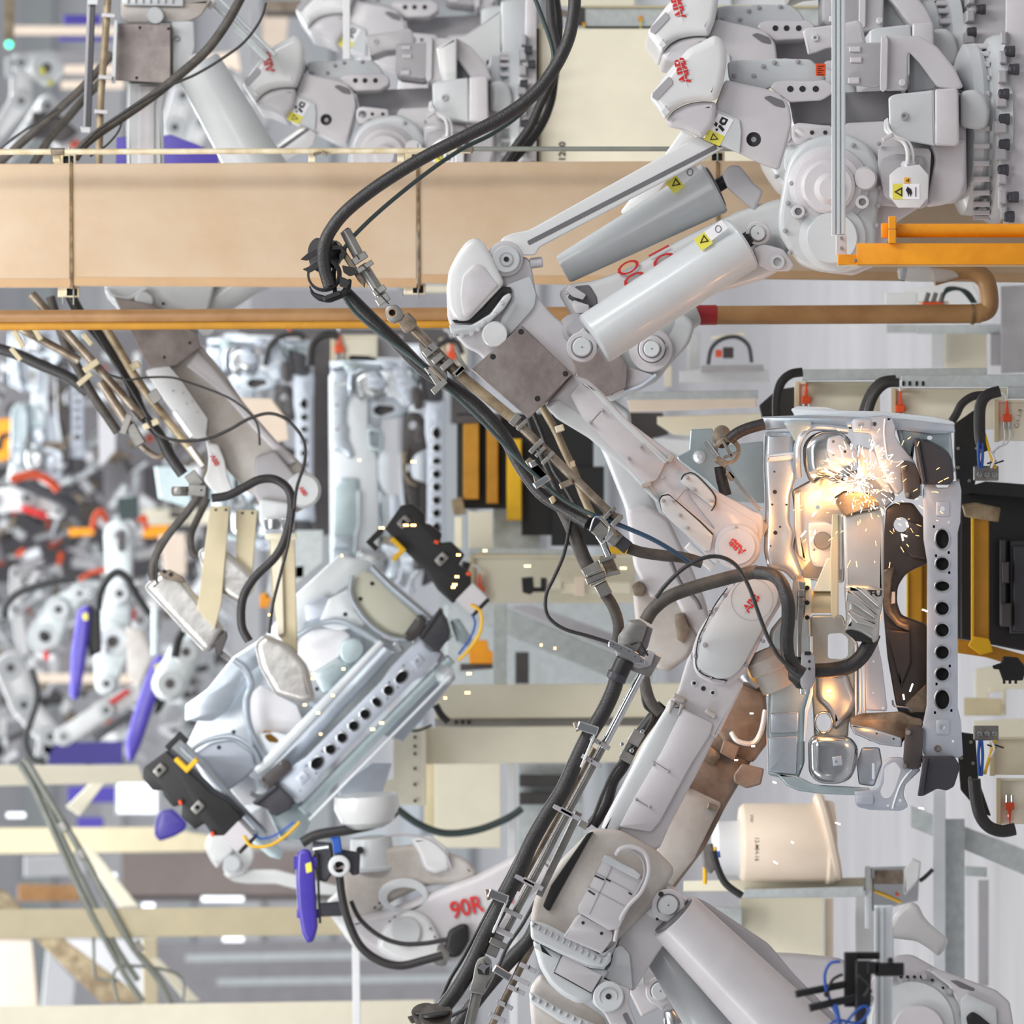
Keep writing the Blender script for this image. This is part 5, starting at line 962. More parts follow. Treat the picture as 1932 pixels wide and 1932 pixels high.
part(c, 'side_skin', 'zinc_light', lambda m: m.slab(rnd(p('1435,830 1560,830 1560,1000 1590,1100 1600,1500 1440,1500'), 8), .06, .1, 6, 3))
use(Frame(d=22.2, a=(1778, 1167), at=(573, 843)))
c = thing('car_body_front', 'blurred car body front at centre left, its holed member partly hidden by the arm', 'car body', (1640, 1150, .3)); car_front(c, True)
use(Frame(d=31, a=(1778, 1167), at=(146, 765)))
c = thing('car_body_front', 'far blurred car body front under the pipe at the left edge', 'car body', (1640, 1150, .3)); car_front(c, True)

# ---- clamping frame on the tilted body
use(Frame(d=15.8, a=(1778, 1172), at=(676, 1360), rot=44.5))
for s_, lab, dv in ((1, 'black clamping unit with yellow angle on the upper corner of the tilted body', 0), (-1, 'black clamping unit with yellow angle on the lower left corner of the tilted body', 0)):
    y = lambda v: (v - 1172) * s_ + 1172
    q = lambda st: [(a, y(b)) for a, b in p(st)]
    t = thing('clamping_unit', lab, 'clamp', (1600, y(750), 0), 'clamping units on the tilted body')
    P = lambda n, mt, fn, **k: part(t, n, mt, fn, **k)
    P('body', 'black', lambda m: m.slab(rnd(q('1478,716 1496,694 1535,690 1552,708 1560,700 1600,696 1612,716 1630,694 1678,694 1684,722 1720,714 1740,734 1742,800 1690,802 1640,790 1560,790 1490,786'), 5), .0, .2, 5, 3))
    P('pivot', 'steel_grey', lambda m: [m.slab(rnd(q('%d,724 %d,724 %d,756 %d,756' % (u, u + 24, u + 24, u)), 6), -.02, .1, 3, 2, [circ(u + 12, y(740), 6, 14)]) for u in (1500, 1632)])
    P('cylinder_block', 'paint', lambda m: m.slab(rnd(q('1740,728 1792,728 1794,786 1740,788'), 2), -.02, .2, 2))
    P('block_end', 'black', lambda m: m.slab(rnd(q('1794,730 1802,730 1802,786 1794,786'), 2), .0, .16, 2))
    P('angle', 'yellow', lambda m: m.slab(rnd(q('1520,784 1566,784 1566,826 1554,826 1554,796 1520,796'), 2), -.06, .05, 2))
    P('stop_pad', 'black', lambda m: m.slab(rnd(q('1480,790 1494,790 1494,830 1512,830 1512,842 1480,842'), 2), -.02, .05, 2))
    P('air_hose', 'yellow', lambda m: m.tube([(1775, y(770), -.02), (1806, y(766), -.03), (1838, y(800), -.03), (1850, y(850), -.02), (1850, y(890), .0)], 4, 8))
    P('air_hose', 'blue', lambda m: m.tube([(1790, y(785), .02), (1815, y(796), .02), (1832, y(830), .02), (1840, y(880), .02)], 3, 8))
    P('fitting', 'red_orange', lambda m: [m.cyl((u, y(722), -.02), (u + 10, y(716), -.02), 5, 5, 10, 1) for u in (1600, 1712)])
use(px(15.2))
for q, lab in (('274,1105 304,1076 345,1088 360,1110 420,1180 424,1190 400,1228 385,1230 310,1150 275,1112', 'silver-wrapped welding gun arm at left, upright above the tilted body'), ('372,1040 392,1030 430,1040 486,1090 478,1118 452,1140 420,1120 385,1080', 'silver-wrapped gun arm half hidden behind the cream bars'), ('480,1215 500,1195 545,1215 580,1255 596,1320 572,1328 520,1312 490,1260', 'silver cloth sleeve reaching into the bright tilted body')):
    m = MB(); m.slab(rnd(p(q), 10), .0, .2, 14, 5); m.build('wrapped_gun_arm', 'silver_cloth', None, lab, 'gun arm')
t = thing('gun_arm_mount', 'dark mount plate on top of the left silver-wrapped arm', 'mount', (320, 1085, 0))
part(t, 'plate', 'steel_warm', lambda m: m.slab(rnd(p('300,1080 320,1074 345,1088 350,1100 330,1096 306,1090'), 3), -.05, .05, 2))
part(t, 'knob', 'black', lambda m: [m.disc(u, v, -.06, 4, .03, 1, 10) for u, v in ((322, 1084), (310, 1078))])
t = thing('electrode_tip', 'dark opening with electrode at the lower end of the left wrapped arm', 'electrode', (415, 1215, 0))
part(t, 'mouth', 'dark_panel', lambda m: m.slab(rnd(p('404,1212 426,1188 430,1200 416,1238 406,1236'), 4), -.03, .08, 2))
part(t, 'tip', 'steel_grey', lambda m: m.cyl((414, 1228, -.0), (436, 1244, -.0), 4, 2, 10))
use(px(15.3))
for i, (q, lab) in enumerate((('396,955 434,955 418,1140 406,1188 372,1150', 'broad cream flat bar hanging to the left wrapped arm'), ('446,962 486,962 476,1088 446,1070', 'shorter cream flat bar right of the broad one'), ('508,1010 556,1010 560,1170 562,1240 525,1200 512,1110', 'cream bracket bar below the left robot wrist'))):
    t = thing('cream_bar', lab, 'bar', (430 + i * 50, 1080, 0))
    part(t, 'bar', 'cream_dark', lambda m: m.slab(rnd(p(q), 2), .06 * i - .12, .08, 1.5))
    if i == 2: part(t, 'flange', 'cream', lambda m: [m.slab(rnd(p('510,1010 532,1010 536,1195 524,1200 516,1110'), 2), -.02, .05, 1.5), m.slab(rnd(rect(500, 1006, 560, 1018), 4), -.06, .12, 2, 2)])
    else: part(t, 'bar_hole', 'ink', lambda m: [m.disc(u + i * 50, 962 + i * 6, -.125 + .06 * i, 2.4, .01, .3, 10) for u in (407, 426)])

# ---- things at the front body
use(px(11.8))
t = thing('gripper', 'cream robot gripper with bolted flange holding a plate at the front body', 'gripper', (1540, 1120, 0))
P = lambda n, mt, fn, **k: part(t, n, mt, fn, **k)
P('flange', 'steel_grey', lambda m: m.lathe((1498, 1128, .05), (1516, 1128, .05), [(0, 38), (.1, 42), (.9, 42), (1, 36)], 28))
P('adapter', 'cream', lambda m: m.lathe((1516, 1128, .05), (1528, 1128, .05), [(0, 38), (1, 36)], 28))
P('tube', 'cream_dark', lambda m: m.cyl((1526, 1136, .05), (1572, 1136, .05), 21, 21, 24))
P('gusset', 'cream', lambda m: m.slab(rnd(p('1534,1116 1560,1054 1572,1050 1572,1116'), 2), .0, .04, 1.5))
P('plate', 'cream_dark', lambda m: m.slab(rnd(p('1570,970 1582,970 1582,1160 1574,1168 1568,1160 1566,1050'), 2), -.04, .1, 2))
P('plate_edge', 'zinc_light', lambda m: m.slab(rnd(p('1582,970 1589,970 1589,1075 1583,1075'), 1), -.02, .06, 1))
P('bolt', 'ink', lambda m: [m.disc(1523, v, -.05, 4.5, .04, 1, 12) for v in (1109, 1137, 1165)])
P('bracket', 'steel_grey', lambda m: m.slab(rnd(p('1506,1096 1520,1098 1518,1120 1512,1200 1512,1240 1504,1240 1504,1170 1508,1120'), 2), -.08, .04, 1.5))
P('cable_port', 'steel_grey', lambda m: [m.slab(rnd(rect(1506, v, 1518, v + 14), 2), -.09, .05, 1.5) for v in (1112, 1128)])
t = thing('hose_clamp', 'grey plastic hose clamp block below the gripper flange', 'clamp', (1518, 1270, 0))
P('ring', 'black', lambda m: m.lathe((1488, 1268, -.03), (1516, 1268, -.03), [(0, 14), (.3, 22), (.5, 30), (.9, 34), (1, 32)], 28))
P('block', 'paint_shade', lambda m: m.slab(rnd(p('1512,1232 1532,1230 1538,1240 1538,1288 1530,1300 1514,1300 1510,1290'), 3), -.1, .14, 3, 2))
P('slot', 'ink', lambda m: [m.disc(1527, v, -.103, 2.6, .02, .4, 12) for v in (1248, 1262)] + [m.slab(rnd(rect(1518, 1229, 1530, 1236), 1), -.104, .02, .5)])
P('stub', 'chrome', lambda m: m.cyl((1514, 1298, -.04), (1514, 1310, -.04), 6, 6, 14, 1))
hose('black_hose', 'thick black hose from the clamp block into the silver cloth sleeve', 'hose', Z(p('1534,1266 1570,1264 1604,1256 1626,1238 1640,1215 1648,1195'), -.03), 14.5, 'rubber')
t = thing('cloth_sleeve', 'crumpled silver heat-cloth sleeve hanging in front of the body', 'sleeve', (1630, 1090, 0))
P('upper_cloth', 'silver_cloth_smooth', lambda m: m.slab(rnd(p('1590,972 1640,962 1666,958 1668,1010 1667,1120 1640,1108 1594,1112 1592,1040'), 6), -.06, .2, 7, 4))
P('crumpled_cloth', 'silver_cloth', lambda m: m.slab(rnd(p('1592,1102 1640,1104 1668,1116 1664,1150 1660,1175 1658,1205 1650,1214 1620,1196 1592,1192 1596,1165 1594,1132'), 5), -.08, .22, 12, 4))
P('fold', 'silver_cloth', lambda m: [m.slab(rnd(p(q), 2), -.1, .05, 4, 3) for q in ('1596,1112 1612,1118 1658,1160 1650,1168 1610,1140 1594,1136', '1600,1148 1622,1160 1656,1176 1650,1184 1616,1176 1600,1160', '1612,1108 1628,1108 1662,1140 1660,1150')])
P('sleeve_mouth', 'ink', lambda m: m.slab(rnd(p('1594,1192 1602,1188 1626,1196 1646,1210 1640,1212 1615,1210'), 2), -.082, .05, 1))
P('sleeve_opening', 'steel_warm', lambda m: m.slab(rnd(p('1574,945 1592,930 1624,928 1650,938 1660,955 1628,962 1596,974 1586,966'), 4), -.1, .06, 2))
P('lettering', 'ink', lambda m: m.text('TU', 1651, 1120, 17, 0, -.083, .003, .03, 1.2))
use(px(12.0))
t = thing('pipe_holder', 'steel rod holder with slotted ring left of the front body top', 'holder', (1365, 870, 0))
P('disc', 'steel_warm', lambda m: m.slab(circ(1362, 824, 18, 24, 22), .05, .04, 3, 2))
P('ring', 'steel_warm', lambda m: m.slab(circ(1372, 850, 26, 28), .0, .05, 3, 2, [circ(1372, 852, 18, 24)]))
P('ring_spoke', 'steel_grey', lambda m: [block(m, (1372, 846), 60, 40, 6, -.01, .05), block(m, (1380, 858), -20, 30, 6, -.01, .05)])
P('tube', 'chrome', lambda m: m.cyl((1332, 832, -.04), (1354, 862, -.04), 5.5, 5.5, 14))
P('rod', 'chrome', lambda m: m.slab(rnd(p('1366,880 1374,876 1400,915 1438,960 1432,966 1396,925'), 2), -.03, .03, 1.5))
P('clamp', 'steel_warm', lambda m: [block(m, (1362, 872), 30, 26, 14, -.03, .07), block(m, (1378, 898), 50, 18, 12, -.03, .05)])
hose('black_hose', 'black hose from the ring holder to the body upper rail', 'hose', Z(p('1376,830 1390,818 1412,808 1442,800'), -.02), 11, 'rubber')
hose('black_hose', 'black hose hanging straight down below the ring holder', 'hose', Z(p('1358,880 1362,905 1370,935'), .05), 11, 'rubber')
use(px(12.6))
t = thing('pale_bracket_plate', 'pale blue steel plate with a round dimple behind the ring holder', 'plate', (1330, 900, 0))
P('plate', 'zinc_green', lambda m: m.slab(rnd(p('1303,810 1345,808 1346,840 1372,840 1440,832 1442,950 1370,945 1330,905 1282,870 1276,862 1300,850'), 4), .0, .04, 2))
P('dimple', 'zinc_light', lambda m: m.lathe((1320, 862, .0), (1320, 862, -.02), [(0, 13), (.6, 11), (1, 5)], 24))

# ---- sparks of the weld
use(px(11.8))
def sparks(name, c, n, rmax, lab, hot, seed, w0=0.0, L=(3, 16), r0=.5, fall=0):
    random.seed(seed); m = MB()
    for i in range(n):
        a = random.uniform(0, 2 * math.pi); r = rmax * random.random() ** 1.5 + 3
        u, v = c[0] + r * math.cos(a), c[1] + r * math.sin(a) * .9; l = random.uniform(*L) * (.4 + .6 * r / rmax)
        b = a + random.uniform(-.5, .5); rr = random.uniform(.5, 1.2) * r0; w = w0 + random.uniform(-.25, .0)
        m.tube([(u, v, w), (u + l * math.cos(b), v + l * math.sin(b), w)], rr, 4, sm=False)
    return m.build(name, hot, None, lab, 'sparks', kind='stuff')
sparks('weld_sparks', (1622, 905), 300, 72, 'dense white-orange spray of welding sparks on the front body', 'spark_hot', 3, r0=.42)
sparks('weld_sparks', (1640, 940), 130, 150, 'scattered orange sparks flying around the weld', 'spark', 5, L=(4, 14), r0=.5)
m = MB()
for u, v, L, a in ((1700, 1008, 12, 20), (1702, 1010, 10, 80), (1710, 985, 10, 70), (1568, 1302, 8, 160), (1722, 1290, 16, 110), (1704, 1310, 10, 80), (1740, 1150, 10, 20), (1520, 1002, 14, 130), (1540, 965, 12, 130), (1535, 1012, 10, 120), (1538, 1000, 8, 100), (1458, 1475, 7, 20), (1576, 1552, 10, 20), (1733, 1524, 10, 10), (1459, 1625, 9, 30), (1493, 1588, 5, 30), (1386, 1434, 6, 0), (1415, 1346, 6, 0), (1418, 1408, 6, 0)):
    b = math.radians(a); m.tube([(u, v, -.1), (u + L * math.cos(b), v + L * math.sin(b), -.1)], 1.4, 6, sm=False)
m.build('stray_sparks', 'spark_hot', None, 'few single bright sparks far from the weld on the right', 'sparks', kind='stuff')
use(px(14.2))
m = MB()
for u, v, L in ((720, 996, 10), (766, 991, 10), (780, 991, 10), (915, 1039, 8), (865, 1047, 8), (862, 1088, 8), (858, 1103, 9), (855, 1108, 8), (995, 1068, 12), (1176, 1072, 12), (1021, 1217, 4), (1047, 1223, 4), (882, 1307, 10), (885, 1271, 9), (720, 1364, 8), (703, 1376, 8), (628, 1312, 6), (648, 1262, 6), (590, 1280, 6), (605, 1385, 5), (780, 871, 10), (592, 1272, 8), (678, 868, 6), (508, 1160, 4), (645, 1048, 4), (840, 1317, 6), (575, 1330, 6), (600, 1345, 6)):
    m.tube([(u - L / 2, v, 0), (u + L / 2, v, 0)], 2.4, 6, sm=False)
m.build('stray_sparks', 'spark', None, 'scattered warm sparks glinting over the tilted body and centre', 'sparks', kind='stuff')
use(px(11.8))
for (x, y, w, e, r) in ((1632, 915, -.36, 3.6, .03), (1545, 935, -.12, 1.3, .04), (1715, 1172, -.02, .35, .02), (1572, 1325, -.12, .9, .04), (1705, 1000, .3, .5, .03), (1532, 1062, -.15, .7, .03), (1430, 985, -.38, 1.3, .03), (1420, 1400, .35, 1.2, .03), (1650, 1370, -.2, .4, .03)):
    l = bpy.data.lights.new('weld_glow', 'POINT'); l.energy = e; l.color = (1, .4, .1); l.shadow_soft_size = r
    o = bpy.data.objects.new('weld_glow', l); COL.objects.link(o); o.location = F(x, y, w + .2 - .0)
# ------------------------------------------------------------------ left robots of the second row
def capsule(a, b, r1, r2, n=8):
    ang = math.atan2(b[1] - a[1], b[0] - a[0]); o = []
    for i in range(n + 1):
        t = ang + math.pi / 2 + math.pi * i / n; o.append((a[0] + r1 * math.cos(t), a[1] + r1 * math.sin(t)))
    for i in range(n + 1):
        t = ang - math.pi / 2 + math.pi * i / n; o.append((b[0] + r2 * math.cos(t), b[1] + r2 * math.sin(t)))
    return o
use(px(14.7))
t = thing('welding_robot', 'grey robot at top left with scratched square plate and vertical arm', 'robot', (330, 60, .2))
P = lambda n, mt, fn, **k: part(t, n, mt, fn, **k)
P('elbow_housing', 'paint_dirty', lambda m: m.slab(rnd(p('228,-20 345,-20 345,0 400,0 380,30 360,40 330,44 240,44 228,30'), 6), .0, .3, 6, 3))
P('motor_flange', 'paint_cool', lambda m: m.slab(rnd(p('230,-4 346,-6 346,12 232,10'), 3), -.03, .1, 3, 2))
P('flange_stud', 'paint_shade', lambda m: [m.box(u, -4, u + 3, 6, -.04, .05, .8) for u in range(240, 335, 14)], kind='stuff')
P('round_cap', 'paint_cool', lambda m: m.lathe((293, 30, .0), (293, 30, -.07), [(0, 17), (.8, 17), (1, 14)], 28))
P('cover_plate', 'worn_plate', lambda m: m.slab(rnd(p('222,44 322,46 322,158 218,152'), 2), -.07, .1, 1.5))
P('plate_bolt', 'ink', lambda m: [m.disc(u, v, -.072, 3, .01, .4, 12) for u, v in ((264, 52), (318, 54), (258, 147))])
P('side_link', 'paint_cool', lambda m: m.slab(rnd(p('322,38 366,40 368,90 350,140 322,158'), 5), .0, .25, 4, 3))
P('link_bolt', 'paint_shade', lambda m: m.ring(334, 72, -.01, 6, 3, .02))
P('forearm', 'paint_cool', lambda m: m.slab(rnd(p('240,150 318,150 308,200 310,330 240,330 238,240'), 4), .03, .25, 7, 3))
P('forearm_face', 'paint', lambda m: m.slab(rnd(p('262,160 300,160 292,200 292,330 260,330'), 4), .015, .05, 4, 3))
P('balancing_cylinder', 'paint_cool', lambda m: m.lathe((372, 122, .02), (500, 345, .1), [(0, 40), (.01, 44), (.02, 45), (1, 56)], 40))
clevis(t, 372, 118, -.05, 17, -60, 16)
P('tie_rod', 'galvanised', lambda m: [m.slab(rnd(seg((398, 2), (505, 112), 12), 2), .2, .05, 2, 2), m.slab(rnd(seg((410, -6), (520, 105), 8), 2), .22, .05, 2)])
P('rod_plug', 'paint', lambda m: m.cyl((392, 14, .05), (405, 2, .05), 7, 7, 14, 1))
t = thing('cable_rail', 'tan and black upright rail left of the scratched plate at top left', 'cable rail', (180, 150, 0))
P = lambda n, mt, fn, **k: part(t, n, mt, fn, **k)
use(px(14.5))
P('conduit', 'conduit_tan', lambda m: m.tube([(204, -10, .0), (198, 80, .0), (190, 190, .0), (186, 330, .0)], 7, 14))
P('channel', 'bumper_black', lambda m: m.slab(rnd(p('170,8 180,8 172,240 161,240'), 1.5), -.02, .06, 1.5))
P('channel_back', 'paint_shade', lambda m: m.slab(rnd(p('164,8 171,8 164,240 157,240'), 1), -.01, .06, 1))
P('end_cap', 'paint_cool', lambda m: [m.box(165, -6, 186, 9, -.04, .1, 2), m.slab(rnd(p('151,238 172,240 171,252 154,251'), 2), -.04, .1, 2)])
P('side_strip', 'paint_cool', lambda m: m.slab(p('216,35 222,35 218,158 210,158'), -.02, .05, 1))
P('clamp', 'paint', lambda m: [m.slab(rnd(seg((a, v), (a + 26, v + 2), 8), 2), -.05, .08, 1.5) for a, v in ((192, 28), (186, 145), (178, 210))])
for lab, pts, r, mt, d in (
    ('thick brown-grey cable crossing from the top to the left beam end', '460,-15 430,40 390,95 340,140 290,180 240,215 195,245 160,272 140,300', 9, 'rubber_dusty', 14.1),
    ('thin cable sagging to the right of the thick brown-grey cable', '502,5 490,40 460,80 420,110 370,140 320,162 270,190 220,222 180,250 145,285', 2.6, 'rubber', 14.0),
    ('dusty cable at the top left edge running behind the black channel', '212,100 180,140 140,180 90,225 40,270 -10,315', 8, 'rubber_dusty', 15.2),
    ('second dusty cable below, joining the beam end at top left', '195,150 160,185 130,220 95,260 60,315', 8, 'rubber_dusty', 15.3),
    ('thin wire above the dusty cables at the far top left', '110,205 80,225 40,250 0,282 -20,300', 2.2, 'rubber', 15.1),
    ('thin wire loop below the thick brown-grey cable', '230,228 222,250 200,275 170,295', 2, 'rubber', 14.2)):
    use(px(d)); hose('hanging_cable', lab, 'cable', Z(p(pts), 0), r, mt)

use(px(15.0))
t = thing('welding_robot', 'robot arm slanting down from under the beam at left, white panels and red lettering', 'robot', (300, 600, .2))
P = lambda n, mt, fn, **k: part(t, n, mt, fn, **k)
P('elbow_housing', 'paint_cool', lambda m: m.slab(rnd(p('190,480 420,480 400,560 384,622 360,640 330,640 240,600 200,560'), 10), .0, .3, 9, 3))
P('motor_flange', 'paint_cool', lambda m: m.tube([(202, 545, -.02), (215, 560, -.03), (245, 563, -.03), (275, 545, -.02)], 5, 10))
P('round_cap', 'paint_cool', lambda m: m.lathe((272, 568, .0), (272, 568, -.05), [(0, 18), (.8, 18), (1, 15)], 28))
P('pivot_cap', 'paint_cool', lambda m: m.lathe((390, 616, .0), (390, 616, -.05), [(0, 18), (.8, 18), (1, 15)], 28))
P('balancing_cylinder', 'paint_cool', lambda m: m.lathe((385, 590, .1), (540, 470, .2), [(0, 22), (.02, 25), (1, 40)], 32))
P('cover_plate', 'worn_plate', lambda m: m.slab(rnd(p('215,560 290,575 372,630 378,655 332,690 282,695'), 2), -.06, .1, 1.5))
P('plate_bolt', 'ink', lambda m: [m.disc(u, v, -.062, 3, .01, .4, 12) for u, v in ((308, 573), (358, 647), (310, 674))])
P('forearm', 'paint_dirty', lambda m: m.slab(rnd(p('272,700 312,680 378,650 420,700 460,760 520,830 560,865 592,905 594,945 560,968 520,960 470,930 430,890 380,810 320,770'), 8), .0, .28, 9, 4))
P('forearm_ridge', 'paint', lambda m: m.slab(rnd(p('372,662 400,690 500,810 560,870 545,880 480,812 420,745 350,690'), 5), -.02, .05, 5, 3))
P('white_cover', 'grey_white', lambda m: m.slab(rnd(p('276,700 312,682 338,712 392,790 388,830 362,826 300,740'), 3), -.05, .06, 2, 2))
P('cover_button', 'paint_cool', lambda m: [m.disc(u, v, -.055, 2.4, .02, .5, 10) for u, v in ((326, 738), (345, 742), (352, 762), (362, 758), (372, 778))])
P('lettered_cover', 'paint_white', lambda m: m.slab(rnd(p('388,830 398,836 412,838 424,868 430,900 441,928 430,932 410,934 395,920 384,905 392,888 394,862'), 5), -.07, .08, 4, 3))
t['_logo_mat'] = 'paint_white'
logo(t, 405, 869, 13, -62, -.072)
P('wrist_cap', 'paint_cool', lambda m: m.lathe((572, 925, .0), (572, 925, -.06), [(0, 34), (.7, 34), (1, 28)], 32))
P('wrist_clamp', 'paint_shade', lambda m: m.slab(rnd(p('480,862 520,850 560,900 540,960 500,970 478,930'), 8), -.05, .1, 6, 3))
t['_logo_mat'] = 'paint_cool'
logo(t, 571, 927, 11, -55, -.062)
P('hand_flange', 'paint_cool', lambda m: m.slab(rnd(p('490,940 550,950 556,990 540,1000 500,1002 488,985'), 8), -.08, .2, 6, 3))
P('flange_clamp', 'chrome', lambda m: [m.slab(rnd(rect(u, 978, u + 26, 1000), 3), -.12, .08, 2, 2) for u in (498, 530)])
t = thing('cable_rail', 'tan and grey clamp rail beside the slanted arm at left', 'cable rail', (330, 720, 0))
P = lambda n, mt, fn, **k: part(t, n, mt, fn, **k)
use(px(14.6))
P('conduit', 'conduit_tan', lambda m: m.tube([(200, 618, .0), (225, 660, .0), (258, 715, .0), (290, 760, .0), (330, 810, .0), (385, 880, .0)], 8, 14))
P('strut', 'steel_warm', lambda m: [m.cyl((120, 620, .05), (270, 790, .05), 8, 8, 14), m.cyl((60, 555, .06), (190, 700, .06), 9, 9, 14), m.cyl((20, 610, .1), (150, 680, .1), 8, 8, 14), m.cyl((190, 720, .06), (262, 830, .06), 9, 9, 14)])
P('clamp', 'cream_dark', lambda m: [block(m, c, a, L, w_, -.06, .08) for c, a, L, w_ in (((35, 640), 60, 36, 10), (((30, 668)), 50, 30, 9), ((70, 628), 60, 30, 10), ((172, 690), -35, 34, 12), ((160, 715), -40, 34, 10), ((255, 690), 60, 14, 18), ((285, 800), -25, 32, 12), ((165, 640), 50, 26, 10))])
P('joint', 'steel_grey', lambda m: [block(m, (292, 748), 55, 24, 22, -.06, .1), block(m, (255, 820), 60, 46, 22, -.02, .1, 3), block(m, (238, 800), 110, 40, 13, -.03, .06)])
P('white_tip', 'paint_white', lambda m: [block(m, (370, 862), 55, 46, 9, -.04, .05), block(m, (345, 800), 55, 60, 10, -.02, .05)])
for lab, pts, r, mt, d in (
    ('black hose on the slanted left arm, ending at the lower clamps', '130,550 150,590 185,630 215,670 245,720 268,780 300,820 322,862 345,895', 11, 'rubber', 14.75),
    ('thin cable beside the black hose of the slanted left arm', '175,620 200,660 235,715 262,760 285,800', 2.6, 'rubber', 14.5),
    ('brown-black hose left of the slanted arm', '95,560 120,640 150,700 175,745 205,790 222,815', 9, 'rubber_dusty', 14.9),
    ('dark hose entering from the left edge under the ochre pipe', '-15,655 30,668 80,690 130,712 165,740', 11, 'rubber', 15.1),
    ('thin wire sagging across the white covered arm', '200,705 240,716 280,712 320,712 345,718 420,745 460,770 485,800 490,840', 2.2, 'rubber', 14.5),
    ('thin cable looping wide around the slanted arm wrist', '275,790 300,820 340,832 390,828 430,812 470,790 510,780 545,795 572,830 575,870 560,920 555,960', 3.2, 'rubber', 14.3),
    ('black hose curling over the slanted arm to its wrist', '400,940 430,935 460,920 490,905 520,905 545,925 550,960 540,1010 520,1050 480,1090 458,1130 456,1180 470,1210', 8.5, 'rubber', 14.4),
    ('grey looped pipe end left of the slanted arm', '262,836 280,852 300,862 318,850 318,835', 6, 'steel_warm', 14.8),
    ('brown hose dropping to the left silver-wrapped arm', '375,935 350,970 320,1005 298,1040 288,1070 290,1095', 8, 'rubber_dusty', 14.9),
    ('thin wire next to the brown hose over the left wrapped arm', '362,960 330,1000 300,1045 296,1080 296,1100', 2.4, 'rubber', 14.8),
    ('short brown hose right of the first one', '392,940 372,980 360,1010 362,1040 370,1050', 7, 'rubber_dusty', 15.0),
    ('thin black cable hanging straight to the silver cloth sleeve', '552,960 545,1020 530,1080 515,1140 508,1195', 3, 'rubber', 14.2)):
    use(px(d)); hose('arm_hose', lab, 'hose', Z(p(pts), 0), r, mt)
use(px(14.5))
t = thing('hose_collar', 'round metal collar with screws at the end of the left clamp rail', 'collar', (370, 925, 0))
part(t, 'ring', 'steel_grey', lambda m: m.lathe((340, 918, .0), (340, 936, .0), [(0, 16), (.2, 18), (.8, 18), (1, 15)], 20))
part(t, 'block', 'steel_grey', lambda m: [block(m, (372, 925), 5, 34, 22, -.06, .1), block(m, (366, 905), 55, 30, 24, -.04, .1)])
part(t, 'screw', 'ink', lambda m: [m.disc(u, 925, -.062, 2, .02, .3, 10) for u in (352, 380)])

# ------------------------------------------------------------------ robot with the stencilled number, bottom centre
use(px(15.4))
t = thing('welding_robot', 'white robot arm with red 90R stencil at bottom centre', 'robot', (900, 1680, .2))
P = lambda n, mt, fn, **k: part(t, n, mt, fn, **k)
P('arm', 'paint', lambda m: m.slab(rnd(p('650,1735 700,1720 740,1712 850,1668 900,1650 1010,1590 1060,1640 1000,1690 960,1740 900,1800 860,1815 800,1822 740,1815 690,1790 660,1765'), 12), .0, .35, 16, 5))
P('arm_shell', 'paint_white', lambda m: m.slab(rnd(p('708,1790 722,1750 752,1722 780,1714 810,1730 832,1768 840,1800 820,1815 780,1820 740,1812'), 14), -.03, .1, 12, 4))
P('shell_disc', 'paint_cool', lambda m: m.lathe((766, 1758, -.02), (766, 1758, -.05), [(0, 30), (.8, 29), (1, 26)], 28))
P('shell_screw', 'ink', lambda m: [m.disc(u, v, -.045, 2, .02, .4, 8) for u, v in ((735, 1738), (745, 1730), (812, 1752), (820, 1768))])
P('lettering', 'red', lambda m: m.text('90R', 880, 1713, 46, 14, -.012, .006, .012, .85))
P('lettering', 'red', lambda m: m.text('T', 962, 1690, 46, 14, -.012, .006, .012, .85))
P('shoulder', 'paint_dirty', lambda m: m.slab(rnd(p('640,1640 720,1600 800,1590 880,1620 905,1650 870,1665 800,1672 740,1700 700,1730 660,1750 645,1700'), 12), .02, .3, 12, 4))
P('shoulder_ring', 'paint_cool', lambda m: m.slab(circ(762, 1690, 48, 32, 34), .0, .1, 5, 3, [circ(764, 1694, 34, 28, 20)]))
P('head', 'paint_cool', lambda m: m.lathe((700, 1580, .1), (704, 1640, .1), [(0, 38), (.1, 40), (.85, 42), (.9, 48), (1, 46)], 28))
P('head_hole', 'ink', lambda m: m.disc(679, 1604, -.02, 7, .02, .5, 16))
P('dome', 'paint_white', lambda m: m.lathe((690, 1500, .2), (694, 1562, .2), [(0, 60), (.4, 62), (.8, 50), (1, 30)], 32))
P('elbow_cover', 'paint_white', lambda m: m.slab(rnd(p('772,1582 810,1575 845,1600 850,1640 820,1650 800,1640 790,1610'), 9), -.02, .1, 9, 4))
P('wrist', 'paint_white', lambda m: m.slab(rnd(p('640,1640 665,1660 680,1700 690,1760 680,1800 660,1780 625,1730 615,1700 640,1680'), 10), .04, .2, 8, 3))
P('adapter', 'bumper_black', lambda m: m.slab(rnd(p('602,1704 645,1700 646,1728 604,1730'), 2), .0, .12, 3))
P('cable_entry', 'black', lambda m: m.slab(rnd(p('838,1790 846,1755 870,1742 884,1744 886,1775 868,1805 850,1808'), 8), -.06, .2, 8, 3))
P('flange_ring', 'steel_grey', lambda m: m.lathe((822, 1800, -.03), (846, 1806, -.03), [(0, 17), (.3, 20), (.7, 20), (1, 16)], 20))
P('bolt', 'ink', lambda m: [m.disc(u, v, .01, 2.2, .03, .4, 8) for u, v in ((707, 1713), (716, 1704), (726, 1698), (708, 1728), (702, 1742))] and m, kind='stuff')
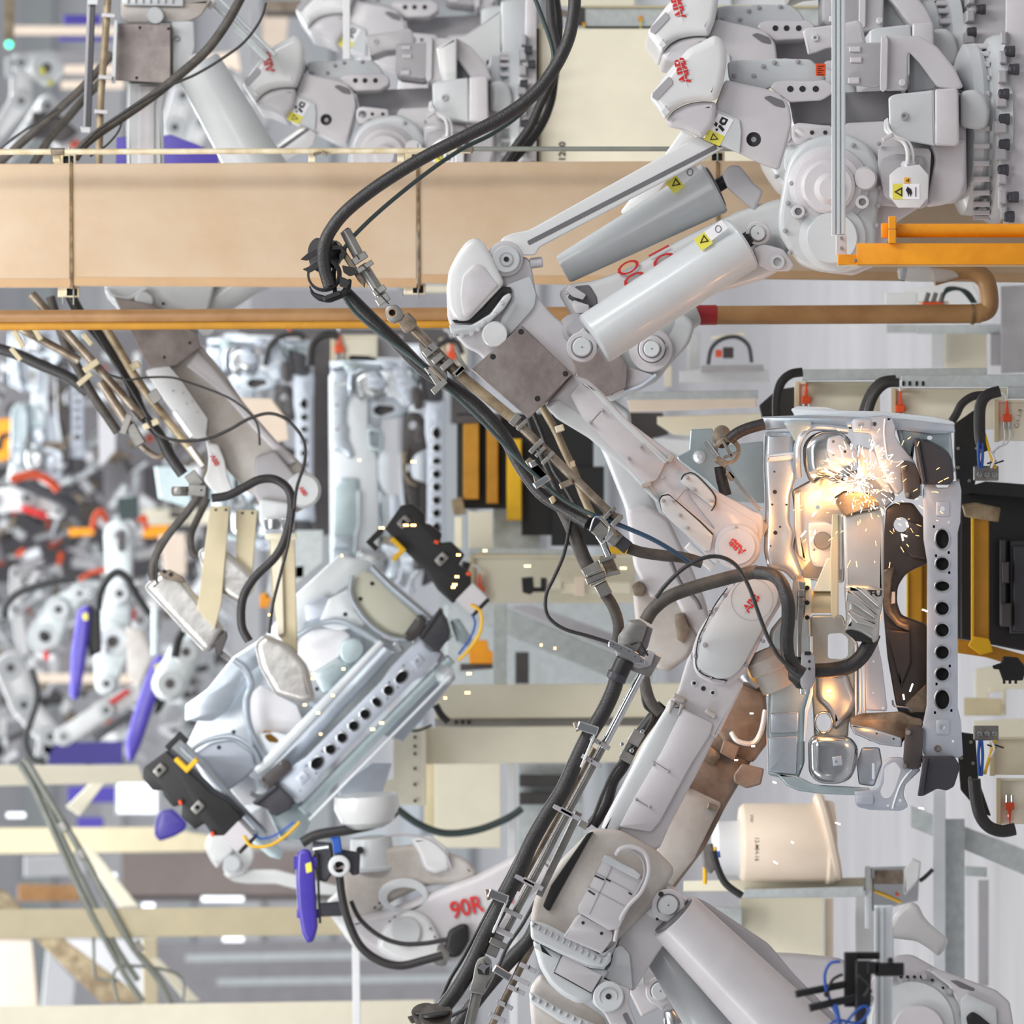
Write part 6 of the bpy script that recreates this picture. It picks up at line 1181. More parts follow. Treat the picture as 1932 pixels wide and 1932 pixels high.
for lab, pts, r, mt, d in (
    ('thick grey-black hose curving under the stencilled arm', '640,1640 645,1690 658,1740 680,1785 715,1812 755,1822 800,1812 835,1802', 8, 'rubber', 15.1),
    ('thinner black hose above the curved one on the stencilled arm', '662,1700 680,1735 715,1765 755,1780 800,1780 845,1772', 4.5, 'rubber', 15.15),
    ('grey-black hose passing behind the tilted body bottom corner', '570,1590 600,1575 660,1565 720,1550 745,1530', 10, 'rubber', 15.6),
    ('dark green hose sagging behind the white round column', '748,1525 790,1555 840,1572 900,1566 955,1545 985,1525', 7, 'cable_green', 17.0),
    ('thin grey wire arching over the stencilled robot shoulder', '725,1578 770,1575 810,1585 840,1610 852,1640', 2.2, 'paint_shade', 15.2)):
    use(px(d)); hose('arm_hose', lab, 'hose', Z(p(pts), 0), r, mt)
use(px(15.0))
def blue_gun(lab, pts, w=.0, sticker=None, extra=None):
    t = thing('welding_gun', lab, 'welding gun', (pts[0][0], pts[0][1], 0), 'blue welding guns')
    part(t, 'shell', 'blue_gun', lambda m: m.slab(rnd(pts, 7), w, .16, 8, 4))
    if sticker: part(t, 'sticker', 'sticker_yellow', lambda m: m.slab(rnd(sticker, 2), w - .004, .02, .5))
    return t
t = blue_gun('blue welding gun pointing down at bottom centre, yellow sticker and red flecks', p('560,1608 572,1600 586,1604 594,1640 598,1720 600,1750 592,1776 580,1780 570,1765 562,1720 558,1660'), 0, p('576,1630 587,1626 589,1644 578,1648'))
part(t, 'rib', 'blue_gun', lambda m: [m.box(554, 1616, 600, 1640, .02, .12, 3), m.box(560, 1715, 602, 1732, .02, .12, 3)])
part(t, 'rod', 'ink', lambda m: m.slab(seg((598, 1610), (604, 1742), 5), .02, .05, 1))
part(t, 'motor', 'bumper_black', lambda m: [m.slab(rnd(p('586,1586 626,1590 632,1640 616,1665 598,1660 592,1620'), 4), .04, .12, 4), m.slab(rnd(p('630,1600 680,1608 678,1650 664,1652 650,1630 634,1640'), 4), .03, .1, 4)])
part(t, 'cable_ring', 'paint_cool', lambda m: m.slab(circ(640, 1634, 21, 24), -.05, .1, 4, 3, [circ(640, 1636, 11, 16)]))
part(t, 'plug', 'blue', lambda m: m.slab(rnd(p('622,1580 642,1578 646,1608 630,1612 628,1590'), 3), -.04, .08, 3))
part(t, 'fitting', 'chrome', lambda m: [m.cyl((592, 1602, -.02), (620, 1598, -.02), 4, 4, 10), m.cyl((588, 1590, -.02), (592, 1612, -.02), 3, 3, 10)])
use(px(18.5))
blue_gun('blurred blue tool nose showing below the tilted body left corner', p('292,1552 300,1530 325,1525 354,1552 350,1566 330,1578 300,1588 290,1575'))
use(px(21))
t = blue_gun('long blurred blue gun leaning beside the tilted body left end', p('290,1240 305,1234 314,1245 306,1290 288,1340 268,1400 252,1436 240,1438 236,1400 250,1350 270,1290'), 0, p('292,1254 304,1252 306,1266 294,1268'))
part(t, 'motor', 'black', lambda m: m.slab(rnd(p('312,1240 335,1260 330,1290 305,1340 290,1350 300,1290'), 5), .05, .15, 5))
t = blue_gun('upright blurred blue gun left of the grey robot arm', p('146,1150 165,1140 172,1150 168,1200 160,1260 148,1318 138,1322 130,1310 134,1230'), 0, p('156,1158 165,1156 166,1170 157,1170'))
part(t, 'motor', 'black', lambda m: m.slab(rnd(p('168,1140 190,1150 192,1230 170,1240 162,1200'), 5), .05, .15, 5))

# ------------------------------------------------------------------ bottom right robot and black clamping tool
use(px(12.6))
t = thing('welding_robot', 'grey robot joint with bolt ring in the bottom right corner', 'robot', (1800, 1880, .2))
P = lambda n, mt, fn, **k: part(t, n, mt, fn, **k)
P('arm', 'paint', lambda m: m.slab(rnd(p('1432,1800 1450,1796 1500,1798 1580,1806 1640,1830 1700,1830 1700,1990 1500,1990 1440,1860'), 12), .1, .35, 14, 4))
P('flange', 'paint', lambda m: m.slab(rnd(p('1640,1850 1690,1802 1720,1800 1790,1840 1840,1880 1820,1960 1640,1990'), 10), .02, .25, 6, 3))
P('bolt_ring', 'paint_cool', lambda m: m.lathe((1722, 1930, .06), (1722, 1930, -.03), [(0, 108), (.5, 106), (.6, 98), (.8, 80), (1, 76)], 48))
P('cap', 'paint', lambda m: m.lathe((1734, 1945, .0), (1734, 1945, -.06), [(0, 52), (.8, 50), (1, 46)], 40))
P('ring_bolt', 'paint_shade', lambda m: [m.bolt(1722 + 92 * math.cos(a), 1930 + 92 * math.sin(a), -.01, 7) for a in [math.radians(k) for k in (-115, -75, -40, -10, -150)]] and m, kind='stuff')
P('flange_bolt', 'ink', lambda m: [m.disc(u, v, .0, 3, .05, .5, 10) for u, v in ((1678, 1844), (1686, 1848), (1700, 1843), (1712, 1843), (1725, 1843), (1738, 1843), (1759, 1849), (1779, 1864), (1804, 1886), (1806, 1915))] and m, kind='stuff')
P('link', 'paint', lambda m: m.slab(rnd(p('1745,1828 1762,1826 1830,1850 1880,1868 1905,1890 1912,1932 1906,1990 1820,1990 1810,1900 1790,1860'), 6), -.02, .3, 5, 3))
P('link_slot', 'paint_dark', lambda m: m.slab(rnd(p('1792,1850 1806,1850 1840,1866 1836,1870 1812,1864'), 3), -.024, .02, 1))
P('link_panel', 'paint_cool', lambda m: m.slab(rnd(p('1812,1886 1826,1874 1880,1900 1884,1990 1814,1990'), 4), -.04, .05, 3, 2))
P('handle_slot', 'black', lambda m: m.slab(rnd(p('1822,1918 1834,1908 1846,1914 1890,1950 1900,1980 1860,1960 1826,1936'), 6), -.05, .05, 3, 2))
use(px(9.6))
t = thing('clamping_tool', 'out-of-focus black clamping tool with blue air hoses, bottom right foreground', 'clamp', (1620, 1850, 0))
P = lambda n, mt, fn, **k: part(t, n, mt, fn, **k)
P('block', 'black', lambda m: [m.slab(rnd(rect(1592, 1796, 1618, 1900), 3), .0, .06, 3), m.slab(rnd(rect(1614, 1812, 1644, 1900), 3), -.04, .06, 3), m.slab(rnd(rect(1616, 1796, 1660, 1810), 3), .02, .05, 3), m.slab(rnd(rect(1650, 1816, 1706, 1842), 3), -.05, .08, 3), m.slab(rnd(rect(1636, 1814, 1660, 1838), 3), -.05, .05, 3)])
P('arm', 'black', lambda m: [m.slab(rnd(seg((1500, 1876), (1600, 1856), 14), 3), .0, .04, 3), m.slab(rnd(seg((1526, 1902), (1625, 1880), 15), 3), -.03, .04, 3)])
P('body', 'bumper_black', lambda m: m.slab(rnd(rect(1612, 1896, 1636, 1970), 3), .0, .06, 3))
P('pin', 'black', lambda m: [m.disc(u, v, -.06, 6, .05, 1, 14) for u, v in ((1560, 1876), (1640, 1870), (1680, 1812))])
P('air_hose', 'blue', lambda m: [m.tube(Z(p('1585,1814 1566,1818 1556,1840 1560,1870 1572,1900 1582,1925'), -.02), 3, 8), m.tube(Z(p('1560,1940 1580,1925 1620,1930 1640,1905 1625,1900 1600,1925 1590,1950'), -.05), 3, 8), m.tube(Z(p('1576,1895 1580,1910 1584,1935'), -.06), 4, 8)])
P('air_hose', 'black', lambda m: [m.tube(Z(p('1590,1838 1570,1850 1560,1880'), -.01), 3, 8), m.tube(Z(p('1620,1840 1640,1860 1630,1880'), -.08), 3, 8)])
use(px(9.9))
t = thing('aluminium_post', 'out-of-focus aluminium post carrying the black clamping tool', 'post', (1665, 1900, 0))
part(t, 'profile', 'zinc_light', lambda m: m.slab(rect(1650, 1708, 1684, 2000), .0, .06, 2))
part(t, 'profile_rib', 'paint_cool', lambda m: [m.box(1650, 1712, 1656, 2000, -.012, .02, .8), m.box(1662, 1712, 1668, 2000, -.012, .02, .8)])
part(t, 'back_post', 'paint_cool', lambda m: m.box(1668, 1750, 1686, 1808, .06, .04, 1.5))
use(px(12.9))
m = MB(); m.slab(rnd(p('1674,1752 1690,1722 1718,1700 1734,1708 1742,1728 1756,1744 1790,1772 1784,1790 1770,1806 1758,1794 1730,1776 1700,1772 1680,1770'), 8), .0, .16, 10, 4)
m.build('plastic_cover', 'paint_white', None, 'loose white plastic cover shaped like a whale tail, bottom right', 'cover')
# ------------------------------------------------------------------ fixtures, cabinets, frames and pillars behind
def member(name, lab, cat, mt, d, q, t_=.12, e=1.5, group=None, holes=None):
    """one straight steel member; two lighter flanges stand proud along a long edge when it is wide"""
    use(px(d)); m = MB(); m.slab(q if not isinstance(q, str) else p(q), .0, t_, e, 1); return m.build(name, mt, None, lab, cat, group)
def plug_box(lab, d, x0, y0, x1, y1, plug=None, down=True, edge=None):
    """cream control box with its orange Y-connector and two clear leads"""
    use(px(d)); t = thing('control_box', lab, 'box', ((x0 + x1) / 2, (y0 + y1) / 2, 0), 'cream control boxes')
    part(t, 'case', 'cream', lambda m: m.slab(rnd(rect(x0, y0, x1, y1), 3), .0, .2, 2, 2))
    part(t, 'end_strip', 'cream_dark', lambda m: m.box(x0 - 1, y0 - 2, x0 + 9, y1 + 2, -.02, .2, 1.5))
    part(t, 'top_edge', 'cream', lambda m: m.box(x0 + 8, y0 - 2, x1, y0 + 3, -.015, .1, 1))
    if plug:
        u, v = plug; s = 1 if down else -1
        part(t, 'plug', 'red_orange', lambda m: [m.slab(rnd(p('%f,%f %f,%f %f,%f %f,%f' % (u - 9, v, u + 9, v, u + 9, v + s * 14, u - 9, v + s * 14)), 2), -.05, .04, 2), m.slab([(u - 4, v), (u + 4, v), (u + 1.5, v - s * 26), (u - 1.5, v - s * 26)], -.045, .03, 1)])
        part(t, 'plug_collar', 'chrome', lambda m: [m.cyl((u, v - s * 12, -.03), (u, v - s * 2, -.03), 4, 4, 10), m.cyl((u - 5, v + s * 14, -.03), (u - 5, v + s * 28, -.03), 3, 3, 10), m.cyl((u + 5, v + s * 14, -.03), (u + 5, v + s * 28, -.03), 3, 3, 10)])
        part(t, 'lead', 'grey_white', lambda m: m.tube([(u, v - s * 26, -.04), (u - 4, v - s * 38, -.04), (u - 14, v - s * 42, -.03)], 2, 8))
    return t
# trays and boxes above the front body
TRAY = []
for i, (d, q, lab) in enumerate(((13.9, '1512,697 1862,694 1862,716 1512,718', 'long galvanised tray above the middle cream box'), (13.5, '1700,708 1990,706 1990,730 1700,730', 'galvanised tray running to the right edge'), (12.9, '1900,730 1990,728 1990,752 1900,752', 'short galvanised tray at the right edge above the marked box'), (16.6, '1672,612 1728,612 1728,628 1672,628', 'short open bracket tray under the ochre pipe'), (16.5, '1728,613 1904,611 1904,630 1728,630', 'narrow galvanised rail under the swan-neck pipe'), (15.4, '1180,740 1430,736 1430,752 1180,755', 'blurred galvanised tray right of the elbow'))):
    TRAY.append(member('cable_tray', lab, 'tray', 'galvanised', d, q, .15))
use(px(13.5)); t = TRAY[1]
part(t, 'slot', 'ink', lambda m: [m.slab(rnd(rect(u, 719, u + 5, 728), 2), -.004, .01, 0) for u in (1702, 1714, 1727, 1739)])
plug_box('cream control box with orange plug, left of the three over the front body', 14.0, 1500, 722, 1660, 800, (1521, 748))
plug_box('cream control box with orange plug, middle of the three over the front body', 13.6, 1682, 734, 1900, 810, (1699, 764))
b = plug_box('cream control box with handwritten mark and orange plug at right edge', 12.9, 1876, 756, 1990, 832, (1900, 782))
part(b, 'handwriting', 'steel_warm', lambda m: m.text('C/1-1-9', 1922, 790, 12, 75, -.003, .002, -.008))
part(b, 'clear_lead', 'grey_white', lambda m: [m.tube(Z(p('1895,810 1896,825 1890,840 1872,855 1868,880'), -.04), 1.6, 8), m.tube(Z(p('1905,810 1905,825 1898,838 1880,846 1868,870'), -.04), 1.6, 8)])
use(px(12.7))
b = plug_box('cream control box with orange plug in the lower right corner of the body fixture', 12.9, 1880, 1470, 1990, 1555, (1905, 1528), False)
plug_box('cream box above the lower right plug box', 13.1, 1868, 1392, 1990, 1462, None)
for lab, pts, r, d in (
    ('black hose bending down left of the left cream box', '1514,702 1492,706 1474,722 1466,750 1466,790', 9, 13.7),
    ('black hose bending down between left and middle cream boxes', '1690,716 1664,720 1645,738 1632,765 1626,790', 9, 13.6),
    ('second black hose parallel to the one between the cream boxes', '1696,722 1672,724 1652,742 1640,770 1636,792', 9, 13.4),
    ('black hose arching left of the marked cream box', '1858,745 1835,748 1815,762 1804,782 1796,795', 8, 13.0),
    ('thick black hose hooking round the marked cream box', '1886,738 1862,746 1850,765 1848,800 1850,830 1858,852', 11, 12.8),
    ('thick black hose curving under the fixture at lower right', '1838,1470 1842,1510 1850,1540 1866,1560 1890,1568 1915,1564', 12, 12.8),
    ('black hose in front of the pale machine at bottom right', '1345,1606 1355,1640 1370,1668 1400,1690', 7, 14.2),
    ('thin black hose hooking on the machine at right of the steel box', '1760,1640 1745,1655 1735,1662', 4, 15)):
    use(px(d)); hose('box_hose', lab, 'hose', Z(p(pts), 0), r, 'rubber')
use(px(13.2))
for q, lab in (('1800,800 1846,768 1850,860 1836,930 1806,935 1800,860', 'black riveted bracket right of the front body top'), ('1804,1380 1840,1385 1846,1470 1870,1540 1850,1535 1812,1490', 'black riveted bracket right of the front body bottom')):
    t = thing('fixture_bracket', lab, 'bracket', (1825, 850 if '768' in q else 1450, 0), 'black fixture brackets')
    part(t, 'plate', 'black', lambda m: m.slab(rnd(p(q), 3), .0, .1, 2))
    part(t, 'rivet', 'steel_grey', lambda m: [m.disc(u, v, -.006, 3.4, .02, .8, 10) for u, v in ([(1808, 846), (1843, 846), (1808, 882), (1843, 882), (1808, 907), (1829, 907)] if '768' in q else [(1812, 1392), (1832, 1400), (1814, 1430), (1836, 1440), (1830, 1468)])])
use(px(14.2))
m = MB(); m.slab(rnd(p('1432,765 1466,735 1500,730 1498,790 1440,800'), 3), .0, .1, 2); m.build('fixture_bracket', 'black', None, 'black triangular bracket left of the first cream box', 'bracket')
m = MB(); m.slab(rnd(p('1560,778 1620,780 1625,792 1700,800 1700,812 1560,808'), 3), -.5, .1, 2); m.build('fixture_bracket', 'black', None, 'flat black bracket under the first cream box', 'bracket')
use(px(12.8))
for y, dr, lab in ((895, 1, 'valve block with blue and yellow hoses right of the body top'), (1385, -1, 'valve block with blue and yellow hoses right of the body bottom')):
    t = thing('valve_block', lab, 'valve', (1862, y, 0), 'valve blocks of the fixture')
    part(t, 'block', 'steel_grey', lambda m: m.slab(rnd(rect(1836, y - 16, 1884, y + 12), 3), .0, .08, 3))
    part(t, 'knob', 'chrome', lambda m: [m.disc(u, y, -.02, 5, .04, 1.2, 12) for u in (1848, 1862, 1876)])
    part(t, 'air_hose', 'blue', lambda m: [m.tube([(1848 + k * 4, y - 12 * dr, -.02), (1846 + k * 8, y - 40 * dr, -.03), (1848 + k * 4, y - 78 * dr, .0)], 3, 8) for k in (0, 1)])
    part(t, 'air_hose', 'yellow', lambda m: m.tube([(1878, y - 12 * dr, -.02), (1868, y - 40 * dr, -.03), (1858, y - 75 * dr, .0)], 3, 8))
    part(t, 'clear_hose', 'grey_white', lambda m: m.tube([(1870, y - 12 * dr, -.03), (1876, y - 28 * dr, -.04), (1868, y - 44 * dr, -.03)], 2.4, 8))
    part(t, 'lever', 'ink', lambda m: [m.slab(rnd(seg((1862 + k * 14, y - 20 * dr), (1880 + k * 14, y - 26 * dr), 3), 1), -.03, .02, .5) for k in (0, 1)])
# dark machine and yellow frame right of the front body
use(px(13.6))
t = thing('dark_machine', 'dark machine block behind the yellow frame at the right edge', 'machine', (1890, 1090, .3))
P = lambda n, mt, fn, **k: part(t, n, mt, fn, **k)
P('body', 'black', lambda m: m.slab(rnd(p('1812,930 1990,930 1990,1240 1812,1205'), 3), .1, .4, 3))
P('panel', 'bumper_black', lambda m: [m.box(1905, 1020, 1990, 1195, .06, .05, 2), m.box(1886, 1018, 1898, 1180, .04, .06, 2), m.box(1912, 1030, 1990, 1190, .04, .03, 2)])
P('slot_block', 'dark_panel', lambda m: [m.box(1890, 1060, 1904, 1100, .02, .06, 2), m.box(1888, 1138, 1908, 1182, .02, .06, 2)])
P('top_plate', 'black', lambda m: m.slab(p('1818,920 1860,908 1990,918 1990,945 1822,930'), .0, .4, 2))
P('back_board', 'dark_panel', lambda m: m.slab(p('1806,950 1835,950 1835,1210 1806,1205'), .3, .1, 1))
use(px(13.3))
t = thing('yellow_frame', 'ochre yellow welded frame right of the perforated member', 'frame', (1855, 1100, 0))
P = lambda n, mt, fn, **k: part(t, n, mt, fn, **k)
P('post', 'yellow_dark', lambda m: m.slab(rnd(rect(1836, 968, 1866, 1225), 2), .0, .15, 2))
P('post_edge', 'yellow', lambda m: m.box(1832, 975, 1838, 1215, -.01, .1, 1.5))
P('lower_rail', 'yellow_dark', lambda m: m.slab(rnd(p('1806,1205 1860,1215 1932,1235 1990,1250 1990,1270 1920,1258 1860,1240 1806,1232'), 2), .02, .15, 2))
P('upper_block', 'conduit_tan', lambda m: m.slab(rnd(p('1814,952 1840,948 1888,958 1884,985 1860,982 1820,975'), 3), -.02, .15, 3))
P('gusset', 'yellow', lambda m: m.slab(rnd(p('1826,1218 1836,1200 1866,1205 1874,1230 1850,1236'), 3), -.02, .05, 2))
use(px(13.0))
t = thing('toothed_block', 'small black toothed block at the foot of the yellow frame', 'block', (1910, 1260, 0))
part(t, 'body', 'black', lambda m: m.slab(rnd(p('1892,1238 1920,1240 1936,1260 1930,1284 1892,1284 1884,1262'), 3), .0, .1, 3))
part(t, 'tooth', 'black', lambda m: [m.box(u, 1280, u + 5, 1290, .01, .06, 1) for u in (1892, 1903, 1914)] + [m.slab(rnd(p('1872,1256 1890,1250 1890,1264 1874,1262'), 2), .0, .05, 1)])
use(px(14.6))
t = thing('yellow_frame', 'ochre frame post seen through the arch of the dark support', 'frame', (1725, 1130, 0))
part(t, 'post', 'yellow_dark', lambda m: [m.box(1712, 1050, 1740, 1185, .0, .1, 2), m.box(1738, 1050, 1750, 1185, .04, .1, 2)])
part(t, 'post_edge', 'yellow', lambda m: m.box(1710, 1080, 1714, 1180, -.01, .05, 1))
# concrete-side shapes and machines right
M_ = member; HELD = {}
for n, lab, cat, mt, d, q in (
    ('wall_cabinet', 'light grey cabinet standing between the pipes at right', 'cabinet', 'grey_white', 17.5, '1756,628 1782,628 1782,694 1756,694'),
    ('wall_cabinet', 'tall cream cabinet edge right of the grey one', 'cabinet', 'cream', 17.8, '1782,628 1862,628 1862,700 1782,700'),
    ('connector_box', 'white connector box above the ochre pipe at right', 'box', 'grey_white', 15.4, '1670,553 1730,552 1730,578 1670,578'),
    ('angled_plate', 'white angled plate behind the green wires', 'plate', 'grey_white', 15.8, '1700,550 1830,520 1848,560 1846,580 1730,580'),
    ('dark_post', 'dark narrow post beside the right-edge concrete', 'post', 'paint_shade', 16.4, '1868,630 1888,630 1888,690 1868,690'),
    ('switch_cabinet', 'grey switch cabinet at the right edge above the trays', 'cabinet', 'paint_shade', 16, '1888,540 1990,535 1990,700 1888,705'),
    ('pillar', 'broad light galvanised pillar at bottom right', 'pillar', 'galvanised', 15.5, '1782,1545 1820,1545 1820,1990 1782,1990'),
    ('pillar', 'bright narrow flange of the bottom right pillar', 'pillar', 'zinc_light', 15.4, '1760,1490 1784,1490 1784,1990 1760,1990'),
    ('brace', 'long galvanised brace slanting to the right edge', 'brace', 'galvanised', 15.6, '1718,1520 1990,1625 1990,1675 1718,1560'),
    ('pillar', 'dark narrow strip right of the galvanised pillar', 'pillar', 'paint_shade', 17, '1845,1660 1865,1660 1865,1860 1845,1860'),
    ('crossbar', 'short galvanised crossbar with green edge at right', 'bar', 'galvanised', 16.2, '1820,1634 1862,1636 1862,1655 1820,1652'),
    ('cream_rail', 'cream rail under the drum at bottom right', 'rail', 'cream', 15.0, '1290,1662 1650,1655 1650,1680 1290,1682'),
    ('grey_rail', 'blue-grey channel rail under the cream rail', 'rail', 'galvanised', 14.8, '1402,1678 1630,1672 1630,1692 1402,1695'),
    ('machine_cabinet', 'cream machine panel below the blue-grey rail', 'panel', 'cream', 15.3, '1395,1692 1555,1692 1555,1830 1395,1830'),
    ('machine_cabinet', 'narrow cream panel strip with a worn edge', 'panel', 'cream_peach', 15.35, '1557,1695 1572,1695 1572,1830 1557,1830'),
    ('machine_cabinet', 'white column panel left of the steel viewing box', 'panel', 'grey_white', 15.6, '1614,1690 1650,1690 1650,1830 1614,1830'),
    ('junction_cabinet', 'grey junction cabinet behind the lower arm top right', 'cabinet', 'galvanised', 15.2, '1300,1710 1400,1712 1400,1752 1330,1770'),
    ('floor_cabinet', 'cream panel under the perforated member at right', 'panel', 'cream', 16, '1836,1360 1990,1352 1990,1395 1836,1392'),
    ('floor_cabinet', 'cream bracket panel left of the small square window', 'panel', 'cream', 17, '1840,1262 1920,1250 1990,1270 1990,1300 1868,1300 1862,1350 1838,1352'),
    ('square_frame', 'cream square tube frame at right edge mid-height', 'frame', 'cream', 16.5, '1866,1296 1898,1296 1898,1350 1890,1350 1890,1306 1866,1306'),
    ('floor_cabinet', 'long beige panel at right under the square frame', 'panel', 'cream_dark', 16.2, '1818,1316 1890,1318 1890,1350 1818,1350')):
    HELD[lab] = M_(n, lab, cat, mt, d, q, .25)
use(px(15.2))
t = thing('wire_plugs', 'grey and orange plugs with green wires above the swan-neck pipe', 'plugs', (1760, 565, 0))
part(t, 'plug', 'steel_grey', lambda m: [m.slab(rnd(seg((u, 578), (u + 8, 552), 9), 2), .0, .04, 2) for u in (1744, 1758, 1772)])
part(t, 'plug_base', 'red_orange', lambda m: m.box(1740, 570, 1778, 580, -.01, .06, 2))
part(t, 'plug_base', 'cream', lambda m: m.box(1730, 568, 1790, 582, .01, .06, 2))
part(t, 'wire', 'cable_green', lambda m: [m.tube([(1778, 572, .0), (1786, 552 - k * 3, .0), (1812 + k * 4, 548, .0), (1834 + k * 3, 572, .0)], 1.6, 6) for k in range(4)])
# drum
use(px(14.6))
t = thing('drum', 'big peach-cream horizontal drum at bottom right with small lettering', 'drum', (1470, 1580, .3))
P = lambda n, mt, fn, **k: part(t, n, mt, fn, **k)
P('shell', 'cream_peach', lambda m: m.lathe((1395, 1590, .35), (1572, 1590, .35), [(0, 66), (.03, 72), (.05, 74), (.9, 74), (.93, 80), (1, 78)], 56))
P('rim', 'cream_peach', lambda m: m.lathe((1552, 1583, .35), (1570, 1579, .35), [(0, 80), (.3, 86), (.7, 86), (1, 80)], 56))
P('small_drum', 'grey_white', lambda m: m.lathe((1344, 1600, .35), (1396, 1600, .35), [(0, 38), (.2, 50), (1, 52)], 40))
P('lettering', 'ink', lambda m: m.text('12-MH-16', 1428, 1602, 11, -90, -.26, .2, .01))
P('lettering', 'ink', lambda m: m.text('VW', 1418, 1544, 9, -90, -.2, .2, .01))
P('motor', 'steel_grey', lambda m: m.slab(rnd(p('1322,1596 1345,1590 1350,1640 1340,1650 1326,1635'), 4), -.2, .1, 4))
P('lead', 'yellow', lambda m: [m.cyl((1330, 1630, -.15), (1330, 1668, -.15), 4, 4, 10), m.cyl((1349, 1598, -.2), (1352, 1625, -.2), 3, 3, 8)])
P('lead', 'blue', lambda m: m.cyl((1355, 1606, -.2), (1357, 1618, -.2), 3, 3, 8))
use(px(15.0))
t = thing('viewing_box', 'polished steel box with smoky side and yellow lead, bottom right', 'box', (1690, 1690, 0))
P = lambda n, mt, fn, **k: part(t, n, mt, fn, **k)
P('frame', 'zinc_light', lambda m: m.slab(rnd(rect(1632, 1634, 1642, 1752), 2), -.02, .25, 2))
P('side', 'chrome', lambda m: m.slab(rnd(p('1642,1636 1708,1634 1735,1640 1732,1700 1645,1720'), 3), .0, .2, 3))
P('window', 'steel_warm', lambda m: m.slab(rnd(rect(1650, 1642, 1704, 1668), 2), -.01, .05, 2))
P('lead', 'yellow', lambda m: m.tube([(1650, 1682, -.03), (1675, 1692, -.04), (1700, 1703, -.03)], 2.4, 8))
P('lamp', 'red_orange', lambda m: m.disc(1694, 1688, -.02, 3.4, .03, .8, 12))
P('duct', 'grey_white', lambda m: m.slab(rnd(p('1706,1640 1720,1618 1738,1626 1734,1660 1716,1680 1706,1690'), 4), -.04, .1, 3))
# behind, centre right
for n, lab, cat, mt, d, q in (
    ('machine_stand', 'blurred white column right of the elbow joint', 'frame', 'grey_white', 17.5, '1298,628 1320,628 1320,722 1298,722'),
    ('machine_stand', 'blurred pale shelf under the round handle', 'shelf', 'grey_white', 17.2, '1282,700 1420,690 1450,700 1450,722 1282,722'),
    ('machine_stand', 'slim pale upright at the elbow joint right side', 'post', 'cream', 17.3, '1254,690 1268,690 1268,730 1254,730'),
    ('machine_shelf', 'dark grey plate under the round handle', 'shelf', 'paint_shade', 17.0, '1322,690 1440,688 1440,700 1322,702'),
    ('cream_beam', 'cream beam from the elbow to the black bracket', 'beam', 'cream_peach', 15.6, '1180,742 1425,736 1428,768 1190,778'),
    ('cream_beam', 'lower cream beam end under the first cream beam', 'beam', 'cream', 15.9, '1240,786 1440,780 1440,812 1300,822 1270,820 1240,800'),
    ('wall_cabinet', 'dark cabinet front left of the pale bracket plate', 'cabinet', 'dark_panel', 18, '1150,778 1250,778 1262,820 1190,840'),
    ('curved_duct', 'pale curved duct behind the forearm', 'duct', 'grey_white', 17, '1232,826 1300,830 1340,850 1300,870 1262,850')):
    HELD[lab] = M_(n, lab, cat, mt, d, q, .25)
use(px(16.6))
t = thing('round_handle', 'dark half-round handle on a machine above the trays', 'handle', (1380, 665, 0))
part(t, 'bow', 'bumper_black', lambda m: m.tube(Z(p('1336,688 1342,658 1362,640 1390,636 1412,652 1418,684'), 0), 4, 10))
part(t, 'top_bar', 'cream', lambda m: m.slab(rnd(seg((1342, 638), (1405, 630), 6), 2), .0, .06, 1))
part(t, 'insert', 'red_orange', lambda m: m.box(1350, 660, 1362, 674, .02, .05, 2))
part(t, 'insert', 'dark_panel', lambda m: m.box(1364, 655, 1384, 676, .03, .05, 2))
# large cream cabinet behind the upper robots
use(px(15.3))
t = thing('control_cabinet', 'large cream cabinet panel behind the upper robots, black number at its lower edge', 'cabinet', (1300, 180, .5))
P = lambda n, mt, fn, **k: part(t, n, mt, fn, **k)
P('panel', 'cream', lambda m: m.slab(rect(1020, 54, 1990, 330), .0, .6, 2))
P('edge_strip', 'cream_dark', lambda m: m.box(1016, 54, 1022, 330, .01, .5, 1))  # narrow strip of darker cream along the left edge
P('side', 'ink', lambda m: m.slab(rect(1006, 54, 1016, 330), .12, .4, 1))  # black strip standing for the shadow along the cabinet's left edge
P('number', 'ink', lambda m: m.text('1200', 1061, 286, 17, 90, -.004, .004, .02, 1.1))
use(px(16.4))
t = thing('roof_channel', 'grey-green galvanised channel with two orange earth leads along the top', 'channel', (1400, 30, 0))
P = lambda n, mt, fn, **k: part(t, n, mt, fn, **k)
P('channel', 'galvanised', lambda m: m.slab(p('1104,14 1650,12 1650,50 1104,50'), .0, .2, 1.5))
P('channel_lip', 'cream_dark', lambda m: m.box(1100, 10, 1660, 15, -.02, .2, 1))
P('end_cap', 'dark_panel', lambda m: m.slab(rnd(p('1086,14 1104,12 1104,50 1086,48'), 2), .0, .15, 2))
P('shadow_gap', 'ink', lambda m: m.box(1104, 50, 1660, 54, .06, .3, .5))
P('earth_lead', 'sticker_yellow', lambda m: [m.tube(Z(p('1212,36 1208,50 1216,64'), -.02), 1.4, 6), m.tube(Z(p('1104,46 1090,58 1050,62 1025,58 1020,45'), -.02), 1.4, 6)])
P('lead_plug', 'orange', lambda m: [m.box(1205, 30, 1211, 40, -.02, .03, 1), m.box(1098, 42, 1105, 50, -.02, .03, 1)])
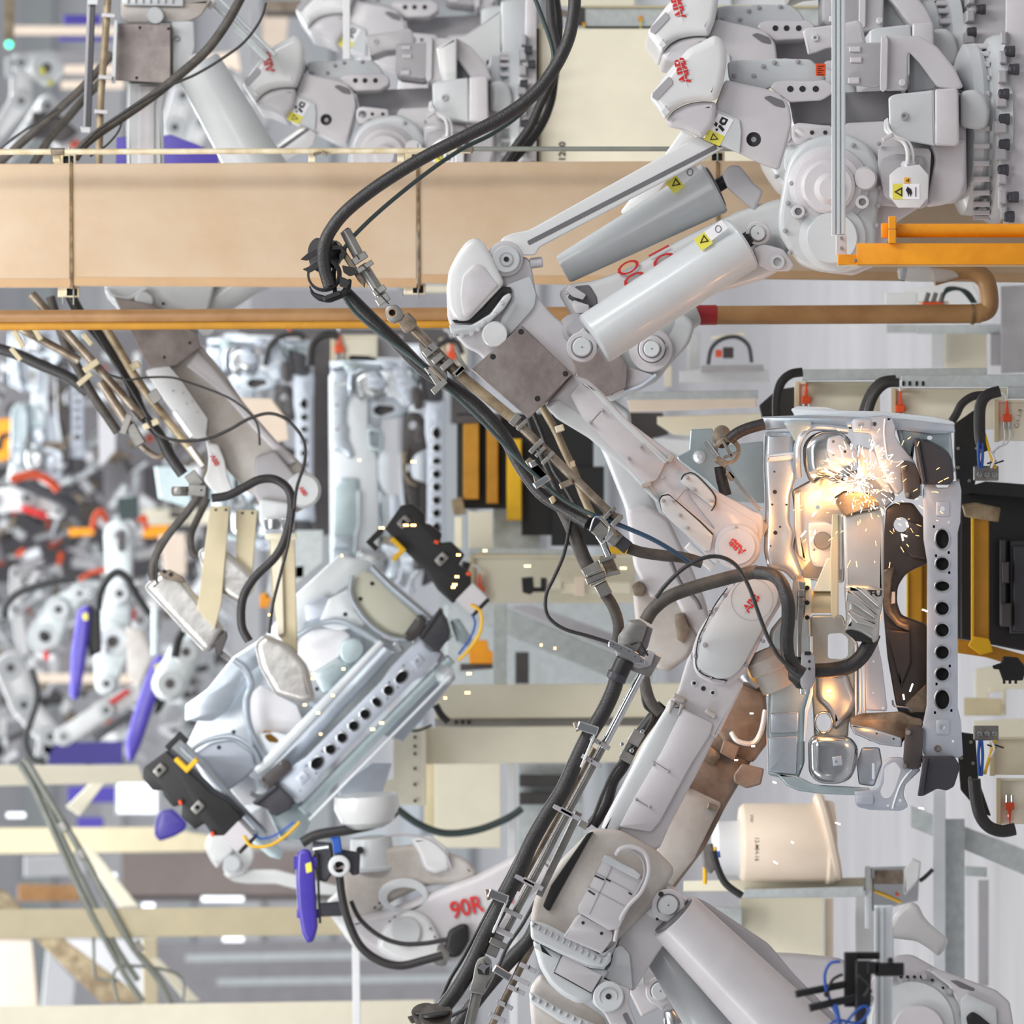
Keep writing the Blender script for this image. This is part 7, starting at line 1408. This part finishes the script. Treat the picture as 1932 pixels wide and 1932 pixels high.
for n, lab, cat, mt, d, q in (
    ('roof_board', 'cream panel above the channel at the very top', 'panel', 'cream', 17.2, '1054,-30 1198,-30 1198,12 1054,12'),
    ('roof_board', 'pale blue panel above the channel left of the upper cover', 'panel', 'zinc_light', 17.4, '1200,-30 1380,-30 1380,12 1200,12'),
    ('roof_board', 'white panel above the channel behind the aluminium post', 'panel', 'grey_white', 17.5, '1380,-30 1700,-30 1700,12 1380,12'),
    ('roof_strut', 'brown angled strut crossing the hanging cables at top', 'strut', 'steel_warm', 16.6, '1008,-20 1030,-20 1060,18 1104,30 1104,42 1050,28'),
    ('thin_post', 'slim white post in front of the second-row robots', 'post', 'grey_white', 14.9, '647,-20 661,-20 661,112 647,112'),
    ('thin_post', 'slim white post rising at the bottom edge left of centre', 'post', 'grey_white', 16.5, '664,1785 679,1780 681,1990 666,1990'),
    ('thin_post', 'slim white post right of the stencilled arm', 'post', 'grey_white', 17.2, '958,1440 973,1440 973,1640 958,1640'),
    ('thin_post', 'lower piece of the slim white post behind the fork joint', 'post', 'grey_white', 17.2, '962,1760 978,1760 978,1990 962,1990'),
    ('thin_post', 'pale green slim post beside the long blurred blue gun', 'post', 'zinc_green', 20.6, '286,1148 297,1148 295,1236 286,1236')):
    M_(n, lab, cat, mt, d, q, .06 if 'post' in n else .15)

# ------------------------------------------------------------------ middle distance, centre: boxes, yellow frame, beams
plug_box('blurred cream box with orange plug above the upright car bodies', 19.5, 625, 634, 712, 682, (640, 652))
plug_box('blurred smaller cream box with orange plug further left', 21, 530, 632, 572, 652, (546, 640))
plug_box('blurred cream box just left of the elbow cover', 19, 830, 640, 880, 690, (852, 664))
plug_box('cream fixture box with black sensor block, centre', 17.0, 886, 1050, 1200, 1138, (905, 1108))
use(px(16.8))
t = thing('sensor_block', 'black U-shaped sensor block on the cream fixture box', 'sensor', (1010, 1105, 0))
part(t, 'block', 'black', lambda m: [m.slab(rnd(p('984,1090 1006,1088 1008,1116 1000,1122 986,1118'), 2), -.02, .1, 2), m.box(1004, 1108, 1026, 1117, -.02, .1, 2), m.box(1020, 1090, 1030, 1117, -.02, .1, 2)])
part(t, 'arm', 'cream', lambda m: [m.box(1030, 1090, 1060, 1112, .0, .1, 2), m.box(1060, 1098, 1190, 1120, .02, .1, 2)])
part(t, 'clip', 'cream_peach', lambda m: m.box(1084, 1086, 1104, 1125, -.03, .08, 2))
for lab, pts, r, d in (
    ('blurred black hose hooking beside the cream fixture box', '880,1060 872,1090 876,1120 888,1138 905,1140', 9, 16.6),
    ('blurred black hose arching left of the smaller cream box', '500,690 508,655 528,636 560,630 575,640', 6, 20.5),
    ('blurred black hose arching between the two small cream boxes', '585,690 590,650 612,632 640,634', 8, 19.2),
    ('blurred black hose at the left of the elbow cover box', '815,690 822,660 840,644 862,646 872,668', 6, 18.8),
    ('black lever and hose stub under the tilted body right end', '822,1330 832,1348 846,1362', 7, 16.4),
    ('thin black wire hanging under the tilted body', '756,1370 770,1378 790,1378 815,1368', 2.4, 16.4)):
    use(px(d)); hose('box_hose', lab, 'hose', Z(p(pts), 0), r, 'rubber')
use(px(17.6))
t = thing('yellow_frame', 'bright yellow and ochre frame with dark panels in the centre', 'frame', (930, 880, .2))
P = lambda n, mt, fn, **k: part(t, n, mt, fn, **k)
P('post', 'yellow', lambda m: m.box(956, 828, 984, 982, -.1, .15, 2), label='bright yellow post')
P('post', 'yellow_dark', lambda m: [m.box(874, 790, 904, 942, .0, .1, 2), m.box(918, 800, 940, 950, .0, .1, 2)])
P('panel', 'black', lambda m: [m.box(862, 780, 1012, 960, .15, .1, 2), m.box(984, 780, 1120, 1010, .1, .15, 2), m.box(1040, 880, 1140, 1030, .05, .1, 2)])
P('top_rail', 'dark_panel', lambda m: m.slab(rnd(p('856,784 946,780 946,796 856,800'), 3), -.02, .1, 2))
P('foot_bracket', 'conduit_tan', lambda m: m.slab(rnd(p('850,944 872,936 880,970 856,972'), 4), -.02, .1, 2))
P('foot_rail', 'yellow', lambda m: [m.box(895, 1046, 1045, 1053, .0, .1, 1), m.box(1148, 1030, 1192, 1046, .05, .1, 2)])
for n, lab, cat, mt, d, q in (
    ('fixture_plate', 'cream upright plate under the yellow frame left side', 'plate', 'cream', 17.3, '884,965 930,965 930,1046 884,1046'),
    ('fixture_plate', 'small cream plate left of the upright cream plate', 'plate', 'cream', 17.5, '858,975 872,975 872,1034 858,1034'),
    ('fixture_plate', 'grey-green plate between cream plate and black panel', 'plate', 'galvanised', 17.9, '930,960 1020,960 1020,1046 930,1046'),
    ('fixture_shelf', 'grey shelf above the cream fixture box', 'shelf', 'galvanised', 17.2, '884,1034 1100,1036 1100,1048 884,1046'),
    ('fixture_post', 'galvanised post under the cream fixture box', 'post', 'galvanised', 17.5, '930,1140 956,1140 956,1292 930,1292'),
    ('truss_brace', 'grey-blue truss brace slanting in the centre', 'brace', 'galvanised', 18.2, '890,1140 940,1140 1230,1262 1230,1300 1180,1290 890,1170'),
    ('truss_brace', 'darker parallel truss brace behind the first', 'brace', 'paint_shade', 19.2, '960,1145 1000,1140 1240,1225 1240,1262'),
    ('back_board', 'blue-grey panel behind the truss braces', 'panel', 'galvanised', 20.5, '840,1140 1240,1140 1240,1300 840,1300'),
    ('dark_column', 'dark column between the truss braces', 'column', 'dark_panel', 18.8, '972,1230 998,1230 998,1290 972,1290'),
    ('cream_beam', 'long cream beam right of the tilted body', 'beam', 'cream', 17.0, '820,1292 1400,1288 1400,1352 820,1356'),
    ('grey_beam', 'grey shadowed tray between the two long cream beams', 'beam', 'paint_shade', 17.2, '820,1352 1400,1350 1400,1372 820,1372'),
    ('cream_beam', 'lower long cream beam right of the tilted body', 'beam', 'cream', 16.9, '780,1372 1400,1368 1400,1436 780,1442'),
    ('cream_bracket', 'bolted cream corner bracket under the tilted body', 'bracket', 'cream', 16.7, '742,1378 804,1372 804,1520 660,1512 700,1474 742,1470'),
    ('cream_partition', 'pale cream panel behind the green hose, bottom centre', 'panel', 'cream', 18.4, '820,1440 945,1440 945,1600 820,1600'),
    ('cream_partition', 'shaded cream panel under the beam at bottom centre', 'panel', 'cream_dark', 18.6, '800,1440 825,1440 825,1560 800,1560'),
    ('grey_machine', 'grey-green stack of drawers behind the long hose', 'machine', 'galvanised', 18.0, '976,1440 1100,1440 1100,1600 976,1600'),
    ('drawer_front', 'dark drawer front in the grey-green stack, upper', 'drawer', 'dark_panel', 17.8, '980,1462 1080,1462 1080,1484 980,1484'),
    ('drawer_front', 'dark drawer front in the grey-green stack, lower', 'drawer', 'dark_panel', 17.8, '980,1496 1080,1496 1080,1518 980,1518'),
    ('grey_column', 'broad dim grey column at the elbow cover left', 'column', 'paint_shade', 19.6, '712,632 760,632 760,700 712,700'),
    ('dark_locker', 'dark narrow locker between the two upright bodies', 'locker', 'dark_panel', 21.2, '590,640 625,640 625,1010 590,1010'),
    ('dark_locker', 'dark locker behind the nearest upright body', 'locker', 'dark_panel', 21.4, '850,690 880,690 890,800 850,800'),
    ('grey_wall_unit', 'dark grey unit strip under the tan beam, centre', 'unit', 'dark_panel', 24.0, '450,618 860,618 860,650 450,650'),
    ('grey_wall_unit', 'dim brown-grey unit between beam and ochre pipe', 'unit', 'paint_shade', 24.5, '470,546 850,546 850,586 470,586'),
    ('cream_lintel', 'cream lintel just left of the elbow cover', 'lintel', 'cream', 17.6, '800,538 860,538 860,552 800,552'),
    ('orange_bin', 'orange bin corner beside the tilted body upper end', 'bin', 'orange', 18.5, '893,1206 920,1208 922,1226 932,1230 930,1252 886,1252 884,1232'),
    ('dark_shelf', 'dark shelf edge under the orange bin', 'shelf', 'dark_panel', 18.6, '868,1252 930,1252 930,1262 868,1266')):
    HELD[lab] = M_(n, lab, cat, mt, d, q, .25)
use(px(16.6))
t = HELD['bolted cream corner bracket under the tilted body']
part(t, 'bolt', 'ink', lambda m: [m.disc(783, v, .07, 3, .02, .5, 10) for v in (1391, 1408, 1422, 1450, 1480, 1511)])
use(px(16.8))
t = HELD['grey shadowed tray between the two long cream beams']
part(t, 'slot', 'ink', lambda m: [m.box(u, 1359, u + 6, 1366, .35, .02, 1) for u in (858, 870, 882)])

# ------------------------------------------------------------------ lower left: pale beams, braces, conduits, lights
for n, lab, cat, mt, d, q in (
    ('pale_beam', 'pale beam leading to the lower clamping unit', 'beam', 'cream', 20.0, '-60,1444 262,1444 272,1476 -60,1484'),
    ('pale_beam', 'pale beam across the lower left, second from top', 'beam', 'cream_dark', 22.0, '-60,1562 300,1560 420,1580 420,1606 -60,1612'),
    ('pale_beam', 'pale beam across the lower left, third from top with bolt holes', 'beam', 'cream_dark', 19.0, '-60,1716 655,1710 655,1764 -60,1772'),
    ('pale_beam', 'pale beam along the bottom left edge', 'beam', 'cream', 18.0, '-60,1900 820,1886 820,1990 -60,1990'),
    ('pale_brace', 'pale diagonal brace over the blue panel, lower left', 'brace', 'cream', 20.5, '125,1522 190,1458 210,1462 150,1540'),
    ('brown_brace', 'brown-green diagonal brace under the third pale beam', 'brace', 'conduit_tan', 21.0, '66,1770 120,1770 240,1860 270,1892 190,1892'),
    ('brown_brace', 'short brown brace at the left edge above the third beam', 'brace', 'conduit_tan', 20.5, '-20,1670 10,1680 45,1716 -20,1716'),
    ('pale_brace', 'thin pale brace slanting down right of the conduits', 'brace', 'cream', 20.8, '150,1600 175,1600 262,1710 225,1712'),
    ('pale_brace', 'pale brace reaching the bottom beam right of the conduits', 'brace', 'cream', 20.0, '285,1810 300,1808 378,1888 350,1890'),
    ('pale_post', 'short pale post between third and bottom beams', 'post', 'cream_dark', 20.3, '268,1770 296,1768 298,1895 270,1895'),
    ('blue_board', 'blue panel above the second pale beam, lower left', 'panel', 'blue_panel', 27, '128,1484 228,1484 228,1514 128,1514'),
    ('blue_board', 'small blue panel strip under the first blue panel', 'panel', 'blue_panel', 27, '146,1542 195,1542 195,1562 146,1562'),
    ('blue_board', 'blue panel just above the uppermost pale beam', 'panel', 'blue_panel', 24, '80,1402 232,1398 232,1442 80,1442'),
    ('blue_board', 'blue panel at the upper left behind the robots', 'panel', 'blue_panel', 26, '120,28 190,28 190,46 120,46'),
    ('blue_board', 'long thin blue panel at the upper left', 'panel', 'blue_panel', 26, '110,70 212,70 212,78 110,78'),
    ('blue_cover', 'blue machine cover right of the vertical grey arm', 'cover', 'blue_gun', 16.5, '308,256 322,254 370,272 412,290 412,330 308,330'),
    ('blue_cover', 'narrow blue cover left of the vertical grey arm', 'cover', 'blue_gun', 16.5, '220,260 238,258 238,330 218,330'),
    ('cream_beam', 'peach cream beam at the upper left behind the rail', 'beam', 'cream_peach', 28, '26,48 230,50 230,66 26,66'),
    ('cream_beam', 'lower peach cream beam at the upper left', 'beam', 'cream_peach', 28, '115,122 230,122 230,140 115,140'),
    ('cream_beam', 'third peach cream beam at the upper left', 'beam', 'cream_peach', 28, '115,152 235,150 235,168 115,168'),
    ('grey_beam', 'grey beam between the peach beams at the upper left', 'beam', 'paint_shade', 29, '80,96 235,96 235,118 80,118'),
    ('brown_post', 'brown corner post at the far upper left', 'post', 'conduit_tan', 24, '8,-20 28,-20 26,76 8,76'),
    ('cream_beam', 'cream beam behind the tie rods at top left', 'beam', 'cream_peach', 27, '380,104 450,96 456,140 385,140'),
    ('roof_beam', 'brown-grey roof beam at the top left of centre', 'beam', 'steel_warm', 27, '500,0 660,0 660,22 500,22'),
    ('roof_beam', 'grey roof beam behind the top centre robots', 'beam', 'paint_shade', 26, '660,-20 930,-20 930,14 660,14'),
    ('ceiling_board', 'broad grey panel right of the conduits, lower left', 'panel', 'board_brown', 30, '230,1610 660,1600 660,1700 230,1700'),
    ('ceiling_board', 'broad grey panel between third and bottom pale beams', 'panel', 'paint_shade', 30, '290,1780 800,1770 900,1900 300,1900'),
    ('long_rail', 'greenish rail on the grey panel between the beams', 'rail', 'galvanised', 29, '350,1800 900,1790 900,1806 350,1816'),
    ('long_rail', 'dark rail on the grey panel right of the conduits', 'rail', 'dark_panel', 29, '240,1690 660,1688 660,1696 240,1698'),
    ('long_rail', 'pale rail on the lowest grey panel', 'rail', 'galvanised', 29, '410,1846 900,1838 900,1852 410,1860'),
    ('orange_shelf', 'ochre shelf behind the conduits at lower left', 'shelf', 'pipe_ochre', 26, '34,1668 150,1670 150,1700 34,1700'),
    ('white_machine', 'white machine end with slots between the pale beams', 'machine', 'grey_white', 25, '46,1616 160,1612 160,1650 46,1655'),
    ('wall_sheet', 'pale sheet with peach stains at bottom left corner', 'sheet', 'cream_peach', 26, '-40,1774 60,1774 72,1900 -40,1905'),
    ('wall_sheet', 'white sheet left of the brown diagonal brace', 'sheet', 'grey_white', 25.5, '88,1790 142,1850 138,1900 78,1902'),
    ('wall_sheet', 'white sheet right of the brown diagonal brace', 'sheet', 'grey_white', 26.5, '120,1772 290,1772 290,1880 200,1860 140,1810')):
    HELD[lab] = M_(n, lab, cat, mt, d, q, .25)
use(px(19))
t = thing('conduit_bundle', 'three long grey conduits slanting across the lower left with clamps', 'conduit', (200, 1650, 0))
P = lambda n, mt, fn, **k: part(t, n, mt, fn, **k)
P('pipe', 'steel_pipe', lambda m: [m.tube(Z(p(q), w), r, 10) for q, r, w in (('35,1440 60,1480 110,1590 160,1700 230,1830 270,1890', 6, 0), ('45,1430 85,1510 150,1650 215,1780 260,1850', 6, .03), ('50,1436 100,1520 160,1620 240,1770 300,1850 345,1950', 7, -.03))])
P('clamp', 'steel_grey', lambda m: [block(m, c, 60, 22, 14, -.08, .1) for c in ((152, 1612), (262, 1786), (118, 1560))])
P('support', 'steel_pipe', lambda m: m.tube(Z(p('176,1740 178,1830 186,1846 225,1850'), .1), 3, 8))
P('support', 'steel_pipe', lambda m: m.tube(Z(p('222,1890 222,1826 335,1838 345,1900'), .05), 3, 8))
use(px(24))
for i, (u, v, w_) in enumerate(((280, 1708, 24), (30, 1538, 36), (200, 1652, 40), (420, 1696, 80), (440, 1772, 40), (388, 1752, 20))):
    m = MB(); m.slab(rnd(rect(u - w_ / 2, v - 5, u + w_ / 2, v + 5), 3), .0, .1, 2)
    m.build('light_strip', 'lamp', None, ('glowing strip light right of the conduits', 'glowing strip at the left edge above the second pale beam', 'glowing strip between the conduits and grey panel', 'long glowing strip on the upper grey panel', 'glowing strip under the third pale beam', 'small glowing strip left of the one under the third pale beam')[i], 'lamp', 'strip lights seen between the beams')
use(px(25))
t = thing('bright_window', 'bright greenish hall window beside the lower clamping unit', 'window', (258, 1508, 0))
part(t, 'pane', 'lamp', lambda m: m.slab(rnd(rect(222, 1478, 296, 1534), 2), .0, .1, 2))
part(t, 'frame', 'grey_white', lambda m: m.slab(rect(218, 1474, 300, 1538), .01, .06, 1, 1, [rect(223, 1479, 295, 1533)]))
use(px(17.5))
t = thing('elbow_part', 'white robot elbow with grey tie rod below the tilted body', 'robot arm', (440, 1630, 0))
P = lambda n, mt, fn, **k: part(t, n, mt, fn, **k)
P('shell', 'paint_white', lambda m: [m.slab(rnd(p('386,1598 392,1575 420,1562 445,1580 440,1610 418,1628 410,1640 396,1620'), 8), .0, .25, 8, 4), m.slab(rnd(p('418,1630 435,1600 465,1575 478,1580 480,1620 462,1650 430,1660'), 8), .05, .25, 8, 4)])
P('pivot', 'paint_cool', lambda m: m.lathe((438, 1630, .0), (438, 1630, -.05), [(0, 17), (.8, 17), (1, 14)], 24))
P('tie_rod', 'paint_white', lambda m: m.slab(rnd(p('420,1648 440,1640 520,1640 640,1672 640,1690 600,1688 520,1668 470,1668 440,1664'), 5), .1, .1, 5, 3))

# ------------------------------------------------------------------ left, far: rows of blurred robots and tools
def far_robot(lab, d, joints, rad, mt='paint_white', tool=None, extra=()):
    use(px(d)); t = thing('welding_robot', lab, 'robot', (joints[0][0], joints[0][1], 0))
    names = ['column', 'upper_arm', 'forearm', 'wrist', 'hand']
    for i in range(len(joints) - 1):
        a, b = joints[i], joints[i + 1]
        part(t, names[i], mt, lambda m: m.slab(capsule(a, b, rad[i], rad[i + 1]), .05 * (i % 2), .3, min(rad[i], rad[i + 1]) * .5, 3))
    part(t, 'joint_cap', 'paint_cool', lambda m: [m.disc(j[0], j[1], -.02, r * .75, .1, 2, 20) for j, r in zip(joints, rad)])
    part(t, 'joint_bolt', 'dark_panel', lambda m: [m.disc(j[0], j[1], -.03, r * .28, .02, 1, 14) for j, r in zip(joints, rad)])
    for (n_, mt2, q) in extra: part(t, n_, mt2, lambda m: m.slab(rnd(p(q), 3), -.08, .1, 3, 2))
    return t
far_robot('white far robot with yellow stickers at the top left edge', 24, [(88, 128), (40, 118), (40, 190), (-10, 260)], [34, 20, 22, 14], 'paint_white', None, (('sticker', 'sticker_yellow', '74,128 84,126 86,140 76,142'), ('sticker', 'sticker_yellow', '90,152 100,152 98,162 90,162'), ('end_cap', 'paint_cool', '10,108 22,104 24,146 10,146')))
far_robot('white far robot standing between the left cables at top', 25, [(120, 260), (90, 200), (60, 240), (20, 290)], [26, 22, 18, 14], 'paint_white', None, (('tool', 'dark_panel', '60,210 110,215 150,250 120,270 60,262'), ('plug', 'red_orange', '130,272 150,262 150,276 135,280')))
far_robot('white far robot seen right of the vertical grey arm', 24, [(330, 240), (345, 180), (380, 230), (360, 280)], [26, 24, 22, 18])
far_robot('white far robot behind the tie rods at top', 25, [(470, 230), (500, 190), (470, 170), (430, 140)], [30, 26, 20, 14], 'paint_white', None, (('panel', 'dark_panel', '462,150 500,150 500,180 462,178'),))
far_robot('whitish far robot behind the roof post at top centre', 22, [(800, 40), (740, 20), (700, 60), (690, 100)], [36, 30, 24, 20], 'paint_cool')
far_robot('pale grey robot arm hanging upright in the left middle', 21.5, [(225, 1010), (225, 1120), (212, 1210), (200, 1290)], [30, 24, 38, 22], 'galvanised', None, (('fork', 'dark_panel', '222,1000 232,1000 232,1040 222,1040'), ('lamp', 'sticker_and_glare_white', '182,1218 200,1216 200,1232 184,1232'), ('shell', 'paint_dirty', '238,1180 270,1190 290,1240 262,1300 240,1270')))
far_robot('pale grey robot head with dark eye at the left middle', 22.5, [(85, 1202), (110, 1150), (150, 1120), (170, 1120)], [34, 26, 18, 10], 'galvanised', None, (('eye', 'ink', '74,1192 86,1190 94,1202 84,1212 74,1206'), ('letter', 'red', '82,1228 92,1228 92,1246 82,1246')))
far_robot('white robot arm lying diagonal under the leaning blue gun', 23, [(120, 1390), (200, 1340), (270, 1300)], [18, 20, 16], 'paint_white', None, (('lettering', 'red', '205,1322 240,1298 246,1306 212,1330'), ('shadow_rail', 'bumper_black', '170,1385 250,1335 256,1348 180,1402')))
far_robot('white robot arm across the left edge under the orange tools', 26, [(-10, 945), (50, 940), (110, 965)], [22, 24, 14], 'paint_white', None, (('lettering', 'red', '40,952 90,966 86,980 40,964'), ('rail', 'bumper_black', '20,915 60,905 150,945 140,960 60,930')))
far_robot('white far robot body at the left edge, lower', 24, [(20, 1260), (45, 1330), (95, 1390), (80, 1430)], [30, 26, 24, 16], 'paint_white')
far_robot('white slim robot arm upright at the left edge middle', 24, [(30, 1080), (30, 1150), (48, 1240)], [12, 13, 10], 'paint_white')
far_robot('grey-green round robot wrist behind the left wrapped arm', 20.5, [(320, 1290), (350, 1230), (370, 1190)], [34, 30, 22], 'galvanised')
far_robot('white far robot between blue gun and wrapped arm', 25, [(265, 1170), (250, 1140), (262, 1110)], [20, 16, 14], 'paint_white', None, (('mark', 'red', '245,1150 255,1150 255,1170 245,1170'),))
far_robot('grey far robot head under the orange robot at left', 26, [(40, 870), (30, 900), (60, 915)], [20, 16, 10], 'galvanised')
use(px(27))
t = thing('orange_robot', 'orange-yellow robot head at the left edge, out of focus', 'robot', (30, 830, 0))
part(t, 'body', 'orange', lambda m: m.slab(rnd(p('-20,790 30,790 46,805 58,818 56,832 36,845 28,860 10,870 -20,870'), 6), .0, .3, 6, 3))
part(t, 'slot', 'ink', lambda m: m.slab(rnd(p('0,818 26,814 26,822 8,828 4,850 -10,850'), 3), -.01, .05, 1))
# cables and tool clutter far left
for lab, pts, r, mt, d in (
    ('black hose arching over the grey hanging robot arm', '185,1150 188,1120 205,1090 222,1080 240,1092 255,1120 282,1160', 8, 'black', 20.8),
    ('black hose arching at the left edge over the white arm', '8,1165 12,1140 35,1118 70,1105 105,1096 145,1092', 7, 'black', 21.2),
    ('black hose falling along the left robots', '60,1262 70,1300 68,1330 55,1370 48,1400 60,1430 85,1440', 6, 'black', 21.5),
    ('red-orange cable bundle over the far left robots', '20,905 60,895 90,905 110,925', 8, 'red_orange', 25),
    ('orange-red hose curl in the left clutter', '175,1000 180,975 192,965 200,985', 6, 'red_orange', 25),
    ('red hose left of the hanging arm', '150,1095 170,1082 200,1074', 5, 'red_orange', 24.5),
    ('second red curl right of the grey machine', '262,985 272,975 276,1000', 5, 'red_orange', 24),
    ('black hose behind the wrapped arm lower end', '330,1240 335,1210 345,1190', 9, 'black', 20)):
    use(px(d)); hose('far_hose', lab, 'hose', Z(p(pts), 0), r, mt)
for n, lab, cat, mt, d, q in (
    ('tool_cabinet', 'grey-green cabinet behind the left robots', 'cabinet', 'paint_shade', 30, '195,880 270,880 270,1010 195,1010'),
    ('green_box', 'dark green box top behind the hanging arm', 'box', 'cable_green', 27, '220,940 262,935 262,980 225,982'),
    ('orange_beam', 'orange beam behind the cream bars', 'beam', 'orange', 27, '270,992 320,990 320,1012 270,1015'),
    ('orange_beam', 'small orange beam piece left of the hanging arm', 'beam', 'orange', 27, '130,996 178,996 178,1010 130,1012'),
    ('cream_partition', 'cream panel behind the brown hoses', 'panel', 'cream', 28, '268,960 400,960 400,990 268,990'),
    ('cream_partition', 'tall pale panel behind the left wrapped arm', 'panel', 'cream_peach', 26, '300,1010 350,1005 352,1085 312,1085'),
    ('distant_partition', 'grey lower panel behind the far robots', 'panel', 'paint_dark', 34, '-60,880 420,880 420,1100 -60,1100'),
    ('distant_partition', 'grey panel behind the left robots', 'panel', 'paint_shade', 34.5, '-60,620 480,620 480,900 -60,900'),
    ('clutter_beam', 'cream beam behind the two left blue guns', 'beam', 'cream_peach', 28, '70,1270 260,1272 260,1290 70,1288'),
    ('clutter_beam', 'grey beam beneath the cream one behind the blue guns', 'beam', 'paint_shade', 29, '70,1236 260,1240 260,1268 70,1266'),
    ('tube_rack', 'white glowing panel between the left conduits and bodies', 'panel', 'sticker_and_glare_white', 24, '186,766 218,800 218,850 196,876 188,876'),
    ('sheet_rack', 'pale sheet metal rack standing left of the slanted arm', 'rack', 'zinc_light', 26, '60,700 90,700 92,860 60,860'),
    ('sheet_rack', 'second pale sheet rack further right', 'rack', 'zinc_light', 26.5, '104,720 126,720 126,880 104,880'),
    ('body_side', 'pale blue sheet side behind the slanted arm wrist', 'sheet', 'zinc_green', 20.5, '292,880 360,880 360,960 300,940'),
    ('white_column', 'white round column by the slanted arm right side', 'column', 'cream_peach', 18.5, '452,750 512,752 540,790 545,830 500,840 452,790'),
    ('machine_corner', 'grey-blue machine corner right of the black hose', 'machine', 'galvanised', 19, '560,1000 610,1000 610,1060 540,1120 500,1130 520,1040'),
    ('orange_tag', 'orange-red block behind the cream bracket bar', 'block', 'red_orange', 19, '556,1068 574,1066 574,1090 556,1092'),
    ('orange_tag', 'round orange part behind the curling black hose', 'block', 'orange', 19, '490,1122 506,1116 512,1130 506,1148 490,1146')):
    M_(n, lab, cat, mt, d, q, .2)
random.seed(21)
mats = ['paint_white', 'paint_white', 'paint_white', 'zinc_light', 'zinc_light', 'sticker_and_glare_white', 'grey_white', 'dark_panel', 'galvanised', 'paint_shade', 'red_orange', 'grey_white', 'black', 'steel_warm']  # the whitest bits stand for bright out-of-focus highlights
use(px(29)); m_by = {}
for i in range(520):
    u = random.uniform(-20, 440); v = random.uniform(650, 1440); mt = random.choice(mats)
    m = m_by.setdefault(mt, MB()); a = random.uniform(0, 180); L = random.uniform(14, 60); w_ = random.uniform(6, 22)
    if mt in ('red_orange', 'black'): L *= .7; w_ *= .6
    F = px(29 + random.uniform(-1.5, 2.0)); block(m, (u, v), a, L, w_, 0, .15, 3)
look = {'paint_white': 'white painted', 'zinc_light': 'bright sheet-metal', 'dark_panel': 'dark brown', 'galvanised': 'grey-green', 'sticker_and_glare_white': 'glint-white', 'paint_shade': 'mid-grey', 'red_orange': 'red-orange', 'grey_white': 'off-white', 'black': 'black', 'steel_warm': 'brownish steel'}
for mt, m in m_by.items():
    m.build('line_clutter', mt, None, 'mass of %s machine bits out of focus at far left' % look[mt], 'machine parts', kind='stuff')
# far right rows of frames at the top centre
for n, lab, cat, mt, d, q in (
    ('far_upright', 'far grey frame upright behind the first-row cover at top', 'frame', 'paint_shade', 28, '470,20 480,20 480,120 470,120'),
    ('far_upright', 'far dark opening beside the roof beam', 'opening', 'dark_panel', 28, '500,22 640,22 640,32 500,32'),
    ('far_column', 'far pale column behind the lettered cover', 'column', 'cream_peach', 29, '495,30 545,32 540,90 495,90')):
    M_(n, lab, cat, mt, d, q, .2)
use(px(23)); t = thing('signal_lamp', 'small glowing green lamp at the top left edge', 'lamp', (17, 84, 0))
part(t, 'lens', 'green_lamp', lambda m: m.disc(17, 84, .0, 7, .05, 2, 16))
part(t, 'socket', 'grey_white', lambda m: m.disc(17, 84, .03, 9, .06, 2, 16))
